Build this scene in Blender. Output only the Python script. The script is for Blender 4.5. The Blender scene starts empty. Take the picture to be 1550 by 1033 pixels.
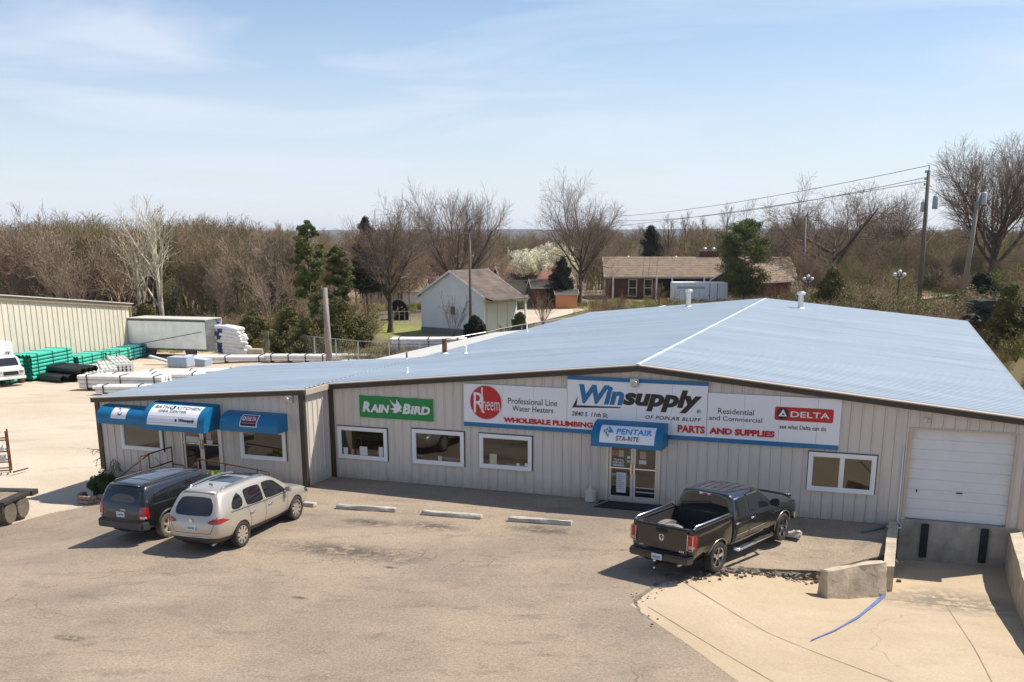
import bpy, bmesh, math, random
import numpy as np
from mathutils import Matrix, Vector
from mathutils.bvhtree import BVHTree
from mathutils.geometry import delaunay_2d_cdt
R = math.radians
rnd = random.Random(7); rg = np.random.default_rng(7)
C = bpy.context.scene.collection

# ------------------------------------------------------------------ camera, sky, sun, exposure
CW, CH = 1550., 1033.
FP, PX, PY, CAMH = 1610., 788., 790., 7.95
PIT = math.atan((PY-350)/FP)
cam = bpy.data.cameras.new('camera'); camo = bpy.data.objects.new('camera', cam); C.objects.link(camo)
camo.location = (0, 0, CAMH); camo.rotation_euler = (math.pi/2-PIT, 0, 0)
cam.sensor_width = 36; cam.lens = 36*FP/CW
cam.shift_x = (CW/2-PX)/CW; cam.shift_y = (PY-CH/2)/CW
cam.clip_start = .5; cam.clip_end = 12000
bpy.context.scene.camera = camo
SUN = Vector((.68, .22, 1)).normalized()
SKY_STRENGTH, SUN_STRENGTH, EXPOSURE = .105, 5.0, .40
sc = bpy.context.scene
sc.view_settings.view_transform = 'Standard'; sc.view_settings.look = 'None'
sc.view_settings.gamma = 1; sc.view_settings.use_curve_mapping = False
sc.view_settings.exposure = EXPOSURE
w = bpy.data.worlds.new('World'); sc.world = w; w.use_nodes = True
nt = w.node_tree; nt.nodes.clear(); N = nt.nodes.new; Lk = nt.links.new
sky = N('ShaderNodeTexSky'); sky.sky_type = 'NISHITA'; sky.sun_disc = False
sky.sun_elevation = math.asin(SUN.z); sky.sun_rotation = math.atan2(SUN.x, SUN.y)
sky.altitude = 100; sky.air_density = 1.0; sky.dust_density = .4; sky.ozone_density = 2.6
tc = N('ShaderNodeTexCoord'); sx = N('ShaderNodeSeparateXYZ'); Lk(tc.outputs['Generated'], sx.inputs[0])
def wmath(op, a, b=None, clamp=False):
    m = N('ShaderNodeMath'); m.operation = op; m.use_clamp = clamp
    for i, v in enumerate((a, b)):
        if v is None: continue
        if isinstance(v, (int, float)): m.inputs[i].default_value = v
        else: Lk(v, m.inputs[i])
    return m.outputs[0]
zz = wmath('MAXIMUM', sx.outputs[2], .0); den = wmath('ADD', zz, .10)
cx = wmath('DIVIDE', sx.outputs[0], den); cy = wmath('DIVIDE', sx.outputs[1], den)
cmb = N('ShaderNodeCombineXYZ'); Lk(cx, cmb.inputs[0]); Lk(wmath('MULTIPLY', cy, 1.5), cmb.inputs[1])
n1 = N('ShaderNodeTexNoise'); n1.inputs['Scale'].default_value = .55; n1.inputs['Detail'].default_value = 9; n1.inputs['Roughness'].default_value = .55; n1.inputs['Distortion'].default_value = .9
Lk(cmb.outputs[0], n1.inputs['Vector'])
rp = N('ShaderNodeValToRGB'); rp.color_ramp.elements[0].position = .47; rp.color_ramp.elements[0].color = (0, 0, 0, 1); rp.color_ramp.elements[1].position = .68; rp.color_ramp.elements[1].color = (1, 1, 1, 1)
Lk(n1.outputs[0], rp.inputs[0])
hz = wmath('SUBTRACT', 1, wmath('MULTIPLY', zz, 3.9), True)          # milkier air low over the horizon
hz2 = wmath('MULTIPLY', wmath('POWER', hz, 1.5), .80)
cl = wmath('MULTIPLY', rp.outputs[0], .66)
fac = wmath('SUBTRACT', 1, wmath('MULTIPLY', wmath('SUBTRACT', 1, cl), wmath('SUBTRACT', 1, hz2)))
mx = N('ShaderNodeMixRGB'); Lk(fac, mx.inputs[0]); tn = N('ShaderNodeMixRGB'); tn.blend_type = 'MULTIPLY'; tn.inputs[0].default_value = 1; tn.inputs[2].default_value = (.95, .96, 1.0, 1); Lk(sky.outputs[0], tn.inputs[1]); Lk(tn.outputs[0], mx.inputs[1]); mx.inputs[2].default_value = (5.9, 6.35, 7.3, 1)
bg = N('ShaderNodeBackground'); bg.inputs[1].default_value = SKY_STRENGTH; Lk(mx.outputs[0], bg.inputs[0])
ow = N('ShaderNodeOutputWorld'); Lk(bg.outputs[0], ow.inputs[0])
sl = bpy.data.lights.new('sun', 'SUN'); sl.energy = SUN_STRENGTH; sl.angle = R(.53); sl.color = (1, .93, .82)
so = bpy.data.objects.new('sun', sl); C.objects.link(so); so.rotation_euler = (-SUN).to_track_quat('-Z', 'Y').to_euler(); so.location = (30, 10, 60)
sc.cycles.max_bounces = 6; sc.cycles.transparent_max_bounces = 6

# ------------------------------------------------------------------ projecting pixels of the photograph onto planes of the place
def ray(x, y):
    a = (x-PX)/FP; b = -(y-PY)/FP
    return np.array([a, math.cos(PIT)+b*math.sin(PIT), -math.sin(PIT)+b*math.cos(PIT)])
def G(x, y, z=0.):
    r = ray(x, y); t = (z-CAMH)/r[2]; return np.array([0, 0, CAMH])+r*t
def GY(x, y, d):
    r = ray(x, y); return np.array([0, 0, CAMH])+r*(d/r[1])
A0 = G(503, 722); DD = np.array([.93914, -.34352, 0]); NN = np.array([.34352, .93914, 0])
FA = Matrix(((DD[0], NN[0], 0, A0[0]), (DD[1], NN[1], 0, A0[1]), (0, 0, 1, 0), (0, 0, 0, 1)))   # store frame: x along the front, y into the building
FAI = FA.inverted()
def wp(x, y, t=0.):
    """pixel -> (s, z) on the plane y=t of the store frame"""
    p0 = A0+NN*t; r = ray(x, y); o = np.array([0, 0, CAMH]); k = np.dot(p0-o, NN)/np.dot(r, NN); p = o+r*k
    return float(np.dot(p-A0, DD)), float(p[2])
def ss(a, b, x):
    t = np.clip((np.asarray(x, float)-a)/(b-a), 0, 1); return t*t*(3-2*t)

# ------------------------------------------------------------------ materials
def mat(name, col, rough=.7, metal=0., var=.0, vscale=3., bump=0., bscale=30., ior=None, coat=0., extra=None, stretch=(1, 1, 1), col2=None, detail=5, dirt=False):
    m = bpy.data.materials.new(name); m.use_nodes = True; t = m.node_tree; b = t.nodes['Principled BSDF']
    b.inputs['Base Color'].default_value = (*col, 1); b.inputs['Roughness'].default_value = rough; b.inputs['Metallic'].default_value = metal
    if ior: b.inputs['IOR'].default_value = ior
    if coat: b.inputs['Coat Weight'].default_value = coat; b.inputs['Coat Roughness'].default_value = .04
    tcn = t.nodes.new('ShaderNodeTexCoord'); mp = t.nodes.new('ShaderNodeMapping'); mp.inputs['Scale'].default_value = stretch
    t.links.new(tcn.outputs['Object'], mp.inputs[0])
    if var or col2:
        n = t.nodes.new('ShaderNodeTexNoise'); n.inputs['Scale'].default_value = vscale; n.inputs['Detail'].default_value = detail; n.inputs['Roughness'].default_value = .62
        t.links.new(mp.outputs[0], n.inputs['Vector'])
        r = t.nodes.new('ShaderNodeValToRGB'); r.color_ramp.elements[0].position = .32; r.color_ramp.elements[1].position = .68
        c2 = col2 if col2 else tuple(min(1, c*(1+var)) for c in col); c1 = col if col2 else tuple(c*(1-var) for c in col)
        r.color_ramp.elements[0].color = (*c1, 1); r.color_ramp.elements[1].color = (*c2, 1)
        t.links.new(n.outputs[0], r.inputs[0]); t.links.new(r.outputs[0], b.inputs['Base Color'])
    if dirt:      # mud splashed up at the foot of the wall and faint streaks under the seams
        sp = t.nodes.new('ShaderNodeSeparateXYZ'); t.links.new(tcn.outputs['Object'], sp.inputs[0]); mr = t.nodes.new('ShaderNodeMapRange'); mr.inputs[1].default_value = .55; mr.inputs[2].default_value = -.1; t.links.new(sp.outputs[2], mr.inputs[0])
        nd = t.nodes.new('ShaderNodeTexNoise'); nd.inputs['Scale'].default_value = 4; nd.inputs['Detail'].default_value = 6; t.links.new(tcn.outputs['Object'], nd.inputs['Vector'])
        m2 = t.nodes.new('ShaderNodeMapping'); m2.inputs['Scale'].default_value = (9, 9, .5); t.links.new(tcn.outputs['Object'], m2.inputs[0]); ns = t.nodes.new('ShaderNodeTexNoise'); ns.inputs['Scale'].default_value = 1; ns.inputs['Detail'].default_value = 4; t.links.new(m2.outputs[0], ns.inputs['Vector'])
        q1 = t.nodes.new('ShaderNodeMath'); q1.operation = 'MULTIPLY'; t.links.new(mr.outputs[0], q1.inputs[0]); t.links.new(nd.outputs[0], q1.inputs[1])
        r3 = t.nodes.new('ShaderNodeMapRange'); r3.inputs[1].default_value = .52; r3.inputs[2].default_value = .8; r3.inputs[4].default_value = .30; t.links.new(ns.outputs[0], r3.inputs[0])
        q2 = t.nodes.new('ShaderNodeMath'); q2.operation = 'ADD'; q2.use_clamp = True; t.links.new(q1.outputs[0], q2.inputs[0]); t.links.new(r3.outputs[0], q2.inputs[1])
        mxd = t.nodes.new('ShaderNodeMixRGB'); t.links.new(q2.outputs[0], mxd.inputs[0]); mxd.inputs[2].default_value = (.24, .19, .14, 1); t.links.new(b.inputs['Base Color'].links[0].from_socket, mxd.inputs[1]); t.links.new(mxd.outputs[0], b.inputs['Base Color'])
    if bump:
        n2 = t.nodes.new('ShaderNodeTexNoise'); n2.inputs['Scale'].default_value = bscale; n2.inputs['Detail'].default_value = 4
        t.links.new(mp.outputs[0], n2.inputs['Vector'])
        bp = t.nodes.new('ShaderNodeBump'); bp.inputs['Strength'].default_value = bump; bp.inputs['Distance'].default_value = .02
        t.links.new(n2.outputs[0], bp.inputs['Height']); t.links.new(bp.outputs[0], b.inputs['Normal'])
    return m
M = {}
M['siding'] = mat('siding', (.61, .555, .49), .5, 0, .05, 1.2, .12, 60, stretch=(1, 1, .35), dirt=True)
M['siding_far'] = mat('siding_far', (.60, .55, .44), .55, 0, .07, .8)
M['roof'] = mat('roof_metal', (.60, .66, .70), .50, .08, .10, .5, .2, 7, stretch=(.25, 2.2, 1))
M['roof_old'] = mat('roof_old', (.55, .53, .48), .6, .1, .08, .7)
M['trim'] = mat('brown_trim', (.055, .042, .03), .45, .1, .12, 2)
M['cap'] = mat('beige_cap', (.50, .42, .33), .45, .1, .06, 2)
M['white'] = mat('white_paint', (.78, .78, .77), .45, 0, .03, 2)
M['signwhite'] = mat('sign_white', (.78, .78, .80), .35, 0, .015, 1)
M['signblue'] = mat('sign_blue', (.005, .145, .33), .4)
M['signred'] = mat('sign_red', (.50, .012, .015), .4)
M['signblack'] = mat('sign_black', (.012, .011, .012), .4)
M['signgray'] = mat('sign_gray', (.06, .06, .07), .4)
M['green'] = mat('banner_green', (.010, .235, .055), .45, 0, .06, 2)
M['awning'] = mat('awning_blue', (.003, .145, .30), .42, 0, .05, 3, .1, 8)
M['cyan'] = mat('logo_cyan', (.02, .27, .55), .4)
M['glass'] = mat('window_glass', (.018, .012, .007), .025, ior=1.8)
M['doorglass'] = mat('door_glass', (.012, .011, .010), .03, ior=1.9)
M['alu'] = mat('aluminium', (.56, .55, .53), .38, .55, .04, 3)
M['rollup'] = mat('rollup_white', (.70, .70, .71), .5, 0, .05, 1.1, .15, 30)
M['concrete'] = mat('concrete_block', (.45, .375, .275), .9, 0, .25, 2.5, .7, 9)
M['concrete_dk'] = mat('concrete_wall', (.34, .31, .26), .9, 0, .3, 1.6, .6, 9)
M['stop'] = mat('wheel_stop', (.42, .39, .33), .9, 0, .22, 5, .6, 14)
M['rubber'] = mat('rubber', (.018, .018, .018), .85, 0, .3, 6, .3, 30)
M['tyre'] = mat('tyre', (.028, .026, .024), .8, 0, .25, 9, .4, 40)
M['tyre_dusty'] = mat('tyre_dusty', (.13, .11, .085), .9, 0, .35, 9, .4, 40)
M['chrome'] = mat('chrome', (.75, .75, .76), .12, 1)
M['rim'] = mat('rim_silver', (.60, .59, .58), .25, .85, .08, 8)
M['rim_dusty'] = mat('rim_dusty', (.52, .46, .36), .5, .4, .15, 8)
M['rust'] = mat('rusty_rail', (.12, .055, .03), .8, .2, .4, 12, .3, 40)
M['blackmetal'] = mat('black_metal', (.02, .02, .021), .5, .2, .3, 5)
M['mat'] = mat('door_mat', (.018, .022, .025), .95, 0, .3, 20, .5, 80)
M['paper'] = mat('paper', (.62, .64, .64), .6)
M['redpaper'] = mat('red_paper', (.42, .16, .12), .6)
M['pinkpaper'] = mat('pink_paper', (.55, .33, .33), .6)
M['creampaper'] = mat('cream_paper', (.5, .46, .33), .6)
M['pvc'] = mat('pvc_white', (.70, .70, .68), .4, 0, .08, 3)
M['wrap'] = mat('white_wrap', (.74, .73, .70), .45, 0, .10, 2.5, .5, 6)
M['teal'] = mat('teal_pipe', (.05, .46, .33), .38, 0, .12, 2)
M['tealshade'] = mat('teal_pipe_shaded', (.015, .20, .20), .38, 0, .12, 2)  # darker copy of teal, shade by the trailer put into the colour
M['blackpipe'] = mat('black_pipe', (.014, .014, .017), .5, 0, .2, 3)
M['strap'] = mat('strap', (.03, .03, .035), .6)
M['wood'] = mat('weathered_wood', (.26, .20, .14), .85, 0, .3, 3, .4, 20, stretch=(1, 1, .2))
M['pole'] = mat('pole_wood', (.27, .235, .20), .9, 0, .25, 4, .5, 12, stretch=(4, 4, .4))
M['poledk'] = mat('pole_dark', (.15, .12, .10), .9, 0, .25, 4, .5, 12, stretch=(4, 4, .4))
M['galv'] = mat('galvanised', (.5, .5, .49), .4, .7, .1, 3)
M['transformer'] = mat('transformer_gray', (.34, .38, .40), .5, .2)
M['trailer_side'] = mat('trailer_side', (.90, .92, .91), .45, .1, .12, 1.3, .15, 8)
M['trailer_dark'] = mat('trailer_dark', (.10, .095, .08), .6, .2, .4, 2)
M['graywrap'] = mat('gray_blue_crate', (.42, .48, .56), .55, 0, .10, 6)
M['bark'] = mat('bark', (.105, .080, .060), .95, 0, .4, 2.5)
M['twigs'] = mat('fine_twigs', (.19, .138, .10), .95, 0, .3, 2.5)
M['barkgrey'] = mat('bark_grey', (.13, .105, .085), .95, 0, .35, 2.5)
M['barkbrown'] = mat('bark_brown', (.17, .118, .080), .95, 0, .4, .22)
M['barkpale'] = mat('bark_pale', (.52, .45, .34), .9, 0, .4, 1.2)
M['twigtan'] = mat('twig_tan', (.20, .13, .085), .9, 0, .4, 1.5)
M['twigred'] = mat('twig_red', (.20, .095, .06), .9, 0, .4, 1.5)
M['pine'] = mat('pine_needles', (.115, .135, .028), .75, 0, .7, 1.1, detail=3)
M['pinedark'] = mat('dark_needles', (.018, .030, .012), .8, 0, .5, 1.1)
M['cedar'] = mat('cedar_green', (.075, .085, .022), .85, 0, .5, .7, col2=(.17, .14, .04))
M['blossom'] = mat('blossom', (.80, .76, .58), .8, 0, .25, .8)
M['palebud'] = mat('pale_buds', (.40, .36, .18), .8, 0, .3, .8)
M['bushgreen'] = mat('bush_green', (.050, .085, .014), .7, 0, .5, 3)
M['bushyellow'] = mat('bush_yellow', (.20, .25, .022), .7, 0, .4, 3)
M['golden'] = mat('golden_leaves', (.24, .17, .02), .75, 0, .5, .6, col2=(.11, .11, .03))
M['dryleaf'] = mat('dry_leaves', (.20, .13, .075), .9, 0, .45, .6)
M['drygrass'] = mat('dry_grass', (.28, .22, .12), .95, 0, .3, .4, col2=(.16, .17, .045))
M['shingle'] = mat('shingles', (.20, .145, .10), .9, 0, .25, 1.5, .6, 6)
M['shingledk'] = mat('shingles_dark', (.13, .10, .078), .9, 0, .45, .5, .6, 6)
M['shinglered'] = mat('shingles_red', (.20, .085, .055), .9, 0, .2, 1.5)
M['brick'] = mat('red_brick', (.13, .052, .040), .85, 0, .25, 3)
M['housewhite'] = mat('house_white', (.86, .87, .88), .6, 0, .04, 1)
M['housecream'] = mat('house_cream', (.62, .58, .42), .6)
M['foundation'] = mat('foundation_gray', (.20, .22, .25), .8, 0, .1, 3)
M['orange'] = mat('orange_shed', (.55, .22, .10), .7)
M['garage_door'] = mat('garage_door', (.66, .62, .54), .6)
M['darkhole'] = mat('dark_inside', (.008, .007, .006), .9)
M['rock'] = mat('cut_rock', (.055, .046, .037), .95, 0, .6, .5, .9, 2)
M['globe'] = mat('white_globe', (.85, .84, .82), .3)
M['stone'] = mat('planter_stone', (.25, .17, .14), .9, 0, .35, 3, .5, 10)
M['bluepaint'] = mat('blue_spray', (.09, .15, .34), .8, 0, .3, 5)
M['redlens'] = mat('red_lens', (.36, .006, .010), .12, coat=.8)
M['carglass'] = mat('car_glass', (.012, .013, .015), .03, ior=1.75)
M['champagne'] = mat('champagne_paint', (.50, .45, .375), .32, .45, coat=1)
M['slate'] = mat('slate_paint', (.018, .019, .021), .30, .4, .15, 2, coat=1)
M['blackpaint'] = mat('black_paint', (.009, .009, .009), .22, .1, coat=1)
M['cladding'] = mat('dark_cladding', (.045, .040, .036), .6, 0, .15, 4)
M['jeepclad'] = mat('grey_cladding', (.05, .05, .052), .5, .1, .2, 4)
M['seam'] = mat('panel_gap', (.006, .006, .006), .8)
M['plate'] = mat('licence_plate', (.55, .62, .64), .4)
M['plateblue'] = mat('plate_blue', (.10, .22, .38), .4)
M['truckwhite'] = mat('truck_white', (.76, .76, .75), .35, 0, .05, 2, coat=.5)
M['farwood'] = mat('far_wood', (.062, .050, .046), .95, 0, .4, .03)

# ------------------------------------------------------------------ object helpers
MW = {}
def props(o, label=None, cat=None, group=None, kind=None):
    if label: o['label'] = label
    if cat: o['category'] = cat
    if group: o['group'] = group
    if kind: o['kind'] = kind
    return o
def empty(name, mw, label, cat, group=None):
    o = bpy.data.objects.new(name, None); C.objects.link(o); o.empty_display_size = .3
    if not isinstance(mw, Matrix): mw = Matrix.Translation(Vector(mw))
    o.matrix_world = mw; MW[o.name] = mw.copy(); props(o, label, cat, group); return o
def frame(x, y, z, ang=0.):
    return Matrix.Translation((x, y, z)) @ Matrix.Rotation(ang, 4, 'Z')
def tolocal(v, fr, parent):
    m = fr if fr is not None else Matrix.Identity(4)
    if parent is not None: m = MW[parent.name].inverted() @ m
    m = np.array(m); v = np.asarray(v, float).reshape(-1, 3)
    return v @ m[:3, :3].T + m[:3, 3]
def link_mesh(name, me, mt, parent=None, smooth=False):
    if mt is not None: me.materials.append(mt)
    o = bpy.data.objects.new(name, me); C.objects.link(o)
    if parent is not None: o.parent = parent; MW[o.name] = MW[parent.name]
    else: MW[o.name] = Matrix.Identity(4)
    if smooth:
        me.polygons.foreach_set('use_smooth', np.ones(len(me.polygons), bool))
        if smooth is not True: me.set_sharp_from_angle(angle=smooth)
    return o
def fast_mesh(name, verts, faces):
    """verts (n,3); faces (m,k) array all of one size"""
    me = bpy.data.meshes.new(name); v = np.asarray(verts, np.float32); f = np.asarray(faces, np.int32); k = f.shape[1]
    me.vertices.add(len(v)); me.vertices.foreach_set('co', v.ravel())
    me.loops.add(f.size); me.loops.foreach_set('vertex_index', f.ravel())
    me.polygons.add(len(f)); me.polygons.foreach_set('loop_start', np.arange(0, f.size, k, dtype=np.int32))
    me.update(calc_edges=True); return me
class MB:
    def __init__(s): s.v = []; s.f = []
    def add(s, vs, fs):
        b = len(s.v); s.v += [tuple(map(float, p)) for p in vs]; s.f += [tuple(i+b for i in q) for q in fs]; return s
    def box(s, x0, x1, y0, y1, z0, z1):
        return s.add([(x0, y0, z0), (x1, y0, z0), (x1, y1, z0), (x0, y1, z0), (x0, y0, z1), (x1, y0, z1), (x1, y1, z1), (x0, y1, z1)],
                     [(0, 3, 2, 1), (4, 5, 6, 7), (0, 1, 5, 4), (1, 2, 6, 5), (2, 3, 7, 6), (3, 0, 4, 7)])
    def hexa(s, p): return s.add(p, [(0, 3, 2, 1), (4, 5, 6, 7), (0, 1, 5, 4), (1, 2, 6, 5), (2, 3, 7, 6), (3, 0, 4, 7)])
    def prism(s, poly, axis, a, b):
        """closed polygon [(u,v)] extruded along axis from a to b. axis 'x': (u,v)=(y,z); 'y': (x,z); 'z': (x,y)"""
        n = len(poly)
        def P(u, v, w): return {'x': (w, u, v), 'y': (u, w, v), 'z': (u, v, w)}[axis]
        vs = [P(u, v, a) for u, v in poly]+[P(u, v, b) for u, v in poly]
        fs = [tuple(range(n))[::-1], tuple(range(n, 2*n))]+[(i, (i+1) % n, n+(i+1) % n, n+i) for i in range(n)]
        return s.add(vs, fs)
    def tube(s, pts, r, n=8, cap=True):
        pts = [Vector(p) for p in pts]; rr = r if hasattr(r, '__len__') else [r]*len(pts); vs = []; fs = []
        for i, p in enumerate(pts):
            t = (pts[min(i+1, len(pts)-1)]-pts[max(i-1, 0)]).normalized()
            a = t.cross(Vector((0, 0, 1)) if abs(t.z) < .9 else Vector((1, 0, 0))).normalized(); b = t.cross(a)
            for k in range(n):
                q = 2*math.pi*k/n; vs.append(p+(a*math.cos(q)+b*math.sin(q))*rr[i])
        for i in range(len(pts)-1):
            for k in range(n): fs.append((i*n+k, i*n+(k+1) % n, (i+1)*n+(k+1) % n, (i+1)*n+k))
        if cap: fs.append(tuple(range(n))[::-1]); fs.append(tuple(range((len(pts)-1)*n, len(pts)*n)))
        return s.add(vs, fs)
    def lathe(s, prof, n=24, o=(0, 0, 0), axis='z'):
        vs = []; fs = []
        for r_, h in prof:
            for k in range(n):
                q = 2*math.pi*k/n; a, b = r_*math.cos(q), r_*math.sin(q)
                vs.append({'z': (o[0]+a, o[1]+b, o[2]+h), 'y': (o[0]+a, o[1]+h, o[2]+b), 'x': (o[0]+h, o[1]+a, o[2]+b)}[axis])
        for i in range(len(prof)-1):
            for k in range(n): fs.append((i*n+k, i*n+(k+1) % n, (i+1)*n+(k+1) % n, (i+1)*n+k))
        fs.append(tuple(range(n))[::-1]); fs.append(tuple(range((len(prof)-1)*n, len(prof)*n)))
        return s.add(vs, fs)
    def build(s, name, mt, parent=None, fr=None, smooth=False, label=None, bevel=0.):
        me = bpy.data.meshes.new(name); me.from_pydata([tuple(p) for p in tolocal(s.v, fr, parent)], [], s.f); me.update()
        bm = bmesh.new(); bm.from_mesh(me); bmesh.ops.recalc_face_normals(bm, faces=bm.faces)
        if bevel: bmesh.ops.bevel(bm, geom=bm.edges[:], offset=bevel, segments=2, affect='EDGES', clamp_overlap=True)
        bm.to_mesh(me); bm.free()
        o = link_mesh(name, me, mt, parent, smooth)
        if label: o['label'] = label
        return o
def copy_thing(root, mw, label=None):
    """copy a thing with its parts and sub-parts (mesh data shared)"""
    def cp(o, par):
        c = o.copy(); C.objects.link(c)
        if par is not None: c.parent = par
        for ch in [q for q in kids.get(o.name, [])]: cp(ch, c)
        return c
    kids = {}
    for q in bpy.data.objects:
        if q.parent: kids.setdefault(q.parent.name, []).append(q)
    r = cp(root, None); r.matrix_world = mw
    if label: r['label'] = label
    return r
def text(body, mt, parent, fr, u0, u1, v0, v1, bold=0., shear=0., depth=.006, name='lettering', spacing=1.):
    """text fitted in the box u0..u1 (along x of fr), v0..v1 (along z of fr), standing proud on -y"""
    cu = bpy.data.curves.new('t', 'FONT'); cu.body = body; cu.size = 1; cu.offset = bold; cu.shear = shear; cu.extrude = .5; cu.resolution_u = 3; cu.space_character = spacing
    to = bpy.data.objects.new('t', cu); C.objects.link(to); dg = bpy.context.evaluated_depsgraph_get(); dg.update()
    me = bpy.data.meshes.new_from_object(to.evaluated_get(dg)); C.objects.unlink(to); bpy.data.objects.remove(to); bpy.data.curves.remove(cu)
    v = np.empty(len(me.vertices)*3); me.vertices.foreach_get('co', v); v = v.reshape(-1, 3); mn = v.min(0); mxx = v.max(0)
    q = np.empty_like(v); q[:, 0] = u0+(v[:, 0]-mn[0])/(mxx[0]-mn[0])*(u1-u0); q[:, 2] = v0+(v[:, 1]-mn[1])/(mxx[1]-mn[1])*(v1-v0); q[:, 1] = -depth*(v[:, 2]+.5)
    me.vertices.foreach_set('co', tolocal(q, fr, parent).astype(np.float32).ravel()); me.update(); me.materials.clear()
    return link_mesh(name, me, mt, parent)

# ------------------------------------------------------------------ ground shape
CTRL = np.array([(0,0,0),(-9,20,0),(20,20,0),(0,60,0),(-40,30,-.8),(-40,0,-.5),(-30,65,-1.05),(-28,82,-1.3),(-14,70,-1.0),(-20,90,-1.2),(-12,98,-.8),(-9,106,-.6),(-3,113,-.35),(5,118,-.1),(12,100,-.2),(5,80,-.2),(0,90,-.6),
 (20,135,-.1),(36,140,.2),(20,110,.2),(20,90,.5),(30,86,1.8),(27,66,.9),(40,100,2.4),(60,90,3),(35,70,1.9),(50,50,2.2),(-50,110,-3.0),(-90,150,-5),(-60,90,-2),(-80,60,-2),(-40,150,-4),(0,200,-3),(60,200,-1),(0,300,-7),(-200,300,-8),(200,300,-6),(120,150,2),(0,500,-11),(300,500,-8),(-300,500,-10),(0,900,-12),(400,900,-10),(-500,900,-12),(0,2000,-14),(900,2000,-14),(-900,2000,-14)], float)
def hshep(x, y):
    x = np.asarray(x, float); y = np.asarray(y, float); d2 = (x[..., None]-CTRL[:, 0])**2+(y[..., None]-CTRL[:, 1])**2+6; ww = d2**-2.
    return (ww*CTRL[:, 2]).sum(-1)/ww.sum(-1)
def local_st(x, y):
    dx = x-A0[0]; dy = y-A0[1]; return dx*DD[0]+dy*DD[1], dx*NN[0]+dy*NN[1]
def ramp(x, y):
    s, t = local_st(x, y); return -.92*ss(11.5, 17.2, s)*(1-ss(-11.5, -.8, -np.abs(t)*0+t*-1*-1)) if False else -.92*ss(13.2, 17.2, s)*ss(-12.5, -1.0, t)
def hnear(x, y):
    l = -.85*ss(9.8, 15.4, -np.asarray(x))*ss(21, 31, y)
    r = 1.6*ss(23, 31, x)*ss(30, 44, y)
    return l+r
def hz_(x, y):
    wv = ss(50, 66, y); return hnear(x, y)*(1-wv)+hshep(x, y)*wv
def gz(px, py, guess=0.):
    z = guess
    for _ in range(12): p = G(px, py, z); z = .5*z+.5*float(hz_(p[0], p[1]))
    return G(px, py, z)

def sheet(name, poly, hf, dz, step, mt, kind='structure', jitter=0.):
    poly = [tuple(p) for p in poly]
    # resample the outline
    out = []
    for i, p in enumerate(poly):
        q = poly[(i+1) % len(poly)]; L = math.dist(p, q); k = max(1, int(L/step))
        for j in range(k):
            u = j/k; jj = (rnd.uniform(-jitter, jitter), rnd.uniform(-jitter, jitter)) if (jitter and 3 < p[1] < 60 and L < 12) else (0, 0)
            out.append((p[0]+(q[0]-p[0])*u+jj[0], p[1]+(q[1]-p[1])*u+jj[1]))
    P = np.array(out); mn = P.min(0); mx_ = P.max(0); inner = []
    def inside(x, y):
        c = False
        for i in range(len(out)):
            x1, y1 = out[i]; x2, y2 = out[i-1]
            if (y1 > y) != (y2 > y) and x < (x2-x1)*(y-y1)/(y2-y1)+x1: c = not c
        return c
    for gx in np.arange(mn[0]+step/2, mx_[0], step):
        for gy in np.arange(mn[1]+step/2, mx_[1], step):
            if inside(gx, gy) and np.min(np.hypot(P[:, 0]-gx, P[:, 1]-gy)) > step*.35: inner.append((gx, gy))
    v, e, f, *_ = delaunay_2d_cdt([Vector(p) for p in out+inner], [], [list(range(len(out)))], 1, 1e-4)
    v = np.array([(p[0], p[1]) for p in v]); z = hf(v[:, 0], v[:, 1])+dz
    me = bpy.data.meshes.new(name); me.from_pydata(np.c_[v, z].tolist(), [], [list(q) for q in f]); me.update()
    o = link_mesh(name, me, mt, None, True); o['kind'] = kind
    bm = bmesh.new(); bm.from_mesh(me)
    if sum(fc.normal.z for fc in bm.faces) < 0: bmesh.ops.reverse_faces(bm, faces=bm.faces)
    bm.to_mesh(me); bm.free(); return o

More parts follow.
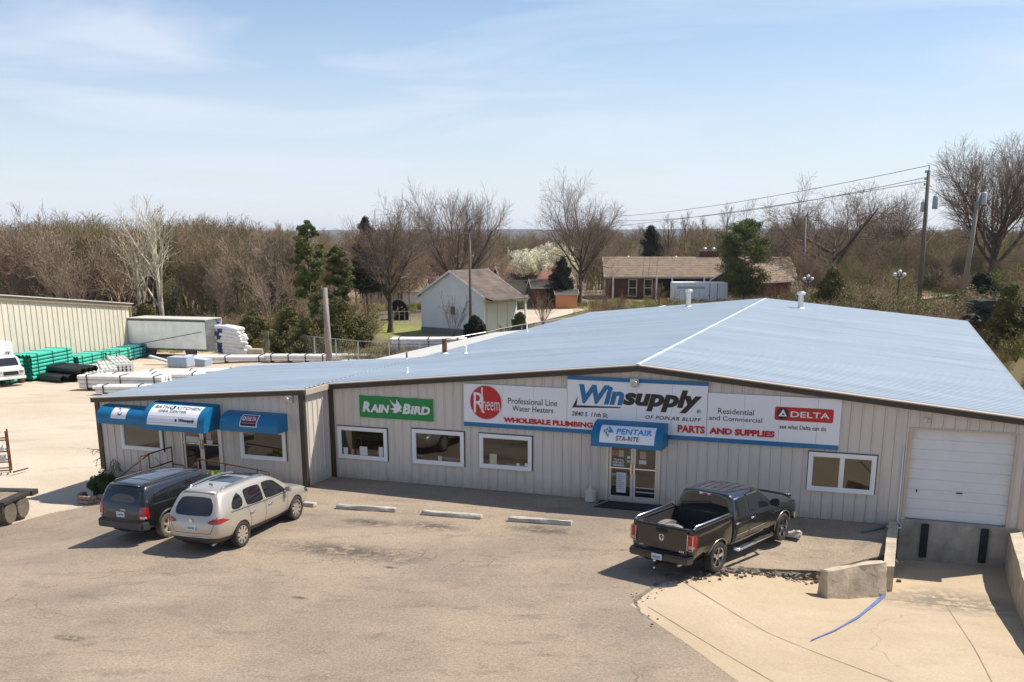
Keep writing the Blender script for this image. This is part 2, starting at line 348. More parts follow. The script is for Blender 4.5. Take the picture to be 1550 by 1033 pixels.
# node material for ground sheets ---------------------------------------------------
def ground_mat(name, base, patches, fine=.10, bump=.4, spots=(), rough=.93, crackzone=None, lines=(), rib=None):
    m = bpy.data.materials.new(name); m.use_nodes = True; t = m.node_tree; b = t.nodes['Principled BSDF']; b.inputs['Roughness'].default_value = rough
    nn = t.nodes.new; lk = t.links.new; co = nn('ShaderNodeTexCoord').outputs['Object']
    def noise(sc_, det=5, ro=.6, dist=0., st=None):
        n = nn('ShaderNodeTexNoise'); n.inputs['Scale'].default_value = sc_; n.inputs['Detail'].default_value = det; n.inputs['Roughness'].default_value = ro; n.inputs['Distortion'].default_value = dist
        if st:
            mp = nn('ShaderNodeMapping'); mp.inputs['Scale'].default_value = st[0]; mp.inputs['Rotation'].default_value = (0, 0, st[1]); lk(co, mp.inputs[0]); lk(mp.outputs[0], n.inputs['Vector'])
        else: lk(co, n.inputs['Vector'])
        return n.outputs[0]
    def rampn(v, a, b_, c0=0., c1=1.):
        r = nn('ShaderNodeMapRange'); r.inputs[1].default_value = a; r.inputs[2].default_value = b_; r.inputs[3].default_value = c0; r.inputs[4].default_value = c1; lk(v, r.inputs[0]); return r.outputs[0]
    def mul(a, b_):
        q = nn('ShaderNodeMath'); q.operation = 'MULTIPLY'
        for i, v in enumerate((a, b_)):
            if isinstance(v, (int, float)): q.inputs[i].default_value = v
            else: lk(v, q.inputs[i])
        return q.outputs[0]
    def mix(fac_, a, bcol):
        q = nn('ShaderNodeMixRGB')
        if isinstance(fac_, (int, float)): q.inputs[0].default_value = fac_
        else: lk(fac_, q.inputs[0])
        for i, v in ((1, a), (2, bcol)):
            if isinstance(v, tuple): q.inputs[i].default_value = (*v, 1)
            else: lk(v, q.inputs[i])
        return q.outputs[0]
    col = base
    for (c, sc_, lo, hi, amt, st) in patches: col = mix(mul(rampn(noise(sc_, 6, .6, .4, st), lo, hi), amt), col, c)
    g = noise(18, 3, .7); q = nn('ShaderNodeMixRGB'); q.blend_type = 'MULTIPLY'; q.inputs[0].default_value = 1
    if isinstance(col, tuple): q.inputs[1].default_value = (*col, 1)
    else: lk(col, q.inputs[1])
    r = nn('ShaderNodeCombineColor'); gg = rampn(g, .25, .75, 1-fine*1.6, 1+fine); [lk(gg, r.inputs[i]) for i in range(3)]; lk(r.outputs[0], q.inputs[2]); col = q.outputs[0]
    # speckle of single stones
    vo = nn('ShaderNodeTexVoronoi'); vo.inputs['Scale'].default_value = 26; lk(co, vo.inputs['Vector'])
    col = mix(mul(rampn(vo.outputs['Distance'], .12, .05), .30), col, tuple(c*.45 for c in base))
    for (x, y, rx, ry, c, amt) in spots:
        mp = nn('ShaderNodeMapping'); mp.vector_type = 'TEXTURE'; mp.inputs['Location'].default_value = (x, y, 0); mp.inputs['Scale'].default_value = (rx, ry, 50); mp.inputs['Rotation'].default_value = (0, 0, R(-20)); lk(co, mp.inputs[0])
        ln = nn('ShaderNodeVectorMath'); ln.operation = 'LENGTH'; lk(mp.outputs[0], ln.inputs[0])
        col = mix(mul(mul(rampn(ln.outputs['Value'], 1.0, .25), rampn(noise(3.2, 5, .7), .38, .52)), amt), col, c)
    def crack(scale, width, mask, amt, wob=.35):
        v2 = nn('ShaderNodeTexVoronoi'); v2.feature = 'DISTANCE_TO_EDGE'; v2.inputs['Scale'].default_value = scale
        nz = nn('ShaderNodeTexNoise'); nz.inputs['Scale'].default_value = 1.7*scale; nz.inputs['Detail'].default_value = 4; lk(co, nz.inputs['Vector'])
        ad = nn('ShaderNodeVectorMath'); ad.operation = 'MULTIPLY_ADD'; ad.inputs[1].default_value = (wob/scale,)*3; lk(nz.outputs['Color'], ad.inputs[0]); lk(co, ad.inputs[2]); lk(ad.outputs[0], v2.inputs['Vector'])
        return mul(mul(rampn(v2.outputs['Distance'], width, width*.3), mask), amt)
    if crackzone:
        for (x, y, rx, ry, scale, width) in crackzone:
            mp = nn('ShaderNodeMapping'); mp.vector_type = 'TEXTURE'; mp.inputs['Location'].default_value = (x, y, 0); mp.inputs['Scale'].default_value = (rx, ry, 50); mp.inputs['Rotation'].default_value = (0, 0, R(-20)); lk(co, mp.inputs[0])
            ln = nn('ShaderNodeVectorMath'); ln.operation = 'LENGTH'; lk(mp.outputs[0], ln.inputs[0])
            col = mix(crack(scale, width, mul(rampn(ln.outputs['Value'], 1.0, .6), rampn(noise(.9), .40, .55)), .8), col, tuple(c*.25 for c in base))
        col = mix(crack(.22, .0035, rampn(noise(.16), .5, .62), .75, .5), col, tuple(c*.3 for c in base))
    lk(col, b.inputs['Base Color'])
    bp = nn('ShaderNodeBump'); bp.inputs['Strength'].default_value = bump; bp.inputs['Distance'].default_value = .02; lk(noise(35, 4, .7), bp.inputs['Height']); lk(bp.outputs[0], b.inputs['Normal'])
    return m
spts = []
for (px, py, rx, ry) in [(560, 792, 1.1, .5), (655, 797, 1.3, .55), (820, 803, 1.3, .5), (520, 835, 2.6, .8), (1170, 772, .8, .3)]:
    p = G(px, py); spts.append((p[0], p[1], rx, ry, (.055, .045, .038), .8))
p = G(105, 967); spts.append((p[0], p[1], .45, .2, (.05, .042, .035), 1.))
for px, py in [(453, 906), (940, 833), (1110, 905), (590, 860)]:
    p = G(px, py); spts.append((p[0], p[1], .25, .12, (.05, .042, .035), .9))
c1 = G(500, 838); c2 = G(640, 840)
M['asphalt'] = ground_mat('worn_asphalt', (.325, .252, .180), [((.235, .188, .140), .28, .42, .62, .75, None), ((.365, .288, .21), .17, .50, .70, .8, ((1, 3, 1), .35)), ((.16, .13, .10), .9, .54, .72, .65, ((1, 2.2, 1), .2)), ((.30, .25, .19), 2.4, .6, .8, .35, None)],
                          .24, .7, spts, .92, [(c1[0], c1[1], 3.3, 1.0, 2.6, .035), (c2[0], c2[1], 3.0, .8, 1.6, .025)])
M['gravel'] = ground_mat('tan_gravel', (.50, .41, .305), [((.60, .51, .40), .10, .45, .62, .8, ((1, 2, 1), .5)), ((.33, .25, .17), .35, .55, .75, .6, ((1, 3, 1), .9)), ((.50, .44, .36), 1.2, .5, .7, .5, None)], .16, .6)
M['rampconc'] = ground_mat('ramp_concrete', (.42, .325, .215), [((.49, .39, .27), .25, .42, .62, .8, None), ((.34, .27, .19), .5, .56, .76, .65, ((1, 2.5, 1), .9)), ((.30, .25, .19), 2.2, .6, .8, .35, None)], .10, .35, [(*GY(1440, 880, 24.5)[:2], 2.2, 1.6, (.13, .11, .085), .75)], .9, [(c1[0]+400, c1[1], 1, 1, 1, .01)])
M['terrain'] = ground_mat('grassland', (.15, .115, .072), [((.24, .185, .10), .05, .44, .60, .8, None), ((.11, .12, .035), .12, .55, .68, .6, None), ((.20, .16, .10), .5, .5, .7, .6, None)], .2, .8, [(-14, 100, 16, 9, (.20, .22, .05), 1.), (-5, 95, 14, 7, (.24, .25, .06), 1.), (8, 118, 24, 10, (.26, .23, .09), .9), (24, 124, 22, 8, (.27, .23, .10), .9), (3, 110, 10, 6, (.12, .14, .03), .9)])

# terrain: one sheet out to the horizon
def axis(a, b, step0, grow): 
    o = [0.]; s = step0
    while o[-1] < b: o.append(o[-1]+s); s *= grow if o[-1] > 60 else 1
    neg = [-q for q in o[1:] if q < -a]; return np.array(sorted(neg)+o)
gx = axis(-5000, 5000, 2.2, 1.09); gy = np.array([-60.]+list(axis(-40, 6500, 2.2, 1.07)))
gy = np.unique(gy); X, Y = np.meshgrid(gx, gy); Z = hz_(X, Y)
s_, t_ = local_st(X, Y)
Z[(X < 2) & (Y < 64)] -= .4; Z[(X < -5) & (X > -36) & (Y >= 64) & (Y < 88)] -= .15
low = (s_ > 8) & (s_ < 26) & (t_ > -16) & (t_ < 40); Z = Z-.06; Z[low] = np.minimum(Z[low], -1.35)
inb = (s_ > -9) & (s_ < 23) & (t_ > -4) & (t_ < 34); Z[inb & ~low] -= .5
bank = (X > 24) & (Y > 56) & (Y < 70) & (X < 60); Z[bank] += .7*np.abs(np.sin(X[bank]*.8)+np.cos(Y[bank]*.9+X[bank]*.3))
nx, ny = len(gx), len(gy); idx = np.arange(nx*ny).reshape(ny, nx)
F4 = np.stack([idx[:-1, :-1], idx[:-1, 1:], idx[1:, 1:], idx[1:, :-1]], -1).reshape(-1, 4)
o = link_mesh('terrain', fast_mesh('terrain', np.c_[X.ravel(), Y.ravel(), Z.ravel()], F4), M['terrain'], None, True); o['kind'] = 'structure'

def pw(s, t): 
    p = A0+DD*s+NN*t; return (float(p[0]), float(p[1]))
seam = [pw(*q) for q in [(17.78, -2.3), (16.9, -3.0), (16.15, -3.72), (14.96, -4.65), (14.09, -5.35), (13.64, -6.3), (12.9, -7.2), (12.66, -8.3), (12.66, -8.9), (13.31, -9.88)]]
seam2 = seam+[(4.0, 18.2), (5.6, 13.5), (9.5, 2.0), (12, -6)]
asphalt = [(-60, -6), (-60, 14), (-30, 20.5), (-19, 26), (-16.4, 30.5), (-15.2, 33.2), (-13.6, 34.3), pw(-8.0, -1.5), pw(-8.0, -1.55), pw(-.02, -1.55), pw(0, .1), pw(17.78, .1)]+seam2
def hasph(x, y):
    s, t = local_st(x, y); return hz_(x, y)+ramp(x, y)*.62*(1-ss(-4.0, -1.2, t))
sheet('asphalt_lot', asphalt, hasph, .012, .8, M['asphalt'], jitter=.10)
# the concrete ramp and its joints
rp_poly = [pw(17.62, .1)]+[(x-.5, y+.35) for x, y in seam2]+[(40, -6), (40, 14), pw(20.95, -16), pw(20.95, .12)]
sheet('concrete_ramp', rp_poly, lambda x, y: hz_(x, y)+ramp(x, y), .006, .7, M['rampconc'])
# raised broken edge of the asphalt above the ramp
v = []; f = []
ed = []
for i in range(len(seam)-1):
    for k in range(6): u = k/6; ed.append(((seam[i][0]*(1-u)+seam[i+1][0]*u)+rnd.uniform(-.05, .05), (seam[i][1]*(1-u)+seam[i+1][1]*u)+rnd.uniform(-.05, .05)))
mb = MB()
for i, (x, y) in enumerate(ed):
    za = float(hasph(x, y)); zb = float(ramp(x, y)); ox, oy = rnd.uniform(-.06, .12), -rnd.uniform(.02, .16); far_ = i > 34
    wb = .10 if far_ else rnd.uniform(.25, .5)
    v += [(x-wb*.6, y+wb, za+.016), (x, y, za+.014), (x+ox*(.3 if far_ else 1), y+oy*(.3 if far_ else 1), zb-.02)]
mb.add(v, [(3*i+j, 3*i+j+1, 3*i+j+4, 3*i+j+3) for i in range(len(ed)-1) for j in (0, 1)])
o = mb.build('asphalt_edge', mat('asphalt_broken', (.17, .14, .11), .95, 0, .45, 5, .9, 14)); o['kind'] = 'structure'
mb = MB()      # crumbled pieces of asphalt lying along the broken edge
for _ in range(600):
    i = min(len(ed)-1, int(abs(rnd.gauss(0, .38))*len(ed))); x, y = ed[i]; s0_ = rnd.uniform(.02, .085)*(1 if i < 30 else .5); x += rnd.gauss(0, .14)+.05; y += rnd.gauss(0, .15)-.06; z = max(float(ramp(x, y)), float(hasph(x, y))-.12 if rnd.random() < .4 else -9)
    b_ = [(x+s0_*c0+rnd.uniform(-.3, .3)*s0_, y+s0_*c1_+rnd.uniform(-.3, .3)*s0_, z+s0_*c2*.8+(rnd.uniform(-.1, .2)*s0_ if c2 else -.01)) for c2 in (0, 1) for c0, c1_ in ((-.5, -.5), (.5, -.5), (.5, .5), (-.5, .5))]; mb.hexa(b_)
o = mb.build('asphalt_rubble', bpy.data.materials['asphalt_broken']); o['kind'] = 'stuff'
# contraction joints and blue sprayed line: thin sheets following the ramp
def strip(name, pts, wid, dz, mt, hf):
    mb = MB(); P = []
    for i in range(len(pts)-1):
        L = math.dist(pts[i], pts[i+1]); k = max(2, int(L/.25))
        for j in range(k): u = j/k; P.append((pts[i][0]*(1-u)+pts[i+1][0]*u, pts[i][1]*(1-u)+pts[i+1][1]*u))
    P.append(pts[-1]); v = []
    for i, p in enumerate(P):
        q0 = P[max(0, i-1)]; q1 = P[min(len(P)-1, i+1)]; dx, dy = q1[0]-q0[0], q1[1]-q0[1]; L = math.hypot(dx, dy); w_ = (wid(i/(len(P)-1)) if callable(wid) else wid)/2
        for sg in (-1, 1): x, y = p[0]-dy/L*w_*sg, p[1]+dx/L*w_*sg; v.append((x, y, float(hf(x, y))+dz))
    mb.add(v, [(2*i, 2*i+1, 2*i+3, 2*i+2) for i in range(len(P)-1)]); o = mb.build(name, mt); o['kind'] = 'structure'; return o
hr = lambda x, y: hz_(x, y)+ramp(x, y)
M['joint'] = mat('joint', (.27, .21, .14), .95, 0, .3, 3)
for pts in ([pw(13.3, -6.9), pw(15.6, -9.3), pw(20.9, -13.4)], [pw(17.2, -4.4), pw(20.9, -4.3)], [pw(12.95, -8.9), pw(16, -12.0), pw(20, -15.9)], [pw(19.2, -4.3), pw(19.6, -8), pw(20.0, -12.7)]):
    strip('ramp_joint', pts, .022, .012, M['joint'], hr)
b1 = [G(x, y, z) for x, y, z in [(1340, 888, -.5), (1320, 908, -.42), (1300, 928, -.34), (1265, 952, -.22), (1228, 968, -.1)]]
b1 = [(float(q[0]), float(q[1])) for q in b1]
strip('painted_line', b1, lambda u: .06*(1-u)+.035+.03*math.sin(u*9)**2*(1-u), .035, M['bluepaint'], hr)
# gravel yard
yard = [(-90, 12), (-60, 8), (-30, 15.5), (-19, 20), (-14.4, 26.5), (-13.2, 30.2), (-12.6, 32.3), pw(-8.0, -1.5), pw(-7.9, 8), pw(0, 9), pw(0, 22), (2, 60), (-3, 68), (-9, 76), (-14, 80), (-19, 86), (-36, 92), (-60, 80), (-90, 70)]
sheet('gravel_yard', yard, hz_, -.025, 1.1, M['gravel'], jitter=.0)
# driveway in front of the white garage and the pale track on the bank
dv = [gz(*q, -.3)[:2] for q in [(735, 482), (782, 470), (850, 462), (885, 470), (800, 492), (742, 494)]]
sheet('driveway', [(float(a), float(b_)) for a, b_ in dv], hz_, .02, 2.5, M['gravel'])
dv = [gz(*q, 2)[:2] for q in [(1385, 446), (1450, 440), (1560, 436), (1560, 444), (1470, 448), (1400, 454)]]
sheet('bank_track', [(float(a), float(b_)) for a, b_ in dv], hz_, .05, 2.5, M['gravel'])

# ================================================================== STORE
store = empty('store_building', FA, 'long beige ribbed metal store building with shallow blue grey gable roof behind the parking lot', 'building')
def siding(parent, fr, x0, x1, zb, zt, openings=(), step=.3, name='siding_panel', mt=None, rib=.022):
    mt = mt or M['siding']; x = x0
    zb_ = zb if callable(zb) else (lambda q: zb); zt_ = zt if callable(zt) else (lambda q: zt)
    while x < x1-1e-3:
        xe = min(x+step, x1); mb = MB()
        cuts = sorted({x, xe, xe-.055}|{c for o in openings for c in (o[0], o[1]) if x+.004 < c < xe-.06})
        cuts = [c for c in cuts if x-1e-6 <= c <= xe+1e-6]
        for a, b in zip(cuts[:-1], cuts[1:]):
            if b-a < .002: continue
            isrib = a >= xe-.056; spans = [(None, None)]
            zz0, zz1 = zb_((a+b)/2), None
            segs = [('b', 't')]
            mid = (a+b)/2; hit = [o for o in openings if o[0]-.001 <= mid <= o[1]+.001]
            for lo, hi in ([(None, hit[0][2]), (hit[0][3], None)] if hit else [(None, None)]):
                la, lb = (zb_(a), zb_(b)) if lo is None else (lo, lo); ha, hb = (zt_(a), zt_(b)) if hi is None else (hi, hi)
                if ha-la < .02: continue
                if isrib:
                    p = [(a, 0), (a+.012, -rib), (b-.012, -rib), (b, 0)]
                    for i in range(3):
                        u0 = (p[i][0]-a)/(b-a); u1 = (p[i+1][0]-a)/(b-a)
                        mb.add([(p[i][0], p[i][1], la+(lb-la)*u0), (p[i+1][0], p[i+1][1], la+(lb-la)*u1), (p[i+1][0], p[i+1][1], ha+(hb-ha)*u1), (p[i][0], p[i][1], ha+(hb-ha)*u0)], [(0, 1, 2, 3)])
                else: mb.add([(a, 0, la), (b-.006 if b > xe-.06 else b, 0, lb), (b-.006 if b > xe-.06 else b, 0, hb), (a, 0, ha)], [(0, 1, 2, 3)]); 
                if not isrib and b > xe-.06: mb.add([(b-.006, 0, la), (b-.006, .012, la), (b-.006, .012, ha), (b-.006, 0, ha), (b, .012, la), (b, .012, ha)], [(0, 1, 2, 3), (1, 4, 5, 2)])
        if mb.v: mb.build(name, mt, parent, fr)
        x = xe
APX, APZ, ELZ, ERZ, SR = 10.42, 4.08, 3.03, 3.10, 21.05
def ztop(s): return (ELZ+(APZ-ELZ)*(s/APX) if s < APX else APZ+(ERZ-APZ)*(s-APX)/(SR-APX))
DOOR = (9.50, 11.16, 0, 2.12); DOCK = (18.06, 20.72, .22, 2.75)
# solid inner shell, set back behind the cladding
core = MB()
poly = [(.02, -.02), (SR-.02, -.02), (SR-.02, ERZ-.03), (APX, APZ-.03), (.02, ELZ-.03)]
core.add([(x, .30, z) for x, z in poly]+[(x-.76, 33.0, z) for x, z in poly], [(0, 1, 2, 3, 4), (9, 8, 7, 6, 5)]+[(i, (i+1) % 5, 5+(i+1) % 5, 5+i) for i in range(5)]); core.box(-8.02, -.02, -1.3, 7.2, -.9, 2.35)
core.build('inner_wall', M['siding'], store, FA)
siding(store, FA, 0, SR, .02, lambda s: ztop(s)-.05, [DOOR, DOCK])
WG = FA @ Matrix.Translation((0, -1.6, 0))
WDOOR = (-4.72, -3.10, .12, 2.15)
def wz(s): return 2.40+(s+8.07)*(3.08-2.40)/8.07
siding(store, WG, -8.05, 0, .0, lambda s: wz(s)-.04, [WDOOR])
STEP = FA @ Matrix.Translation((0, -1.6, 0)) @ Matrix.Rotation(R(90), 4, 'Z')
siding(store, STEP, 0, 1.6, .0, 3.0)
RW = FA @ Matrix.Translation((SR, 0, 0)) @ Matrix.Rotation(R(91.4), 4, 'Z')
siding(store, RW, 0, 33, -.5, 3.05, step=.9)
LW = FA @ Matrix.Translation((-8.07, 7.2, 0)) @ Matrix.Rotation(R(-90), 4, 'Z')
siding(store, LW, 0, 8.8, -.85, 2.38, step=.9)
# foundation under the wing, dark door recesses
mb = MB(); mb.box(-8.0, -.02, -1.58, 7.1, -1.3, -.002); mb.box(.02, SR, .02, 33, -1.3, .018); mb.build('foundation', M['concrete_dk'], store, FA)
# trims: brown rakes with beige lip, corner posts
def beam(mb, a, b, h, y0, y1):
    (x0, z0), (x1, z1) = a, b
    mb.hexa([(x0, y0, z0-h), (x1, y0, z1-h), (x1, y1, z1-h), (x0, y1, z0-h), (x0, y0, z0), (x1, y0, z1), (x1, y1, z1), (x0, y1, z0)])
for a, b in [((-.12, ELZ+.08), (APX, APZ+.09)), ((APX, APZ+.09), (SR+.25, ERZ+.07))]:
    mb = MB(); beam(mb, a, b, .17, -.17, -.05); mb.build('rake_trim', M['trim'], store, FA)
    mb = MB(); beam(mb, (a[0], a[1]+.022), (b[0], b[1]+.022), .03, -.20, .02); mb.build('trim_cap', M['cap'], store, FA)
    mb = MB(); beam(mb, (a[0], a[1]-.10), (b[0], b[1]-.10), .022, -.195, -.168); mb.build('trim_bead', M['trim'], store, FA)
mb = MB(); beam(mb, (-8.22, 2.47), (.14, 3.155), .15, -.15, -.03); mb.build('rake_trim', M['trim'], store, WG)
mb = MB(); beam(mb, (-8.24, 2.49), (.15, 3.178), .026, -.18, .02); mb.build('trim_cap', M['cap'], store, WG)
mb = MB(); mb.box(.0, .15, -1.62, -.04, 2.98, 3.14); mb.build('eave_trim', M['cap'], store, FA)
for x, y, z0, z1 in [(-8.07, -1.60, -.0, 2.38), (-.03, -1.61, .0, 3.0), (.10, .0, .0, 3.0), (SR+.02, -.01, .15, 3.05)]:
    mb = MB(); mb.box(x-.085, x+.085, y-.05, y+.10, z0, z1); mb.build('corner_trim', M['trim'] if x < 15 else M['cap'], store, FA)
mb = MB(); mb.hexa([(SR+.24, -.2, 3.06), (SR+.34, -.2, 3.06), (SR+.34-.77, 33.1, 3.06), (SR+.24-.77, 33.1, 3.06), (SR+.24, -.2, 3.185), (SR+.34, -.2, 3.185), (SR+.34-.77, 33.1, 3.185), (SR+.24-.77, 33.1, 3.185)]); mb.build('gutter', mat('gutter_tan', (.26, .21, .16), .5, .1), store, FA)
# roof panels with ribs
def roof_panels(parent, y0, y1, xa, za, xb, zb, step=.9, mt=None, name='roof_panel'):
    """panels run from (xa,za) down to (xb,zb), laid side by side along y; the building leans by -.023 per metre"""
    y = y0; L = math.hypot(xb-xa, zb-za); nx_, nz_ = -(zb-za)/L*(1 if xb > xa else -1), abs(xb-xa)/L
    while y < y1-.01:
        ye = min(y+step, y1); prof = []
        k = 3; w_ = (ye-y)/k
        for i in range(k): q = y+i*w_; prof += [(q, 0), (q+w_-.085, 0), (q+w_-.06, .042), (q+w_-.025, .042)]
        prof += [(ye-.004, 0)]; mb = MB(); vs = []; dz = rnd.uniform(0, .003)
        for X_, Z_ in ((xa, za), (xb, zb)):
            for (q, h) in prof: vs.append((X_-.023*q+nx_*h, q, Z_+h*nz_+dz))
        n = len(prof); mb.add(vs, [(i, i+1, n+i+1, n+i) for i in range(n-1)])
        mb.build(name, mt or M['roof'], parent, FA); y = ye
roof_panels(store, -.18, 33.1, APX, APZ+.10, -.12, ELZ+.09)
roof_panels(store, -.18, 33.1, APX, APZ+.10, SR+.28, ERZ+.08)
mb = MB()
for sg in (-1, 1): mb.hexa([(APX, -.2, APZ+.120), (APX+sg*.055, -.2, APZ+.115), (APX+sg*.055-.77, 33.15, APZ+.115), (APX-.77, 33.15, APZ+.120), (APX, -.2, APZ+.145), (APX+sg*.055, -.2, APZ+.137), (APX+sg*.055-.77, 33.15, APZ+.137), (APX-.77, 33.15, APZ+.145)])
mb.build('ridge_cap', M['roof'], store, FA)
roof_panels(store, -1.76, 7.4, .02, 3.165, -8.2, 2.485)
mb = MB(); mb.box(-.5, SR-.6, 32.95, 33.05, 2.5, 3.0); mb.build('rear_wall', M['siding'], store, FA)
# lean-to behind
lean = empty('lean_to_shed', FA, 'low pale grey lean-to roof joined along the back eave of the store', 'shed')
mb = MB(); mb.hexa([(-3.5, 8.0, 2.66), (-.25, 7.6, 2.95), (-.65, 23, 2.95), (-3.2, 23, 2.66), (-3.5, 8.0, 2.72), (-.25, 7.6, 3.01), (-.65, 23, 3.01), (-3.2, 23, 2.72)]); mb.build('roof', M['roof_old'], lean, FA)
mb = MB(); mb.hexa([(-3.3, 8.4, -1.2), (-.4, 8.4, -1.2), (-.7, 22.6, -1.2), (-3.0, 22.6, -1.2), (-3.3, 8.4, 2.6), (-.4, 8.4, 2.85), (-.7, 22.6, 2.85), (-3.0, 22.6, 2.6)]); mb.build('wall', M['siding'], lean, FA)

# windows -----------------------------------------------------------
def window(parent, fr, s0, s1, z0, z1, mull=False, sunk=0.):
    fw = .10; mb = MB()
    mb.box(s0, s1, -.075, -.002, z0, z0+fw); mb.box(s0, s1, -.075, -.002, z1-fw, z1); mb.box(s0, s0+fw, -.0745, -.002, z0+fw, z1-fw); mb.box(s1-fw, s1, -.0745, -.002, z0+fw, z1-fw)
    if mull: mb.box((s0+s1)/2-.035, (s0+s1)/2+.035, -.07, -.002, z0+fw, z1-fw)
    for a, b in ([(s0+fw, (s0+s1)/2-.035), ((s0+s1)/2+.035, s1-fw)] if mull else [(s0+fw, s1-fw)]):   # inner sash
        mb.box(a, b, -.055, -.004, z0+fw, z0+fw+.03); mb.box(a, b, -.055, -.004, z1-fw-.03, z1-fw); mb.box(a, a+.03, -.054, -.004, z0+fw+.03, z1-fw-.03); mb.box(b-.03, b, -.054, -.004, z0+fw+.03, z1-fw-.03)
    wo = mb.build('window', M['white'], parent, fr)
    for a, b in ([(s0+fw, (s0+s1)/2-.035), ((s0+s1)/2+.035, s1-fw)] if mull else [(s0+fw, s1-fw)]):
        mb = MB(); mb.box(a+.03, b-.03, -.034, -.026, z0+fw+.03, z1-fw-.03); mb.build('pane', M['glass'], wo, fr)
    mb = MB(); mb.box(s0-.03, s1+.03, -.045, -.001, z1, z1+.025); mb.box(s0-.025, s0, -.03, -.001, z0, z1); mb.box(s1, s1+.025, -.03, -.001, z0, z1); mb.build('flashing', M['trim'], wo, fr)
    return wo
def sticker(wo, fr, s0, s1, z0, z1, m='paper', y=-.038):
    mb = MB(); mb.box(s0, s1, y, y+.003, z0, z1); return mb.build('notice', M[m], wo, fr)
w1 = window(store, FA, .31, 2.12, .69, 1.76)
w2 = window(store, FA, 3.03, 4.83, .71, 1.83)
w3 = window(store, FA, 5.36, 7.11, .74, 1.83)
w4 = window(store, FA, 15.41, 17.24, .84, 1.95, True)
for wo, s0, s1, z0, z1, m in [(w1, 1.10, 1.38, .83, 1.12, 'paper'), (w1, 1.80, 1.95, .83, 1.15, 'paper'), (w1, .50, .66, .83, 1.05, 'paper'), (w1, .78, .9, .84, 1.02, 'redpaper'), (w2, 3.92, 4.05, .84, 1.0, 'creampaper'), (w3, 5.70, 5.94, .88, 1.2, 'creampaper'), (w3, 6.88, 6.98, .88, .98, 'paper'), (w3, 6.6, 6.7, .88, .96, 'paper')]: sticker(wo, FA, s0, s1, z0, z1, m)
ww1 = window(store, WG, -7.15, -5.45, .78, 1.82)
ww2 = window(store, WG, -2.38, -.68, .80, 1.80)

# entrance doors ------------------------------------------------------
def glass_doors(parent, fr, s0, s1, z0, z1, texts):
    mb = MB(); mb.box(s0-.07, s0, -.06, .10, z0, z1+.07); mb.box(s1, s1+.07, -.06, .10, z0, z1+.07); mb.box(s0, s1, -.06, .10, z1, z1+.07); mb.box(s0, s1, -.05, .10, z0-.02, z0+.015)
    mb.build('door_frame', M['alu'], parent, fr); m = (s0+s1)/2
    mb = MB(); mb.box(s0, s1, .28, .29, z0, z1); mb.build('lobby_shade_panel', M['darkhole'], parent, fr)  # near-black sheet behind the doors, its colour stands for the unlit interior
    out = []
    for a, b, hs in ((s0+.01, m-.005, 1), (m+.005, s1-.01, -1)):
        mb = MB(); st = .075
        mb.box(a, a+st, -.03, .015, z0+.02, z1-.01); mb.box(b-st, b, -.03, .015, z0+.02, z1-.01); mb.box(a+st, b-st, -.029, .014, z0+.02, z0+.17); mb.box(a+st, b-st, -.029, .014, z1-.10, z1-.01)
        d = mb.build('door', M['alu'], parent, fr); out.append(d)
        mb = MB(); mb.box(a+st, b-st, -.010, -.002, z0+.17, z1-.10); mb.build('pane', M['doorglass'], d, fr)
        mb = MB(); mb.box(a+.02, b-.02, -.075, -.05, 1.02+z0, 1.055+z0); mb.box(a+.03, a+.05, -.055, -.02, 1.02+z0, 1.055+z0); mb.box(b-.05, b-.03, -.055, -.02, 1.02+z0, 1.055+z0)
        hx = b-.045 if hs > 0 else a+.045; mb.box(hx-.018, hx+.018, -.10, -.07, z0+.88, z0+1.18); mb.box(hx-.012, hx+.012, -.075, -.03, z0+.9, z0+.93); mb.box(hx-.012, hx+.012, -.075, -.03, z0+1.12, z0+1.15)
        mb.build('handle', M['chrome'], d, fr)
    return out
dd = glass_doors(store, FA, DOOR[0]+.07, DOOR[1]-.07, .03, 2.02, None)
a, b = DOOR[0]+.07, DOOR[1]-.07; mm_ = (a+b)/2
for d, s0, s1, z0, z1, m in [(dd[0], a+.09, a+.28, 1.42, 1.60, 'redpaper'), (dd[0], a+.30, a+.46, 1.40, 1.60, 'creampaper'), (dd[0], a+.56, a+.66, 1.36, 1.44, 'paper'), (dd[0], a+.56, a+.66, 1.24, 1.32, 'creampaper'), (dd[0], a+.25, a+.55, .30, .92, 'paper'),
    (dd[1], mm_+.20, mm_+.38, 1.38, 1.60, 'pinkpaper'), (dd[1], mm_+.17, mm_+.40, 1.22, 1.34, 'paper')]:
    o = sticker(d, FA, s0, s1, z0, z1, m, -.018)
mb = MB(); 
for k in range(8): mb.box(a+.27, a+.50 if k % 3 else a+.42, -.0205, -.0185, .84-k*.06, .852-k*.06)
mb.build('notice_text', M['signgray'], dd[0], FA)
mb = MB(); mb.box(mm_+.09, b-.09, -.02, -.015, .34, .37); mb.box(mm_+.09, b-.09, -.02, -.015, .47, .50); mb.build('door_bar', M['alu'], dd[1], FA)
FD = FA @ Matrix.Translation((0, -.012, 0))
text('Thank You', M['white'], dd[0], FD, a+.16, a+.46, 1.27, 1.34, .015, .2, .003); text('FOR NOT', M['white'], dd[0], FD, a+.13, a+.48, 1.185, 1.255, .03, 0, .003); text('SMOKING', M['white'], dd[0], FD, a+.13, a+.48, 1.10, 1.17, .03, 0, .003)
dw = glass_doors(store, WG, WDOOR[0]+.07, WDOOR[1]-.07, WDOOR[2], 2.05, None)
a, b = WDOOR[0]+.07, WDOOR[1]-.07; mm_ = (a+b)/2
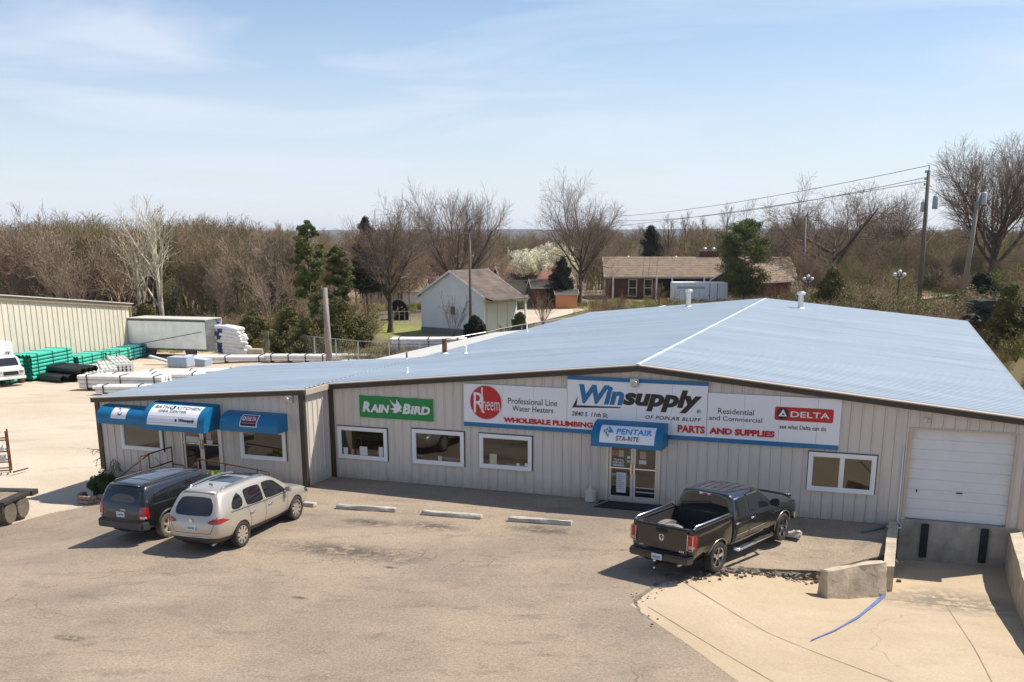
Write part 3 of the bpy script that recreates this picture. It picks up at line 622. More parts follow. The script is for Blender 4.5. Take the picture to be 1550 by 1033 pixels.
for d, s0, s1, z0, z1, m in [(dw[0], a+.14, a+.40, 1.42, 1.62, 'redpaper'), (dw[0], a+.12, a+.62, 1.17, 1.38, 'paper'), (dw[1], mm_+.20, mm_+.38, 1.32, 1.58, 'pinkpaper'), (dw[1], mm_+.19, mm_+.42, 1.17, 1.30, 'paper')]: sticker(d, WG, s0, s1, z0, z1, m, -.018)
mb = MB(); mb.lathe([(.07, 0), (.07, .004)], 14, (a+.52, -.02, 1.54), 'y'); mb.build('sticker', M['bushyellow'], dw[0], WG)

# roll-up dock door ---------------------------------------------------
s0, s1, z0, z1 = DOCK
mb = MB(); mb.box(s0-.04, s0+.04, -.03, .28, z0-.04, z1+.04); mb.box(s1-.04, s1+.04, -.03, .28, z0-.04, z1+.04); mb.box(s0+.04, s1-.04, -.03, .28, z1, z1+.05); mb.build('dock_frame', M['cap'], store, FA)
k = 9; hh = (z1-z0)/k
for i in range(k):
    mb = MB(); za, zb = z0+i*hh, z0+(i+1)*hh-.005
    mb.add([(s0+.04, .16, za), (s0+.04, .15, za+.02), (s0+.04, .15, zb-.02), (s0+.04, .16, zb), (s1-.04, .16, za), (s1-.04, .15, za+.02), (s1-.04, .15, zb-.02), (s1-.04, .16, zb), (s0+.04, .165, zb+.005), (s1-.04, .165, zb+.005)], [(0, 1, 5, 4), (1, 2, 6, 5), (2, 3, 7, 6), (3, 8, 9, 7)])
    for q in (.25, .5, .75):
        zz_ = za+.02+(zb-za-.04)*q; mb.box(s0+.04, s1-.04, .147, .151, zz_-.004, zz_+.004)
    mb.build('dock_door_panel', M['rollup'], store, FA)
mb = MB(); mb.box(19.36, 19.52, .10, .13, 1.02, 1.05); mb.box(18.33, 18.36, .10, .13, .98, 1.06); mb.build('dock_door_handle', M['blackmetal'], store, FA)
mb = MB(); mb.box(s0-.06, SR, -.05, .02, -1.5, .16); mb.box(s0-.06, SR, -.06, .20, .16, .21); mb.build('dock_wall', M['concrete_dk'], store, FA)
for q in (18.56, 20.08):
    mb = MB(); mb.box(q, q+.20, -.17, -.052, -.80, .15); mb.build('dock_bumper', M['rubber'], store, FA, bevel=.015)

# ---------------------------------------------------------------- signs
def board(fr, u0, u1, z0, z1, y=-.07):
    mb = MB(); mb.box(u0, u1, y, -.024, z0, z1); return mb
big = empty('store_sign', FA @ Matrix.Translation((4.83, 0, 2.1)), 'wide white sign board with blue stripe and big blue and black name over the entrance', 'sign')
SY = -.070; FS = FA @ Matrix.Translation((0, SY, 0))
def W2(x, y): return wp(x, y, SY)
def zl(xa, ya, xb, yb):   # straight line of the photo as z(s)
    (s0, z0), (s1, z1) = W2(xa, ya), W2(xb, yb); return lambda s: z0+(z1-z0)*(s-s0)/(s1-s0)
cuts = [702, 760, 808, 858.5]
for i, (xa, xb) in enumerate(zip(cuts[:-1], cuts[1:])):
    sa, sb = W2(xa, 600)[0], W2(xb, 600)[0]; mb = MB(); mb.box(sa, sb-.006, SY, -.024, 2.08, 3.38); mb.build('sign_panel', M['signwhite'], big, FA)
cuts = [859, 912, 964, 1018, 1071.5]
for xa, xb in zip(cuts[:-1], cuts[1:]):
    sa, sb = W2(xa, 600)[0], W2(xb, 600)[0]; mb = MB(); mb.box(sa, sb-.006, SY-.012, -.024, 2.08, 3.66); mb.build('sign_panel', M['signwhite'], big, FA)
cuts = [1072, 1128, 1182, 1240, 1275.5]
for xa, xb in zip(cuts[:-1], cuts[1:]):
    sa, sb = W2(xa, 600)[0], W2(xb, 600)[0]; mb = MB(); mb.box(sa, sb-.006, SY, -.024, 2.10, 3.47); mb.build('sign_panel', M['signwhite'], big, FA)
sA, sB = W2(702, 600)[0], W2(1275.5, 600)[0]; sC, sD = W2(859, 600)[0], W2(1071.5, 600)[0]
mb = MB(); mb.box(sA, sB-.006, SY-.016, SY+.02, 2.045, 2.175); mb.build('blue_stripe', M['signblue'], big, FA)
mb = MB(); mb.box(sC, sD-.006, SY-.022, SY+.02, 3.66, 3.765); mb.build('blue_stripe', M['signblue'], big, FA)
def tx(body, m, x0, y0, x1, y1, bold=0, shear=0, par=big, name='lettering', fr=None, sp=1., dy=.008):
    (u0, v1), (u1, v0) = W2(x0, y0), W2(x1, y1); v0 -= .024*(u1-u0); return text(body, m, par, FS if fr is None else fr, u0, u1, v0, v1, bold, shear, dy, name, sp)
FS2 = FA @ Matrix.Translation((0, SY-.012, 0))
(u, zc) = W2(735.5, 609.5); rad = .52
mb = MB(); mb.lathe([(rad+.03, 0), (rad+.03, -.006)], 40, (u, SY, zc), 'y'); mb.build('logo_ring', M['paper'], big, FA)
mb = MB(); mb.lathe([(rad, -.005), (rad, -.012)], 40, (u, SY, zc), 'y'); mb.build('logo_disc', M['signred'], big, FA)
FS3 = FA @ Matrix.Translation((0, SY-.013, 0))
text('R', M['white'], big, FS3, u-.40, u-.03, zc-.33, zc+.30, .0, 0, .006); text('heem', M['white'], big, FS3, u-.10, u+.46, zc-.24, zc+.17, -.005, 0, .006)
mb = MB(); mb.box(u-.145, u-.10, SY-.019, SY-.012, zc-.24, zc+.46); mb.build('logo_stem', M['white'], big, FA)
tx('Professional Line', M['signgray'], 769, 602, 843.5, 613.5, .004); tx('Water Heaters', M['signgray'], 775.5, 614, 837.5, 624.5, .004)
tx('WHOLESALE PLUMBING', M['signred'], 762, 631.5, 897.5, 644.5, .05, dy=.018)
tx('Win', M['signblue'], 877, 581.5, 944.5, 612.5, .045, .22, fr=FS2); tx('supply', M['signblack'], 943.5, 586.5, 1062, 624.5, .05, .22, fr=FS2)
def W3(x, y): return wp(x, y, SY-.012)
mb = MB(); mb.prism([W3(866, 617), W3(875, 600), W3(872.5, 613.6), W3(939, 616.4), W3(939, 618)], 'y', SY-.018, SY-.011); mb.build('logo_swoosh', M['signblack'], big, FA)
tx('2840 S. 11th St.', M['signblack'], 865.5, 622.5, 920.5, 631, .012, .2, fr=FS2); tx('OF POPLAR BLUFF', M['signblack'], 977, 628.5, 1061, 637, .015, .22, fr=FS2, sp=1.15)
tx('®', M['signblack'], 1055, 620, 1061, 626, 0, fr=FS2)
tx('Residential', M['signgray'], 1087, 618, 1141, 628, .004); tx('and Commercial', M['signgray'], 1073.5, 629, 1153.5, 638.5, .004)
tx('PARTS', M['signred'], 1026, 643, 1067, 656, .05, fr=FS2); tx('AND SUPPLIES', M['signred'], 1074, 647, 1172.5, 660.5, .05, dy=.018)
def rrect(s0, s1, z0, z1, r, n=5):
    p = []
    for cx_, cz_, a0 in ((s1-r, z1-r, 0), (s0+r, z1-r, 90), (s0+r, z0+r, 180), (s1-r, z0+r, 270)):
        for i in range(n+1): q = R(a0+90*i/n); p.append((cx_+r*math.cos(q), cz_+r*math.sin(q)))
    return p
(da, db), (dc, de) = W2(1173.5, 615.5), W2(1261, 641)
mb = MB(); mb.prism(rrect(da, dc, de, db, .06), 'y', SY-.008, SY); mb.build('logo_plate', M['signred'], big, FA)
ec = (da+.22, (db+de)/2)
mb = MB(); mb.lathe([(.165, -.007), (.165, -.013)], 28, (ec[0], SY, ec[1]), 'y'); mb.build('logo_disc', M['signblack'], big, FA)
mb = MB(); mb.prism([(ec[0]-.12, ec[1]-.075), (ec[0]+.01, ec[1]+.13), (ec[0]+.12, ec[1]-.075)], 'y', SY-.018, SY-.012); mb.build('logo_triangle', M['white'], big, FA)
mb = MB(); mb.prism([(ec[0]-.03, ec[1]-.04), (ec[0]+.015, ec[1]+.035), (ec[0]+.055, ec[1]-.04)], 'y', SY-.023, SY-.017); mb.build('logo_hole', M['signblack'], big, FA)
FS4 = FA @ Matrix.Translation((0, SY-.008, 0))
text('DELTA', M['white'], big, FS4, da+.44, dc-.10, de+.11, db-.11, .012, 0, .006)
tx('see what Delta can do', M['signgray'], 1180.5, 642.5, 1250.5, 651.5, .012)
# green banner
ban = empty('green_banner', FA @ Matrix.Translation((1.13, 0, 2.08)), 'green banner with white bird and two white words above the first store window', 'banner')
(ra, rb_), (rc, rd) = wp(543.5, 598, -.03), wp(656, 638.5, -.03)
mb = MB(); nn_ = 28; vs = []
for i in range(nn_+1):
    q = ra+(rc-ra)*i/nn_; wv = .012*math.sin(i*.9)+.008*math.sin(i*2.3)
    sag = -.018*math.sin(math.pi*((i/7) % 1))
    for zz_, yy in ((rd, -.036+wv*.6), ((rb_+rd)/2, -.040-wv), (rb_+sag, -.034)): vs.append((q, yy, zz_))
mb.add(vs, [(3*i+j, 3*i+3+j, 3*i+4+j, 3*i+1+j) for i in range(nn_) for j in (0, 1)]); mb.add([(p[0], p[1]+.01, p[2]) for p in vs], [(3*i+1+j, 3*i+4+j, 3*i+3+j, 3*i+j) for i in range(nn_) for j in (0, 1)])
mb.build('banner_cloth', M['green'], ban, FA, True)
FB = FA @ Matrix.Translation((0, -.056, 0))
def tb(body, x0, y0, x1, y1, bold=.05, sh=.2):
    (u0, v1), (u1, v0) = wp(x0, y0, -.05), wp(x1, y1, -.05); text(body, M['white'], ban, FB, u0, u1, v0, v1, bold, sh, .006)
tb('R', 548.5, 607.5, 561, 624); tb('AIN', 560, 611.5, 590, 626); tb('B', 609, 611, 622, 627.5); tb('IRD', 621, 614.5, 651.5, 629)
bird = [(589, 605), (597, 612), (600, 611), (600, 604.5), (608.5, 617), (606, 620), (609, 623.5), (604, 623), (599, 626), (594, 624), (597.5, 622), (590, 619), (597, 617.5)]
mb = MB(); mb.prism([wp(x, y, -.055) for x, y in bird], 'y', -.062, -.055); mb.build('bird_emblem', M['white'], ban, FA)

# awnings --------------------------------------------------------------
def awning(fr, s0, s1, z0, z1, dep, label, val=.10):
    rt = empty('shop_awning', fr @ Matrix.Translation(((s0+s1)/2, 0, z0)), label, 'awning')
    prof = [(-.02, z1)]
    for i in range(1, 11): q = math.pi/2*i/10; prof.append((-dep*math.sin(q)*.98-.02, z0+val+(z1-z0-val)*math.cos(q)**.85))
    prof.append((-dep-.02, z0)); 
    mb = MB(); n = len(prof); vs = [(s0, y, z) for y, z in prof]+[(s1, y, z) for y, z in prof]
    mb.add(vs, [(i, i+1, n+i+1, n+i) for i in range(n-1)]); 
    mb.add([(s, y*.97, z-.012) for s, y, z in vs], [(i+1, i, n+i, n+i+1) for i in range(n-1)])
    mb.build('canopy', M['awning'], rt, fr, R(40))
    for s in (s0, s1):
        mb = MB(); mb.prism([(-.02, z0)]+prof, 'x', s-.006, s+.006); mb.build('end_panel', M['awning'], rt, fr)
    mb = MB()
    for s in (s0+.03, s1-.03): mb.tube([(s, -.03, z0+.03), (s, -dep+.01, z0+.03)], .012, 6)
    mb.tube([(s0+.03, -dep+.01, z0+.03), (s1-.03, -dep+.01, z0+.03)], .012, 6); mb.build('awning_frame', M['galv'], rt, fr)
    return rt, prof
def awn_patch(rt, fr, prof, s0, s1, i0, i1, m, name='sign_patch', out=.008):
    vs = []; pr = prof[i0:i1+1]
    pr = [(y-out*.8, z+out*.6) for y, z in pr]; n = len(pr); mb = MB()
    mb.add([(s0, y, z) for y, z in pr]+[(s1, y, z) for y, z in pr], [(i, i+1, n+i+1, n+i) for i in range(n-1)]); mb.build(name, m, rt, fr)
def wrap(o, fr, prof, zmap0, zmap1):
    """bend a flat lettering (built on y~0 of fr) onto the awning profile between arc lengths"""
    return
def arc(prof, q):
    L = [0]
    for a_, b_ in zip(prof[:-1], prof[1:]): L.append(L[-1]+math.dist(a_, b_))
    q = q*L[-1]
    for i in range(len(L)-1):
        if q <= L[i+1] or i == len(L)-2: u = (q-L[i])/(L[i+1]-L[i]); a_, b_ = prof[i], prof[i+1]; return (a_[0]+(b_[0]-a_[0])*u, a_[1]+(b_[1]-a_[1])*u, (b_[0]-a_[0])/(L[i+1]-L[i]), (b_[1]-a_[1])/(L[i+1]-L[i]))
def curved(rt, fr, prof, o, out=.012):
    """vertices hold (s, -depth, q) with q the arc fraction; move them onto the curve"""
    me = o.data; v = np.empty(len(me.vertices)*3); me.vertices.foreach_get('co', v); v = v.reshape(-1, 3)
    inv = np.array((fr.inverted() @ MW[rt.name])); v = v @ inv[:3, :3].T+inv[:3, 3]; q = []
    for s, dy, z in v:
        y_, z_, ty, tz = arc(prof, 1-z); q.append((s, y_+tz*(out-dy), z_-ty*(out-dy)) if True else 0)
    me.vertices.foreach_set('co', tolocal(q, fr, rt).astype(np.float32).ravel()); me.update()
def patch_on(rt, fr, prof, s0, s1, q0, q1, m, name, out=.004, n=8):
    mb = MB(); vs = []
    for i in range(n+1):
        y_, z_, ty, tz = arc(prof, 1-(q0+(q1-q0)*i/n))
        for s in (s0, s1): vs.append((s, y_+tz*out, z_-ty*out))
    mb.add(vs, [(2*i, 2*i+1, 2*i+3, 2*i+2) for i in range(n)]); mb.build(name, m, rt, fr)
ap, pf = awning(FA, 9.22, 11.36, 1.84, 2.52, .78, 'blue curved awning with white panel over the glass entrance doors of the main front')
patch_on(ap, FA, pf, 9.47, 11.12, .10, .60, M['signwhite'], 'sign_patch')
for body, u0, u1, q0, q1, m, bd in [('PENTAIR', 9.97, 11.03, .33, .49, M['cyan'], .02), ('STA-RITE', 9.97, 10.66, .17, .28, M['signgray'], .008)]:
    o = text(body, m, ap, FA, u0, u1, q0, q1, bd, 0, .004); curved(ap, FA, pf, o)
def shape_on(rt, fr, prof, poly, m, name, out=.012):
    mb = MB(); mb.add([(s, 0, q) for s, q in poly], [tuple(range(len(poly)))]); o = mb.build(name, m, rt, fr); curved(rt, fr, prof, o, out)
shape_on(ap, FA, pf, [(9.72, .55), (9.88, .385), (9.70, .21), (9.76, .385)], M['cyan'], 'logo_arrow')
for k, (x, y) in enumerate([(9.60, .40), (9.66, .45), (9.66, .34), (9.73, .40), (9.72, .29), (9.73, .50)]):
    shape_on(ap, FA, pf, [(x-.035, y), (x+.02, y+.05), (x+.02, y-.05)], M['signgray'] if k < 3 else M['green'], 'logo_chip')
aw1, pf1 = awning(WG, -7.62, -5.60, 1.74, 2.30, .62, 'blue curved awning with small square emblem over the window beside the weeping tree')
patch_on(aw1, WG, pf1, -7.03, -6.42, .20, .70, M['signwhite'], 'sign_patch')
sw = [(-6.86, .55), (-6.80, .60), (-6.74, .58), (-6.72, .50), (-6.78, .40), (-6.74, .32), (-6.66, .31), (-6.60, .38), (-6.61, .46), (-6.57, .46), (-6.55, .36), (-6.62, .26), (-6.76, .25), (-6.84, .34), (-6.79, .46), (-6.82, .53)]
shape_on(aw1, WG, pf1, sw[:9]+[(-6.63, .40), (-6.68, .35), (-6.74, .37), (-6.755, .42), (-6.70, .52), (-6.74, .61), (-6.81, .64)], M['signblack'], 'swirl_emblem')
aw2, pf2 = awning(WG, -5.50, -3.10, 1.72, 2.52, .95, 'large blue curved awning with white panel over the glass doors of the low wing')
patch_on(aw2, WG, pf2, -5.30, -3.36, .12, .72, M['signwhite'], 'sign_patch')
for body, u0, u1, q0, q1, m, bd, sp in [('BATH', -5.18, -4.66, .56, .66, M['signgray'], 0, 1.2), ('KITCHEN', -4.34, -3.44, .56, .66, M['signgray'], 0, 1.2), ('&', -4.57, -4.46, .56, .66, M['white'], .02, 1), ('IDEA CENTER', -4.95, -3.88, .44, .51, M['signgray'], 0, 1.5), ('Winsupply', -4.08, -3.46, .20, .30, M['signblack'], .03, 1)]:
    o = text(body, m, aw2, WG, u0, u1, q0, q1, bd, .2 if body[0] == 'W' else 0, .004); curved(aw2, WG, pf2, o, .016 if body == '&' else .012)
shape_on(aw2, WG, pf2, [(-4.515+.11*math.cos(R(a_)), .61+.075*math.sin(R(a_))) for a_ in range(0, 360, 20)], M['signblack'], 'emblem_disc', .011)
shape_on(aw2, WG, pf2, [(-4.18+.035*math.cos(R(a_)), .25+.035*math.sin(R(a_))) for a_ in range(0, 360, 30)], M['signblack'], 'emblem_dot')
aw3, pf3 = awning(WG, -2.72, -.58, 1.80, 2.36, .62, 'blue curved awning with small red plate beside the step in the wall')
patch_on(aw3, WG, pf3, -1.98, -1.34, .17, .66, M['signwhite'], 'sign_patch'); patch_on(aw3, WG, pf3, -1.95, -1.37, .30, .62, mat('plate_maroon', (.22, .012, .05), .4), 'red_plate', .008)
patch_on(aw3, WG, pf3, -1.95, -1.37, .20, .29, M['signblack'], 'black_strip', .008)
o = text('DELTA', M['white'], aw3, WG, -1.76, -1.41, .38, .54, .02, 0, .004); curved(aw3, WG, pf3, o, .012)
shape_on(aw3, WG, pf3, [(-1.85+.065*math.cos(R(a_)), .46+.085*math.sin(R(a_))) for a_ in range(0, 360, 30)], M['white'], 'emblem_disc', .012)
shape_on(aw3, WG, pf3, [(-1.89, .43), (-1.85, .52), (-1.81, .43)], M['signblack'], 'emblem_triangle', .014)

# wall fittings
def floodlight(fr, x, z, y, label, tilt=1, sc_=1.):
    r_ = empty('wall_lamp', fr @ Matrix.Translation((x, y, z)) @ Matrix.Scale(sc_, 4), label, 'lamp'); f_ = MW[r_.name]
    mb = MB(); mb.box(-.10, .10, -.05, .0, -.09, .09); mb.build('wall_plate', M['alu'], r_, f_, bevel=.01)
    mb = MB(); mb.tube([(0, -.04, 0), (.05, -.14, .02)], .02, 8); mb.build('lamp_arm', M['alu'], r_, f_)
    mb = MB(); mb.lathe([(.03, 0), (.05, -.03), (.075, -.12), (.07, -.13)], 14, (.05, -.12, -.0), 'y'); mb.build('lamp_head', M['galv'], r_, f_, True)
    mb = MB(); mb.lathe([(.062, -.131), (.055, -.137)], 14, (.05, -.12, 0), 'y'); mb.build('lens', M['creampaper'], r_, f_)
    return r_
floodlight(FA, wp(962, 578)[0], 3.66, -.10, 'small grey twin lamp fixed at the top edge of the big store sign', sc_=1.3)
f2 = floodlight(WG, -.45, 2.84, -.024, 'square beige flood lamp high on the wing wall near its corner', sc_=1.3)
floodlight(FA, wp(1403, 636)[0], 3.02, -.024, 'small white lamp on the wall above the dock door', sc_=.7)
def smalltube(name, pts, r_, m, label, cat, fr=FA, n=8):
    mb = MB(); mb.tube(pts, r_, n); o = mb.build(name, m, None, fr, True); props(o, label, cat); return o
smalltube('conduit_pipe', [(17.91, -.05, 2.28), (17.92, -.05, .35), (17.92, -.06, .18), (18.03, -.08, .05), (18.03, -.35, .04), (17.65, -.36, .05)], .024, M['pvc'], 'thin white plastic pipe running down the wall beside the dock door', 'pipe')
smalltube('loose_pipe', [(17.05, -1.15, .06), (17.6, -.45, .06)], .04, mat('grey_blue_pipe', (.10, .16, .18), .5), 'short grey blue pipe lying on the pavement by the dock wall', 'pipe')
# cigarette receptacle
cr = empty('ash_receptacle', FA @ Matrix.Translation((9.10, -.32, .01)), 'beige smoking receptacle with thin neck standing beside the entrance doors', 'ash bin')
f_ = MW[cr.name]; M['beigeplastic'] = mat('beige_plastic', (.55, .51, .44), .5)
mb = MB(); mb.lathe([(.13, 0), (.17, .03), (.16, .26), (.155, .30)], 20); mb.build('bucket', M['beigeplastic'], cr, f_, R(40))
mb = MB(); mb.lathe([(.18, .30), (.18, .335), (.10, .36), (.045, .42), (.032, .55), (.028, .98), (.018, 1.0)], 20); mb.build('neck', M['beigeplastic'], cr, f_, R(40))
mb = MB(); mb.box(9.36, 11.30, -.95, -.12, .015, .04); o = mb.build('door_mat', M['mat'], None, FA, bevel=.008); props(o, 'dark rubber mat lying before the main entrance doors', 'mat')
mb = MB(); mb.tube([(9.36, -.98, .04), (9.62, -.10, .04)], .03, 6); o = mb.build('wooden_stake', M['wood'], None, FA); props(o, 'thin weathered wooden strip lying along the edge of the door mat', 'wood strip')
# small white spout
mb = MB(); mb.tube([(11.62, -.05, .20), (11.62, -.12, .18), (11.64, -.14, .08)], .035, 8); o = mb.build('wall_spout', M['pvc'], None, FA, True); props(o, 'small white spout sticking out low on the wall beside the entrance', 'pipe')

# roof vents
def vent(s, y, h, r_, label, capd=False, m='galv'):
    z = (APZ+.10 if True else 0); z = (APZ+.10+(ELZ-APZ)*(APX-s-.023*y)/APX if s < APX-.023*y else APZ+.1+(ERZ-APZ)*(s-APX+.023*y)/(SR-APX))
    if s < 0: z = 3.16+(s)*(.68/8.2)
    v_ = empty('roof_vent', FA @ Matrix.Translation((s, y, z)), label, 'roof vent'); f_ = MW[v_.name]
    mb = MB(); mb.lathe([(r_*2.2, -.03), (r_*1.6, .02), (r_*1.1, .09)], 14); mb.build('base_flashing', M['white'], v_, f_, True)
    mb = MB(); mb.lathe([(r_, -.03), (r_, h)], 14); mb.build('pipe', M[m], v_, f_, R(40))
    if capd: mb = MB(); mb.lathe([(r_*.9, h), (r_*1.6, h+.02), (r_*1.7, h+.12), (r_*1.2, h+.17), (r_*.5, h+.2)], 16); mb.build('cap', M[m], v_, f_, R(40))
    return v_
vent(5.7, 30.5, .82, .14, 'tall galvanised vent with round cap on the roof slope left of the ridge', True)
vent(12.1, 28.5, .72, .14, 'capped galvanised vent just beyond the roof ridge on the bright slope', True)
vent(.35, 8.6, .62, .10, 'rusty stub pipe standing on the roof near the lean-to', False, 'rust')
vent(1.45, 8.1, .34, .07, 'short white pipe alone in the middle of the darker roof slope', False, 'pvc')
vent(2.1, 1.6, .22, .045, 'smallest white pipe close behind the brown roof edge', False, 'pvc')
vent(-.5, 6.9, .30, .035, 'thin dark pipe at the back edge of the low wing roof', False, 'rust')
vent(.25, 18.6, .42, .035, 'thin white pipe beside the pale lean-to roof', False, 'pvc')

# ---------------------------------------------------------------- wheel stops, kerb block, retaining walls
def concrete_piece(name, mw, L, W_, H_, m, label, cat, group=None, seed=0, cham=.25, noise=.012):
    bm = bmesh.new(); bmesh.ops.create_cube(bm, size=1); bmesh.ops.scale(bm, vec=(L, W_, H_), verts=bm.verts); bmesh.ops.translate(bm, vec=(0, 0, H_/2), verts=bm.verts)
    for v_ in bm.verts:
        if v_.co.z > H_*.5: v_.co.y *= (1-cham)
    bmesh.ops.bevel(bm, geom=bm.edges[:], offset=.02, segments=1, affect='EDGES')
    bmesh.ops.subdivide_edges(bm, edges=[e for e in bm.edges if e.calc_length() > .2], cuts=5, use_grid_fill=True); r2 = random.Random(seed)
    for v_ in bm.verts:
        k_ = noise*(1.8 if v_.co.z > H_*.8 else .8)
        v_.co += Vector((r2.uniform(-k_, k_), r2.uniform(-k_, k_), r2.uniform(-k_, k_*.3)))
    me = bpy.data.meshes.new(name); bm.to_mesh(me); bm.free(); o = link_mesh(name, me, m, None, R(40)); o.matrix_world = mw; props(o, label, cat, group); return o
stops = [((440, 765), (477, 769), 'wheel stop half hidden before the front wheel of the pale crossover'), ((509, 771), (599, 776.5), 'first whole concrete wheel stop east of the pale crossover'), ((639, 780), (729, 787), 'middle concrete wheel stop facing the window in the centre of the front'), ((770, 790), (866, 796.5), 'concrete wheel stop nearest to the entrance doors')]
for i, (a_, b_, lab) in enumerate(stops):
    p = G(*a_); q = G(*b_)
    if i == 0: d_ = (q-p)/np.linalg.norm(q-p); p = q-d_*1.83
    c_ = (p+q)/2; concrete_piece('wheel_stop', frame(c_[0], c_[1]+.06, .014, math.atan2(q[1]-p[1], q[0]-p[0])), 1.83, .20, .13, M['stop'], lab.replace('east of', 'beside'), 'wheel stop', 'concrete wheel stops along the parking row', i)
p = G(1200, 812); concrete_piece('concrete_chunk', frame(p[0], p[1], .01, -.5), .42, .26, .16, M['stop'], 'broken lump of concrete beside the front wheel of the black pickup', 'concrete chunk', None, 9, .5, .03)
bz = float(ramp(*pw(17.1, -4.4))); pc = pw(17.03, -4.55); an = math.atan2(*(np.array(pw(17.85, -3.75))-np.array(pw(16.2, -5.35)))[::-1])
concrete_piece('concrete_barrier', frame(pc[0], pc[1], bz-.08, an), 1.85, .42, .92, M['concrete'], 'rough concrete barrier block standing askew at the top of the ramp', 'barrier', None, 4, .45, .018)
def retaining(pts, th, ztop_, zbot, label):
    mb = MB()
    n = len(pts); vs = []; 
    for i in range(n):
        p = np.array(pts[i]); a_ = np.array(pts[max(0, i-1)]); b_ = np.array(pts[min(n-1, i+1)]); d_ = (b_-a_)/np.linalg.norm(b_-a_); nn2 = np.array([-d_[1], d_[0]])*th/2
        jx = rnd.uniform(-.015, .015)
        for sg in (-1, 1): q = p+nn2*sg; vs += [(q[0], q[1], zbot), (q[0]+jx, q[1], ztop_(i)+rnd.uniform(-.015, .015))]
    fs = []
    for i in range(n-1): o_ = 4*i; fs += [(o_, o_+4, o_+5, o_+1), (o_+2, o_+3, o_+7, o_+6), (o_+1, o_+5, o_+7, o_+3)]
    fs += [(0, 1, 3, 2), (4*n-4, 4*n-2, 4*n-1, 4*n-3)]; mb.add(vs, fs); o = mb.build('retaining_wall', M['concrete'], None, FA); props(o, label, 'retaining wall'); return o
retaining([(17.82, -.08-k_*.38) for k_ in range(10)], .26, lambda i: .14-.012*i-(.02*i if i > 6 else 0), -1.2, 'short concrete wall between the pavement and the loading ramp')
retaining([(20.93, -.10-k_*.6) for k_ in range(24)], .30, lambda i: .16+.01*math.sin(i*1.7), -1.4, 'long pale concrete wall along the outer side of the loading ramp')

# ================================================================== VEHICLES
def eval_mesh(me, mods):
    o = bpy.data.objects.new('tmp', me); C.objects.link(o); extra = []
    for kind, arg in mods:
        m = o.modifiers.new('m', kind)
        if kind == 'SUBSURF': m.levels = arg; m.render_levels = arg
        else:
            c = bpy.data.objects.new('cut', arg); C.objects.link(c); extra.append(c); m.operation = 'DIFFERENCE'; m.solver = 'EXACT'; m.object = c
    dg = bpy.context.evaluated_depsgraph_get(); dg.update(); out = bpy.data.meshes.new_from_object(o.evaluated_get(dg))
    for q in [o]+extra: bpy.data.objects.remove(q)
    return out
def loft(stations, crease=(), endbulge=.03):
    """stations: list of (x, [(y,z)...] bottom centre -> roof centre, [dx...])"""
    K = len(stations[0][1]); bm = bmesh.new(); rings = []
    for x, pr, dx in stations:
        Lr = []; 
        for i, (y, z) in enumerate(pr): Lr.append((bm.verts.new((x+dx[i], y, z)), None if y == 0 else bm.verts.new((x+dx[i], -y, z))))
        rings.append(Lr)
    g = lambda r, i, s: r[i][0] if (s > 0 or r[i][1] is None) else r[i][1]
    for a, b in zip(rings[:-1], rings[1:]):
        for i in range(K-1):
            for s in (1, -1):
                q = [g(a, i, s), g(b, i, s), g(b, i+1, s), g(a, i+1, s)]; bm.faces.new(q if s < 0 else q[::-1])
    for r, bul in ((rings[0], -endbulge), (rings[-1], endbulge)):
        cen = []
        for i in range(K):
            if r[i][1] is None: cen.append(r[i][0])
            else: p = r[i][0].co; cen.append(bm.verts.new((p.x+bul, 0, p.z)))
        for i in range(K-1):
            for s in (1, -1):
                q = [g(r, i, s), g(r, i+1, s), cen[i+1], cen[i]]; q2 = []
                for v_ in q:
                    if v_ not in q2: q2.append(v_)
                if len(q2) >= 3: bm.faces.new(q2)
    bmesh.ops.recalc_face_normals(bm, faces=bm.faces)
    if crease:
        cl_ = bm.edges.layers.float.new('crease_edge')
        for (i, val) in crease:   # crease along the ring index i
            for a, b in zip(rings[:-1], rings[1:]):
                for s in (1, -1):
                    e = bm.edges.get((g(a, i, s), g(b, i, s)))
                    if e: e[cl_] = val
    me = bpy.data.meshes.new('loft'); bm.to_mesh(me); bm.free(); return me
def cyl_mesh(x, y0, y1, z, r_, n=28):
    mb = MB(); mb.lathe([(r_, y0), (r_, y1)], n, (x, 0, z), 'y'); me = bpy.data.meshes.new('c'); me.from_pydata(mb.v, [], mb.f)
    bm = bmesh.new(); bm.from_mesh(me); bmesh.ops.recalc_face_normals(bm, faces=bm.faces); bm.to_mesh(me); bm.free(); return me
def box_mesh(*a):
    mb = MB(); mb.box(*a); me = bpy.data.meshes.new('c'); me.from_pydata(mb.v, [], mb.f); bm = bmesh.new(); bm.from_mesh(me); bmesh.ops.recalc_face_normals(bm, faces=bm.faces); bm.to_mesh(me); bm.free(); return me
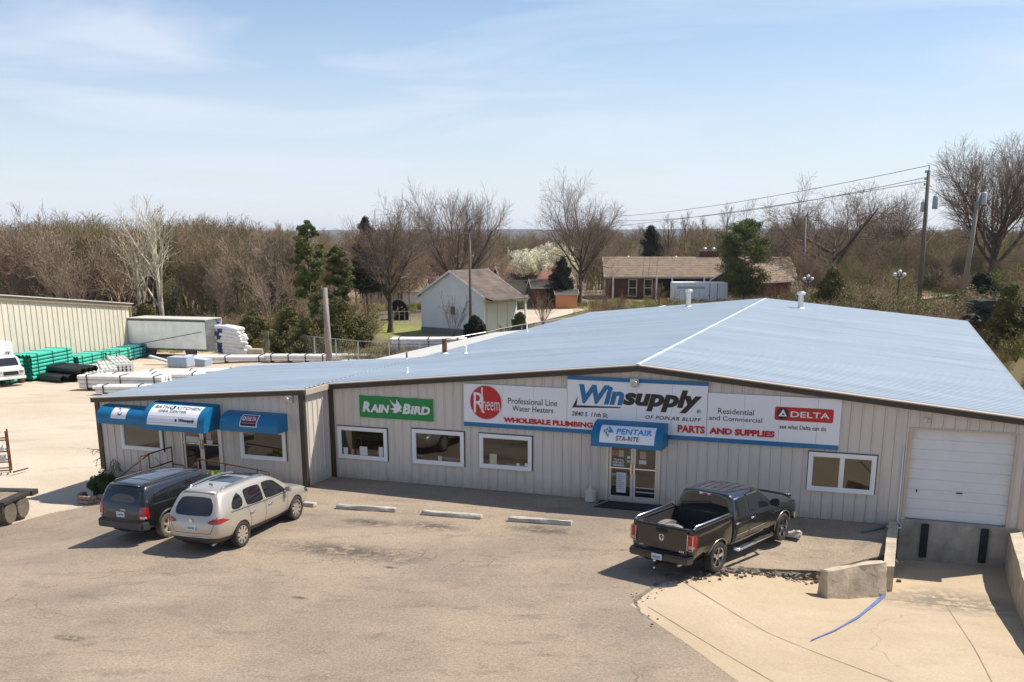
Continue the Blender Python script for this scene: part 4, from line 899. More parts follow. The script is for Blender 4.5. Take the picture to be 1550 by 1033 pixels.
class Car:
    def __init__(s, name, fr, label, paint):
        s.root = empty(name, fr, label, 'car'); s.fr = fr; s.paint = paint; s.bvhs = []
    def body(s, me, name='body', arches=(), cuts=(), paint=None):
        sm = eval_mesh(me, [('SUBSURF', 2)]); bm = bmesh.new(); bm.from_mesh(sm); s.bvh = BVHTree.FromBMesh(bm); s.bvhs.append(s.bvh); bm.free()
        mods = [('BOOLEAN', c) for c in [cyl_mesh(*a) for a in arches]+list(cuts)]
        out = eval_mesh(sm, mods) if mods else sm; out.materials.clear()
        o = link_mesh(name, out, paint or s.paint, s.root, R(32)); return o
    def cast(s, axis, a, b):
        best = None
        for t in s.bvhs:
            if axis in ('R', 'L'): sg = -1 if axis == 'R' else 1; h = t.ray_cast(Vector((a, 3*sg, b)), Vector((0, -sg, 0)))
            elif axis == 'B': h = t.ray_cast(Vector((-6, a, b)), Vector((1, 0, 0)))
            elif axis == 'F': h = t.ray_cast(Vector((6, a, b)), Vector((-1, 0, 0)))
            else: h = t.ray_cast(Vector((a, b, 4)), Vector((0, 0, -1)))
            if h[0] is not None and (best is None or h[3] < best[3]): best = h
        return best
    def patch(s, name, axis, poly, m, off=.006, parent=None, round_=.22, step=.07, label=None, it=2):
        p = [Vector(q) for q in poly]
        for _ in range(it):
            if round_:
                q = []
                for i in range(len(p)):
                    a, b, c_ = p[i-1], p[i], p[(i+1) % len(p)]
                    da_ = min(.5, round_*.3/max(1e-3, (a-b).length)) if _ == 0 else .25; dc_ = min(.5, round_*.3/max(1e-3, (c_-b).length)) if _ == 0 else .25
                    q += [b+(a-b)*da_, b+(c_-b)*dc_]
                p = q
        pts = []
        for i in range(len(p)):
            a, b = p[i], p[(i+1) % len(p)]; k = max(1, int((b-a).length/step))
            for j in range(k): pts.append(a+(b-a)*(j/k))
        cl2 = [pts[0]]
        for q in pts[1:]:
            if (q-cl2[-1]).length > .006: cl2.append(q)
        pts = cl2
        xs = [q.x for q in pts]; ys = [q.y for q in pts]; inner = []
        def ins(x, y):
            c = False
            for i in range(len(pts)):
                a, b = pts[i], pts[i-1]
                if (a.y > y) != (b.y > y) and x < (b.x-a.x)*(y-a.y)/(b.y-a.y)+a.x: c = not c
            return c
        for gx_ in np.arange(min(xs)+step/2, max(xs), step):
            for gy_ in np.arange(min(ys)+step/2, max(ys), step):
                if ins(gx_, gy_) and min((Vector((gx_, gy_))-q).length for q in pts) > step*.3: inner.append(Vector((gx_, gy_)))
        v, e, f, *_ = delaunay_2d_cdt(pts+inner, [], [list(range(len(pts)))], 1, 1e-5); vs = []; ok = []
        for q in v:
            h = s.cast(axis, q.x, q.y)
            if h is None: vs.append((0, 0, 0)); ok.append(False)
            else:
                n_ = h[1]; ax = {'R': Vector((0, -1, 0)), 'L': Vector((0, 1, 0)), 'B': Vector((-1, 0, 0)), 'F': Vector((1, 0, 0)), 'T': Vector((0, 0, 1))}[axis]
                if n_.dot(ax) < 0: n_ = -n_
                vs.append(tuple(h[0]+n_*off)); ok.append(True)
        fs = [tuple(q) for q in f if all(ok[i] for i in q)]
        me = bpy.data.meshes.new(name); par = parent or s.root
        used_ = sorted({i for q in fs for i in q}); mp_ = {i: k for k, i in enumerate(used_)}
        me.from_pydata([vs[i] for i in used_], [], [tuple(mp_[i] for i in q) for q in fs]); me.update()
        bm = bmesh.new(); bm.from_mesh(me)
        axv = {'R': Vector((0, -1, 0)), 'L': Vector((0, 1, 0)), 'B': Vector((-1, 0, 0)), 'F': Vector((1, 0, 0)), 'T': Vector((0, 0, 1))}[axis]
        if sum(fc.normal.dot(axv) for fc in bm.faces) < 0: bmesh.ops.reverse_faces(bm, faces=bm.faces)
        # skirt so that the piece has thickness down to the body
        be = [e_ for e_ in bm.edges if e_.is_boundary]
        r_ = bmesh.ops.extrude_edge_only(bm, edges=be); 
        for v_ in [g_ for g_ in r_['geom'] if isinstance(g_, bmesh.types.BMVert)]: v_.co -= axv*(off+.006)
        bm.to_mesh(me); bm.free()
        o = link_mesh(name, me, m, par, R(40))
        if label: o['label'] = label
        return o
    def line(s, name, axis, pts, width, m, off=.004, parent=None, closed=False):
        P = [Vector(q) for q in pts]; Q = []
        for a, b in zip(P[:-1], P[1:]):
            k = max(1, int((b-a).length/.05)); Q += [a+(b-a)*(j/k) for j in range(k)]
        Q.append(P[-1]); vs = []; fs = []; last = None
        for i, q in enumerate(Q):
            t = (Q[min(i+1, len(Q)-1)]-Q[max(0, i-1)]).normalized(); n_ = Vector((-t.y, t.x))*width/2; row = []
            for sg in (-1, 1):
                h = s.cast(axis, q.x+n_.x*sg, q.y+n_.y*sg)
                if h is None: row = None; break
                ax = {'R': Vector((0, -1, 0)), 'L': Vector((0, 1, 0)), 'B': Vector((-1, 0, 0)), 'F': Vector((1, 0, 0)), 'T': Vector((0, 0, 1))}[axis]; nn3 = h[1] if h[1].dot(ax) > 0 else -h[1]
                row.append(tuple(h[0]+nn3*off))
            if row:
                b_ = len(vs); vs += row
                if last is not None: fs.append((last, last+1, b_+1, b_))
                last = b_
            else: last = None
        me = bpy.data.meshes.new(name); me.from_pydata(vs, [], fs); me.update(); return link_mesh(name, me, m, parent or s.root)
    def wheel(s, x, y, r_, wd, spokes, rimm, tyrem, rr=.66, double=False):
        sg = -1 if y < 0 else 1; f_ = s.fr @ Matrix.Translation((x, y, r_)) @ (Matrix.Identity(4) if sg < 0 else Matrix.Rotation(math.pi, 4, 'Z'))
        mb = MB(); pr = [(r_*rr, -wd/2+.02), (r_*.80, -wd/2), (r_*.95, -wd/2+.01), (r_, -wd/2+.045), (r_, wd/2-.045), (r_*.95, wd/2-.01), (r_*.8, wd/2), (r_*rr, wd/2-.02), (r_*rr, -wd/2+.02)]
        mb.lathe(pr, 32, (0, 0, 0), 'y'); mb.f = mb.f[:-2]
        t = mb.build('wheel', tyrem, s.root, f_, R(35))
        mb = MB(); R0 = r_*rr
        mb.lathe([(R0+.012, -wd/2+.012), (R0+.012, -wd/2+.022), (R0-.02, -wd/2+.03), (R0-.035, -wd/2+.10), (R0-.035, wd/2-.03)], 32, (0, 0, 0), 'y'); mb.f = mb.f[:-2]
        ro = mb.build('rim', rimm, t, f_, R(35))
        mb = MB(); mb.lathe([(R0-.03, -wd/2+.13), (R0-.03, -wd/2+.14)], 24, (0, 0, 0), 'y'); mb.build('brake_disc', M['blackmetal'], t, f_)
        mb = MB()
        for k_ in range(spokes):
            a = 2*math.pi*k_/spokes+.2; c_, s_ = math.cos(a), math.sin(a)
            for dl in ((-.10, .10) if double else (0,)):
                w0, w1_ = (.020, .022) if double else (R0*.13, R0*.20)
                ca, sa = math.cos(a+dl), math.sin(a+dl)
                def PT(rad, lat, yy): return (rad*ca-lat*sa, yy, rad*sa+lat*ca)
                mb.hexa([PT(.05, -w0, -wd/2+.09), PT(R0-.01, -w1_, -wd/2+.06), PT(R0-.01, w1_, -wd/2+.06), PT(.05, w0, -wd/2+.09), PT(.05, -w0, -wd/2+.045), PT(R0-.01, -w1_, -wd/2+.03), PT(R0-.01, w1_, -wd/2+.03), PT(.05, w0, -wd/2+.045)])
        mb.build('spokes', rimm, t, f_); mb = MB(); mb.lathe([(.075, -wd/2+.06), (.065, -wd/2+.035), (.04, -wd/2+.03)], 16, (0, 0, 0), 'y'); mb.build('hub_cap', rimm, t, f_, R(35))
    def mb(s, mb_, name, m, parent=None, smooth=False, bevel=0.): return mb_.build(name, m, parent or s.root, s.fr, smooth, None, bevel)
    def plate(s, x, z, y=0, w_=.31, h_=.155, m='plate'):
        mb = MB(); mb.box(x-.012, x, y-w_/2, y+w_/2, z-h_/2, z+h_/2); p = s.mb(mb, 'licence_plate', M[m]); 
        mb = MB()
        for k_ in range(6): mb.box(x-.015, x-.012, y-w_*.36+k_*w_*.125, y-w_*.36+k_*w_*.125+w_*.085, z-h_*.25, z+h_*.15)
        s.mb(mb, 'plate_marks', M['plateblue'], p); return p
def ring(w_sill, w_mid, w_belt, zb, zs, zm, zbelt, gw, gz_, ew, ez, cz):
    return [(0, zb), (w_sill*.80, zb), (w_sill, zs), (w_mid, zm), (w_belt, zbelt), (gw, gz_), (ew, ez), (0, cz)]
Z8 = [0]*8
# ---- pale crossover
hd = math.atan2(29.38-26.54, -6.48+7.36); mx_, my_ = (-7.36-6.48)/2, (26.54+29.38)/2
lx, ly = -math.sin(hd), math.cos(hd)
fr = frame(mx_+lx*.78+.10, my_+ly*.78, .012, hd) @ Matrix.Diagonal((.96, .84, .89, 1))
car = Car('crossover_suv', fr, 'pale champagne crossover with chrome roof rails parked by the low wing', M['champagne'])
st = [(-2.55, ring(.70, .80, .80, .42, .55, .80, 1.14, .62, 1.66, .50, 1.72, 1.73), [.06, .0, -.02, -.03, .06, .36, .46, .44]),
      (-2.46, ring(.82, .92, .90, .32, .50, .80, 1.15, .68, 1.70, .54, 1.76, 1.77), [.04, 0, 0, 0, .06, .36, .46, .46]),
      (-2.05, ring(.92, .99, .97, .26, .45, .80, 1.16, .72, 1.70, .58, 1.77, 1.80), [0, 0, 0, 0, .0, .12, .14, .14]),
      (-1.2, ring(.93, .995, .975, .25, .42, .80, 1.13, .76, 1.70, .62, 1.785, 1.82), Z8),
      (-.2, ring(.93, .99, .965, .25, .40, .78, 1.08, .77, 1.68, .63, 1.78, 1.815), Z8),
      (.62, ring(.93, .985, .955, .25, .40, .78, 1.04, .75, 1.60, .60, 1.70, 1.745), Z8),
      (1.42, ring(.93, .985, .93, .25, .40, .78, 1.02, .82, 1.07, .66, 1.10, 1.14), Z8),
      (1.62, ring(.93, .985, .91, .25, .40, .80, 1.01, .80, 1.05, .62, 1.07, 1.10), Z8),
      (2.20, ring(.88, .94, .86, .26, .42, .76, .92, .74, .96, .55, .98, 1.01), Z8),
      (2.48, ring(.76, .82, .74, .30, .45, .66, .80, .62, .84, .45, .86, .87), [0, 0, .03, .05, .0, -.02, -.02, -.0]),
      (2.56, ring(.60, .68, .60, .34, .48, .62, .74, .50, .77, .35, .78, .79), [0, 0, .02, .02, .0, -.03, -.03, -.03])]
ax0, ax1 = -1.485, 1.485
WR = .378
car.body(loft(st, crease=[(4, .35)]), arches=[(x_, a_, b_, WR, WR+.055) for x_ in (ax0, ax1) for a_, b_ in ((-1.2, -.70), (.70, 1.2))])
G_ = M['carglass']
for sd in ('R', 'L'):
    car.patch('side_window', sd, [(-1.98, 1.20), (-1.30, 1.17), (-1.30, 1.60), (-1.55, 1.60)], G_, round_=.5)
    car.patch('side_window', sd, [(-1.19, 1.16), (-.30, 1.11), (-.30, 1.60), (-1.15, 1.62)], G_, round_=.25)
    car.patch('side_window', sd, [(-.20, 1.11), (1.02, 1.08), (.50, 1.52), (.2, 1.58), (-.20, 1.60)], G_, round_=.25)
    car.line('belt_moulding', sd, [(-1.95, 1.165), (-1.2, 1.13), (-.25, 1.08), (1.08, 1.045)], .022, M['chrome'], .008)
    for x_ in (-.25,): car.line('door_gap', sd, [(x_, 1.08), (x_+.01, .8), (x_, .45)], .012, M['seam'], .003)
    car.line('door_gap', sd, [(1.02, 1.02), (.98, .8), (.92, .45)], .012, M['seam'], .003)
    car.line('door_gap', sd, [(-1.15, 1.14), (-1.08, .92), (-1.02, .66), (-1.03, .45)], .012, M['seam'], .003)
    car.patch('sill_cladding', sd, [(-1.02, .24), (1.02, .24), (1.02, .46), (.5, .43), (-.9, .47), (-1.04, .52)], M['cladding'], .012, round_=.1)
    sg = -1 if sd == 'R' else 1
    for x_ in (-.95, .0):
        h_ = car.cast(sd, x_, .93)[0].y; mb = MB(); mb.tube([(x_-.10, h_+sg*.012, .935), (x_-.08, h_+sg*.04, .94), (x_+.08, h_+sg*.04, .94), (x_+.10, h_+sg*.012, .935)], .016, 8); car.mb(mb, 'door_handle', M['chrome'], None, True)
    mb = MB(); mb.hexa([(.80, sg*.97, 1.10), (.98, sg*.97, 1.10), (.96, sg*1.19, 1.09), (.80, sg*1.19, 1.10), (.82, sg*.97, 1.24), (.94, sg*.97, 1.22), (.92, sg*1.17, 1.24), (.82, sg*1.18, 1.25)]); car.mb(mb, 'wing_mirror', M['champagne'], None, R(30), .03)
    mb = MB(); mb.tube([*[(x_, sg*y_, car.cast('T', x_, sg*y_)[0].z+h_) for x_, y_, h_ in ((-1.85, .55, 0), (-1.70, .56, .05), (-1.0, .585, .065), (-.2, .59, .065), (.26, .575, .05), (.44, .56, 0))]], [.030, .028, .024, .024, .026, .03], 8); car.mb(mb, 'roof_rail', M['chrome'], None, True)
    car.patch('tail_light', 'B', [(sg*.50, .94), (sg*.95, .92), (sg*.97, 1.06), (sg*.85, 1.10), (sg*.56, 1.04)], M['redlens'], .012, round_=.3)
    car.patch('tail_light', sd, [(-2.50, .92), (-2.24, .99), (-2.30, 1.08), (-2.46, 1.08)], M['redlens'], .010, round_=.2)
    car.patch('headlight', sd, [(2.05, .78), (2.40, .70), (2.38, .80), (2.10, .92)], M['chrome'], .008, round_=.2)
car.patch('rear_window', 'B', [(-.66, 1.18), (-.50, 1.14), (.50, 1.14), (.66, 1.18), (.56, 1.58), (.3, 1.62), (-.3, 1.62), (-.56, 1.58)], G_, .008, round_=.3)
car.patch('windscreen', 'T', [(.72, -.60), (1.36, -.70), (1.42, 0), (1.36, .70), (.72, .60), (.68, 0)], G_, .008, round_=.3)
car.patch('sunroof', 'T', [(-.15, -.42), (.42, -.42), (.42, .42), (-.15, .42)], G_, .008, round_=.2)
car.patch('sunroof', 'T', [(-1.12, -.44), (-.45, -.44), (-.45, .44), (-1.12, .44)], G_, .008, round_=.2)
car.patch('rear_bumper', 'B', [(-.93, .30), (.93, .30), (.95, .50), (.60, .53), (-.60, .53), (-.95, .50)], M['cladding'], .016, round_=.1)
car.patch('bumper_side', 'R', [(-2.50, .32), (-1.93, .28), (-1.90, .50), (-2.48, .50)], M['cladding'], .014, round_=.1)
car.patch('bumper_side', 'L', [(-2.50, .32), (-1.93, .28), (-1.90, .50), (-2.48, .50)], M['cladding'], .014, round_=.1)
car.line('tailgate_gap', 'B', [(-.80, 1.12), (-.72, .88), (-.62, .66), (.62, .66), (.72, .88), (.80, 1.12)], .012, M['seam'], .004)
mb = MB(); mb.tube([(-2.585, -.60, .555), (-2.61, 0, .555), (-2.585, .60, .555)], .012, 6); car.mb(mb, 'bumper_chrome', M['chrome'], None, True)
mb = MB(); mb.lathe([(.055, 0), (.055, .03)], 18, (-2.60, 0, 1.02), 'x'); car.mb(mb, 'tailgate_badge', M['chrome'], None)
car.plate(-2.60, .82, .0)
for y_ in (-.58,): mb = MB(); mb.tube([(-2.25, y_, .31), (-2.45, y_, .30)], .035, 10); car.mb(mb, 'exhaust', M['galv'], None, True)
mb = MB(); mb.box(-2.12, -1.98, -.55, .55, 1.71, 1.75); car.mb(mb, 'rear_spoiler', M['champagne'], None, True, .015)
mb = MB(); mb.tube([(-1.55, -.05, 1.81), (-1.62, -.05, 1.86), (-1.68, -.05, 1.865)], .022, 6); car.mb(mb, 'roof_antenna', M['blackmetal'])
for x_ in (ax0, ax1):
    for y_ in (-.86, .86): car.wheel(x_, y_, WR, .25, 9, M['chrome'], M['tyre'], .70, False)
mb = MB(); mb.box(-2.2, 2.2, -.66, .66, .22, .30); car.mb(mb, 'underbody', M['seam'])

# ---- dark square SUV
p = G(243, 816); hd = R(67.5); wb = 1.39
ox, oy = p[0]+math.cos(hd)*wb-math.sin(hd)*.78, p[1]+math.sin(hd)*wb+math.cos(hd)*.78
fr = frame(ox+.18, oy+.05, .012, hd) @ Matrix.Diagonal((.92, .86, .90, 1))
car = Car('sport_utility_vehicle', fr, 'dusty dark slate square sport utility vehicle parked before the wing steps', M['slate'])
st = [(-2.36, ring(.74, .86, .85, .50, .58, .80, 1.12, .70, 1.60, .60, 1.66, 1.66), [.06, .0, -.02, -.02, .04, .22, .30, .30]),
      (-2.30, ring(.84, .91, .90, .44, .54, .80, 1.13, .74, 1.62, .64, 1.69, 1.70), [.04, 0, 0, 0, .04, .24, .28, .28]),
      (-2.0, ring(.90, .925, .915, .34, .46, .80, 1.13, .76, 1.62, .66, 1.70, 1.73), [0, 0, 0, 0, .02, .10, .10, .10]),
      (-1.0, ring(.90, .925, .91, .32, .46, .80, 1.11, .77, 1.63, .67, 1.70, 1.745), Z8),
      (0, ring(.90, .925, .905, .32, .46, .80, 1.09, .77, 1.62, .67, 1.69, 1.73), Z8),
      (.58, ring(.90, .925, .90, .32, .46, .80, 1.08, .75, 1.57, .64, 1.64, 1.68), Z8),
      (1.12, ring(.90, .925, .88, .32, .46, .80, 1.07, .80, 1.12, .66, 1.13, 1.15), Z8),
      (1.30, ring(.90, .925, .87, .32, .46, .80, 1.06, .78, 1.10, .64, 1.12, 1.13), Z8),
      (2.10, ring(.88, .90, .83, .34, .46, .78, 1.00, .74, 1.03, .6, 1.05, 1.06), Z8),
      (2.32, ring(.80, .84, .76, .38, .48, .74, .94, .68, .97, .5, .98, .99), Z8), (2.37, ring(.72, .78, .70, .42, .50, .70, .90, .60, .93, .45, .94, .94), Z8)]
ax0, ax1 = -1.39, 1.39; WR = .375
car.body(loft(st, crease=[(4, .5), (6, .2)]), arches=[(x_, a_, b_, WR+.01, WR+.065) for x_ in (ax0, ax1) for a_, b_ in ((-1.2, -.66), (.66, 1.2))])
for sd in ('R', 'L'):
    sg = -1 if sd == 'R' else 1
    car.patch('side_window', sd, [(-1.98, 1.19), (-1.34, 1.18), (-1.30, 1.56), (-1.78, 1.56)], G_, round_=.15)
    car.patch('side_window', sd, [(-1.22, 1.18), (-.36, 1.16), (-.36, 1.57), (-1.20, 1.58)], G_, round_=.15)
    car.patch('side_window', sd, [(-.27, 1.16), (.86, 1.14), (.44, 1.50), (.2, 1.56), (-.27, 1.57)], G_, round_=.15)
    car.line('belt_moulding', sd, [(-1.98, 1.145), (-.3, 1.12), (.95, 1.10)], .02, M['jeepclad'], .008)
    for x_ in (-.31,): car.line('door_gap', sd, [(x_, 1.10), (x_, .5)], .012, M['seam'], .003)
    car.line('door_gap', sd, [(.90, 1.08), (.86, .8), (.84, .5)], .012, M['seam'], .003); car.line('door_gap', sd, [(-1.28, 1.10), (-1.18, .95), (-.98, .75), (-.95, .5)], .012, M['seam'], .003)
    car.line('body_crease', sd, [(-.9, .68), (.85, .68)], .05, M['jeepclad'], .010)
    car.patch('sill_cladding', sd, [(-.94, .32), (.94, .32), (.94, .50), (-.94, .50)], M['jeepclad'], .012, round_=.05)
    for x_ in (ax0, ax1):    # flared wheel arch lips
        mb = MB(); arcp = []
        for a_ in range(0, 181, 15):
            X_, Z_ = x_+(WR+.095)*math.cos(R(a_)), WR+.01+(WR+.095)*math.sin(R(a_)); h_ = car.cast(sd, X_, max(Z_, .46)); arcp.append((X_, (h_[0].y if h_ else sg*.92)+sg*.005, Z_))
        mb.tube(arcp, .038, 6); car.mb(mb, 'arch_flare', M['jeepclad'], None, True)
    for x_ in (-1.05, .0):
        h_ = car.cast(sd, x_, 1.0)[0].y; mb = MB(); mb.box(x_-.09, x_+.09, min(h_, h_+sg*.03), max(h_, h_+sg*.03), .985, 1.015); car.mb(mb, 'door_handle', M['blackmetal'], None, False, .008)
    mb = MB(); mb.hexa([(.72, sg*.90, 1.14), (.88, sg*.90, 1.14), (.86, sg*1.14, 1.13), (.72, sg*1.14, 1.13), (.73, sg*.90, 1.30), (.86, sg*.90, 1.29), (.84, sg*1.12, 1.30), (.74, sg*1.12, 1.31)]); car.mb(mb, 'wing_mirror', M['blackmetal'], None, R(30), .03)
    mb = MB(); mb.tube([*[(x_, sg*.60, car.cast('T', x_, sg*.60)[0].z+h_) for x_, h_ in ((-1.92, 0), (-1.84, .05), (-.8, .055), (.22, .05), (.32, 0))]], .020, 8); car.mb(mb, 'roof_rail', M['jeepclad'], None, True)
    mb = MB(); mb.hexa([(-2.37, sg*.68, .78), (-2.20, sg*.925, .78), (-2.20, sg*.90, .78), (-2.34, sg*.66, .78), (-2.335, sg*.70, 1.12), (-2.20, sg*.92, 1.12), (-2.18, sg*.89, 1.12), (-2.30, sg*.68, 1.12)])
    car.patch('tail_light', 'B', [(sg*.70, .76), (sg*.905, .76), (sg*.90, 1.12), (sg*.70, 1.10)], M['redlens'], .014, round_=.1)
    car.patch('tail_light', sd, [(-2.32, .78), (-2.18, .80), (-2.18, 1.10), (-2.30, 1.12)], M['redlens'], .012, round_=.1)
    car.patch('tail_lens_clear', 'B', [(sg*.72, .78), (sg*.88, .78), (sg*.88, .84), (sg*.72, .84)], M['paper'], .018, round_=.05)
    car.patch('roof_bow', 'T', [(-1.9, sg*.50), (.4, sg*.50), (.4, sg*.53), (-1.9, sg*.53)], M['jeepclad'], .012, round_=.0)
car.patch('rear_window', 'B', [(-.74, 1.17), (.74, 1.17), (.66, 1.53), (-.66, 1.53)], G_, .008, round_=.15)
car.patch('dusty_wiper_arc', 'B', [(-.52, 1.21), (.46, 1.21), (.42, 1.36), (.1, 1.44), (-.3, 1.42), (-.5, 1.34)], mat('dusty_glass', (.10, .085, .07), .35), .010, round_=.3)
car.patch('tinted_roof', 'T', [(-1.5, -.42), (.15, -.42), (.15, .42), (-1.5, .42)], M['slate'], .010, round_=.1)
car.patch('windscreen', 'T', [(.66, -.62), (1.06, -.70), (1.10, 0), (1.06, .70), (.66, .62), (.62, 0)], G_, .008, round_=.2)
car.line('tailgate_gap', 'B', [(-.76, 1.62), (-.84, 1.1), (-.70, .72), (.70, .72), (.84, 1.1), (.76, 1.62)], .012, M['seam'], .004)
mb = MB(); mb.hexa([(-2.46, -.86, .44), (-2.20, -.95, .42), (-2.20, .95, .42), (-2.46, .86, .44), (-2.45, -.86, .68), (-2.20, -.94, .69), (-2.20, .94, .69), (-2.45, .86, .68)]); car.mb(mb, 'rear_bumper', M['jeepclad'], None, R(30), .035)
mb = MB(); mb.hexa([(2.1, -.93, .42), (2.46, -.80, .44), (2.46, .80, .44), (2.1, .93, .42), (2.1, -.92, .66), (2.45, -.80, .66), (2.45, .80, .66), (2.1, .92, .66)]); car.mb(mb, 'front_bumper', M['jeepclad'], None, R(30), .035)
mb = MB(); mb.tube([(-2.27, .0, 1.19), (-2.24, .12, 1.34), (-2.20, .25, 1.48)], .010, 5); car.mb(mb, 'rear_wiper', M['blackmetal'])
mb = MB(); mb.box(-2.13, -2.03, -.55, .55, 1.655, 1.685); car.mb(mb, 'rear_spoiler', M['slate'], None, True, .012)
mb = MB(); mb.box(-2.10, -2.085, -.16, .16, 1.622, 1.642); car.mb(mb, 'brake_light', M['redlens'])
def emblem(car, body, x, y, z, w_, h_, m='chrome', nm='badge'):
    f_ = car.fr @ Matrix.Translation((x, y, z)) @ Matrix.Rotation(R(-90), 4, 'Z'); text(body, M[m], car.root, f_, -w_/2, w_/2, -h_/2, h_/2, .02, 0, .006, nm)
emblem(car, 'Jeep', -2.375, -.10, 1.0, .20, .065)
car.plate(-2.385, .86, .0)
mb = MB(); mb.tube([(.30, .70, 1.66), (-.02, .74, 2.02)], .006, 4); car.mb(mb, 'roof_antenna', M['blackmetal'])
for x_ in (ax0, ax1):
    for y_ in (-.80, .80): car.wheel(x_, y_, WR, .245, 5, M['rim_dusty'], M['tyre_dusty'], .64)
mb = MB(); mb.box(-2.1, 2.1, -.62, .62, .28, .38); car.mb(mb, 'underbody', M['seam'])

# ---- black crew pickup
hd = math.atan2(27.22-24.38, 7.01-4.69); mx_, my_ = (4.69+7.01)/2, (24.38+27.22)/2
fr = frame(mx_-math.sin(hd)*.86, my_+math.cos(hd)*.86, .012, hd) @ Matrix.Diagonal((.97, .89, .91, 1))
car = Car('pickup_truck', fr, 'glossy black pickup truck with chrome bed rails parked across the broken asphalt edge', M['blackpaint'])
def pring(w_, zb, zbelt, gw, gz2, ew, ez, cz): return [(0, zb), (w_*.8, zb), (w_*.975, zb+.12), (w_, .86), (w_*.975, zbelt), (gw, gz2), (ew, ez), (0, cz)]
st = [(-1.02, pring(.96, .50, 1.24, .79, 1.80, .66, 1.88, 1.90), [0, 0, 0, 0, 0, .05, .06, .06]), (-.96, pring(.985, .46, 1.25, .80, 1.81, .68, 1.90, 1.925), [0, 0, 0, 0, 0, .05, .06, .06]),
      (-.5, pring(.99, .44, 1.24, .81, 1.82, .69, 1.90, 1.94), Z8), (.2, pring(.99, .44, 1.22, .81, 1.82, .69, 1.90, 1.935), Z8), (.62, pring(.99, .44, 1.20, .79, 1.77, .66, 1.84, 1.87), Z8),
      (1.32, pring(.99, .44, 1.18, .84, 1.22, .70, 1.24, 1.27), Z8), (1.50, pring(.985, .44, 1.17, .80, 1.21, .60, 1.26, 1.27), Z8), (2.3, pring(.98, .44, 1.10, .80, 1.15, .58, 1.22, 1.22), Z8),
      (2.66, pring(.93, .46, 1.02, .78, 1.10, .56, 1.15, 1.15), Z8), (2.74, pring(.86, .50, .98, .70, 1.04, .5, 1.08, 1.08), Z8)]
ax0, ax1 = -1.785, 1.785; WR = .405
car.body(loft(st, crease=[(4, .4)], endbulge=.0), 'cab', arches=[(ax1, a_, b_, WR+.02, WR+.06) for a_, b_ in ((-1.2, -.72), (.72, 1.2))])
bp_ = [(0, .52), (.78, .52), (.95, .60), (.985, .86), (.975, 1.20), (.965, 1.37), (.90, 1.39), (0, 1.39)]
st = [(-3.00, [(y*.97, z) for y, z in bp_], Z8), (-2.95, bp_, Z8), (-2.6, bp_, Z8), (-1.7, bp_, Z8), (-1.12, bp_, Z8), (-1.07, [(y*.98, z) for y, z in bp_], Z8)]
car.body(loft(st, crease=[(5, .9), (6, .9), (4, .2)], endbulge=0), 'bed', arches=[(ax0, a_, b_, WR+.02, WR+.06) for a_, b_ in ((-1.2, -.80), (.80, 1.2))], cuts=[box_mesh(-2.90, -1.13, -.83, .83, .86, 2.)])
mb = MB(); mb.box(-2.895, -1.135, -.825, .825, .862, .885); 
mb.box(-2.895, -1.135, -.829, -.815, .862, 1.34); mb.box(-2.895, -1.135, .815, .829, .862, 1.34); mb.box(-1.15, -1.131, -.815, .815, .886, 1.36); mb.box(-2.899, -2.885, -.815, .815, .886, 1.34)
for k_ in range(11): mb.box(-2.88, -1.15, -.72+k_*.144-.03, -.72+k_*.144+.03, .885, .897)
car.mb(mb, 'bed_liner', M['rubber'])
for sg in (-1, 1):
    mb = MB(); n_ = 10
    arch = [(ax0+.50*math.cos(math.pi*i/n_), .89+.24*math.sin(math.pi*i/n_)) for i in range(n_+1)]
    mb.prism(arch, 'y', sg*.60, sg*.828) if False else mb.add([(x_, sg*.60, z_) for x_, z_ in arch]+[(x_, sg*.828, z_) for x_, z_ in arch], [(i, i+1, n_+2+i, n_+1+i) for i in range(n_)]+[tuple(range(n_+1))])
    car.mb(mb, 'wheel_tub', mat('liner_grey', (.20, .19, .17), .6), None, R(50))
    mb = MB(); mb.tube([(-2.93, sg*.90, 1.40), (-2.86, sg*.90, 1.465), (-1.22, sg*.90, 1.465), (-1.15, sg*.90, 1.40)], .026, 10); car.mb(mb, 'bed_rail', M['chrome'], None, True)
    mb = MB(); mb.box(-2.97, -1.10, sg*.90-.065, sg*.90+.065, 1.386, 1.402); car.mb(mb, 'rail_cap', M['rubber'])
mb = MB(); mb.lathe([(.30, 0), (.33, .03), (.33, .14), (.28, .17), (.12, .17), (.10, .14)], 26, (-2.02, .40, .90)); car.mb(mb, 'spare_tub', mat('silver_dusty', (.35, .33, .30), .45, .5), None, R(40))
mb = MB(); mb.box(-3.045, -2.995, -.80, .80, 1.352, 1.40); car.mb(mb, 'tailgate_cap', M['rubber'], None, False, .012)
mb = MB(); mb.box(-3.035, -2.99, -.79, .79, .70, 1.352); tg = car.mb(mb, 'tailgate', M['blackpaint'], None, False, .012)
mb = MB(); mb.hexa([(-3.045, -.17, 1.22), (-3.035, -.17, 1.22), (-3.035, .17, 1.22), (-3.045, .17, 1.22), (-3.055, -.17, 1.32), (-3.035, -.17, 1.32), (-3.035, .17, 1.32), (-3.055, .17, 1.32)]); car.mb(mb, 'tailgate_handle', M['rubber'], tg)
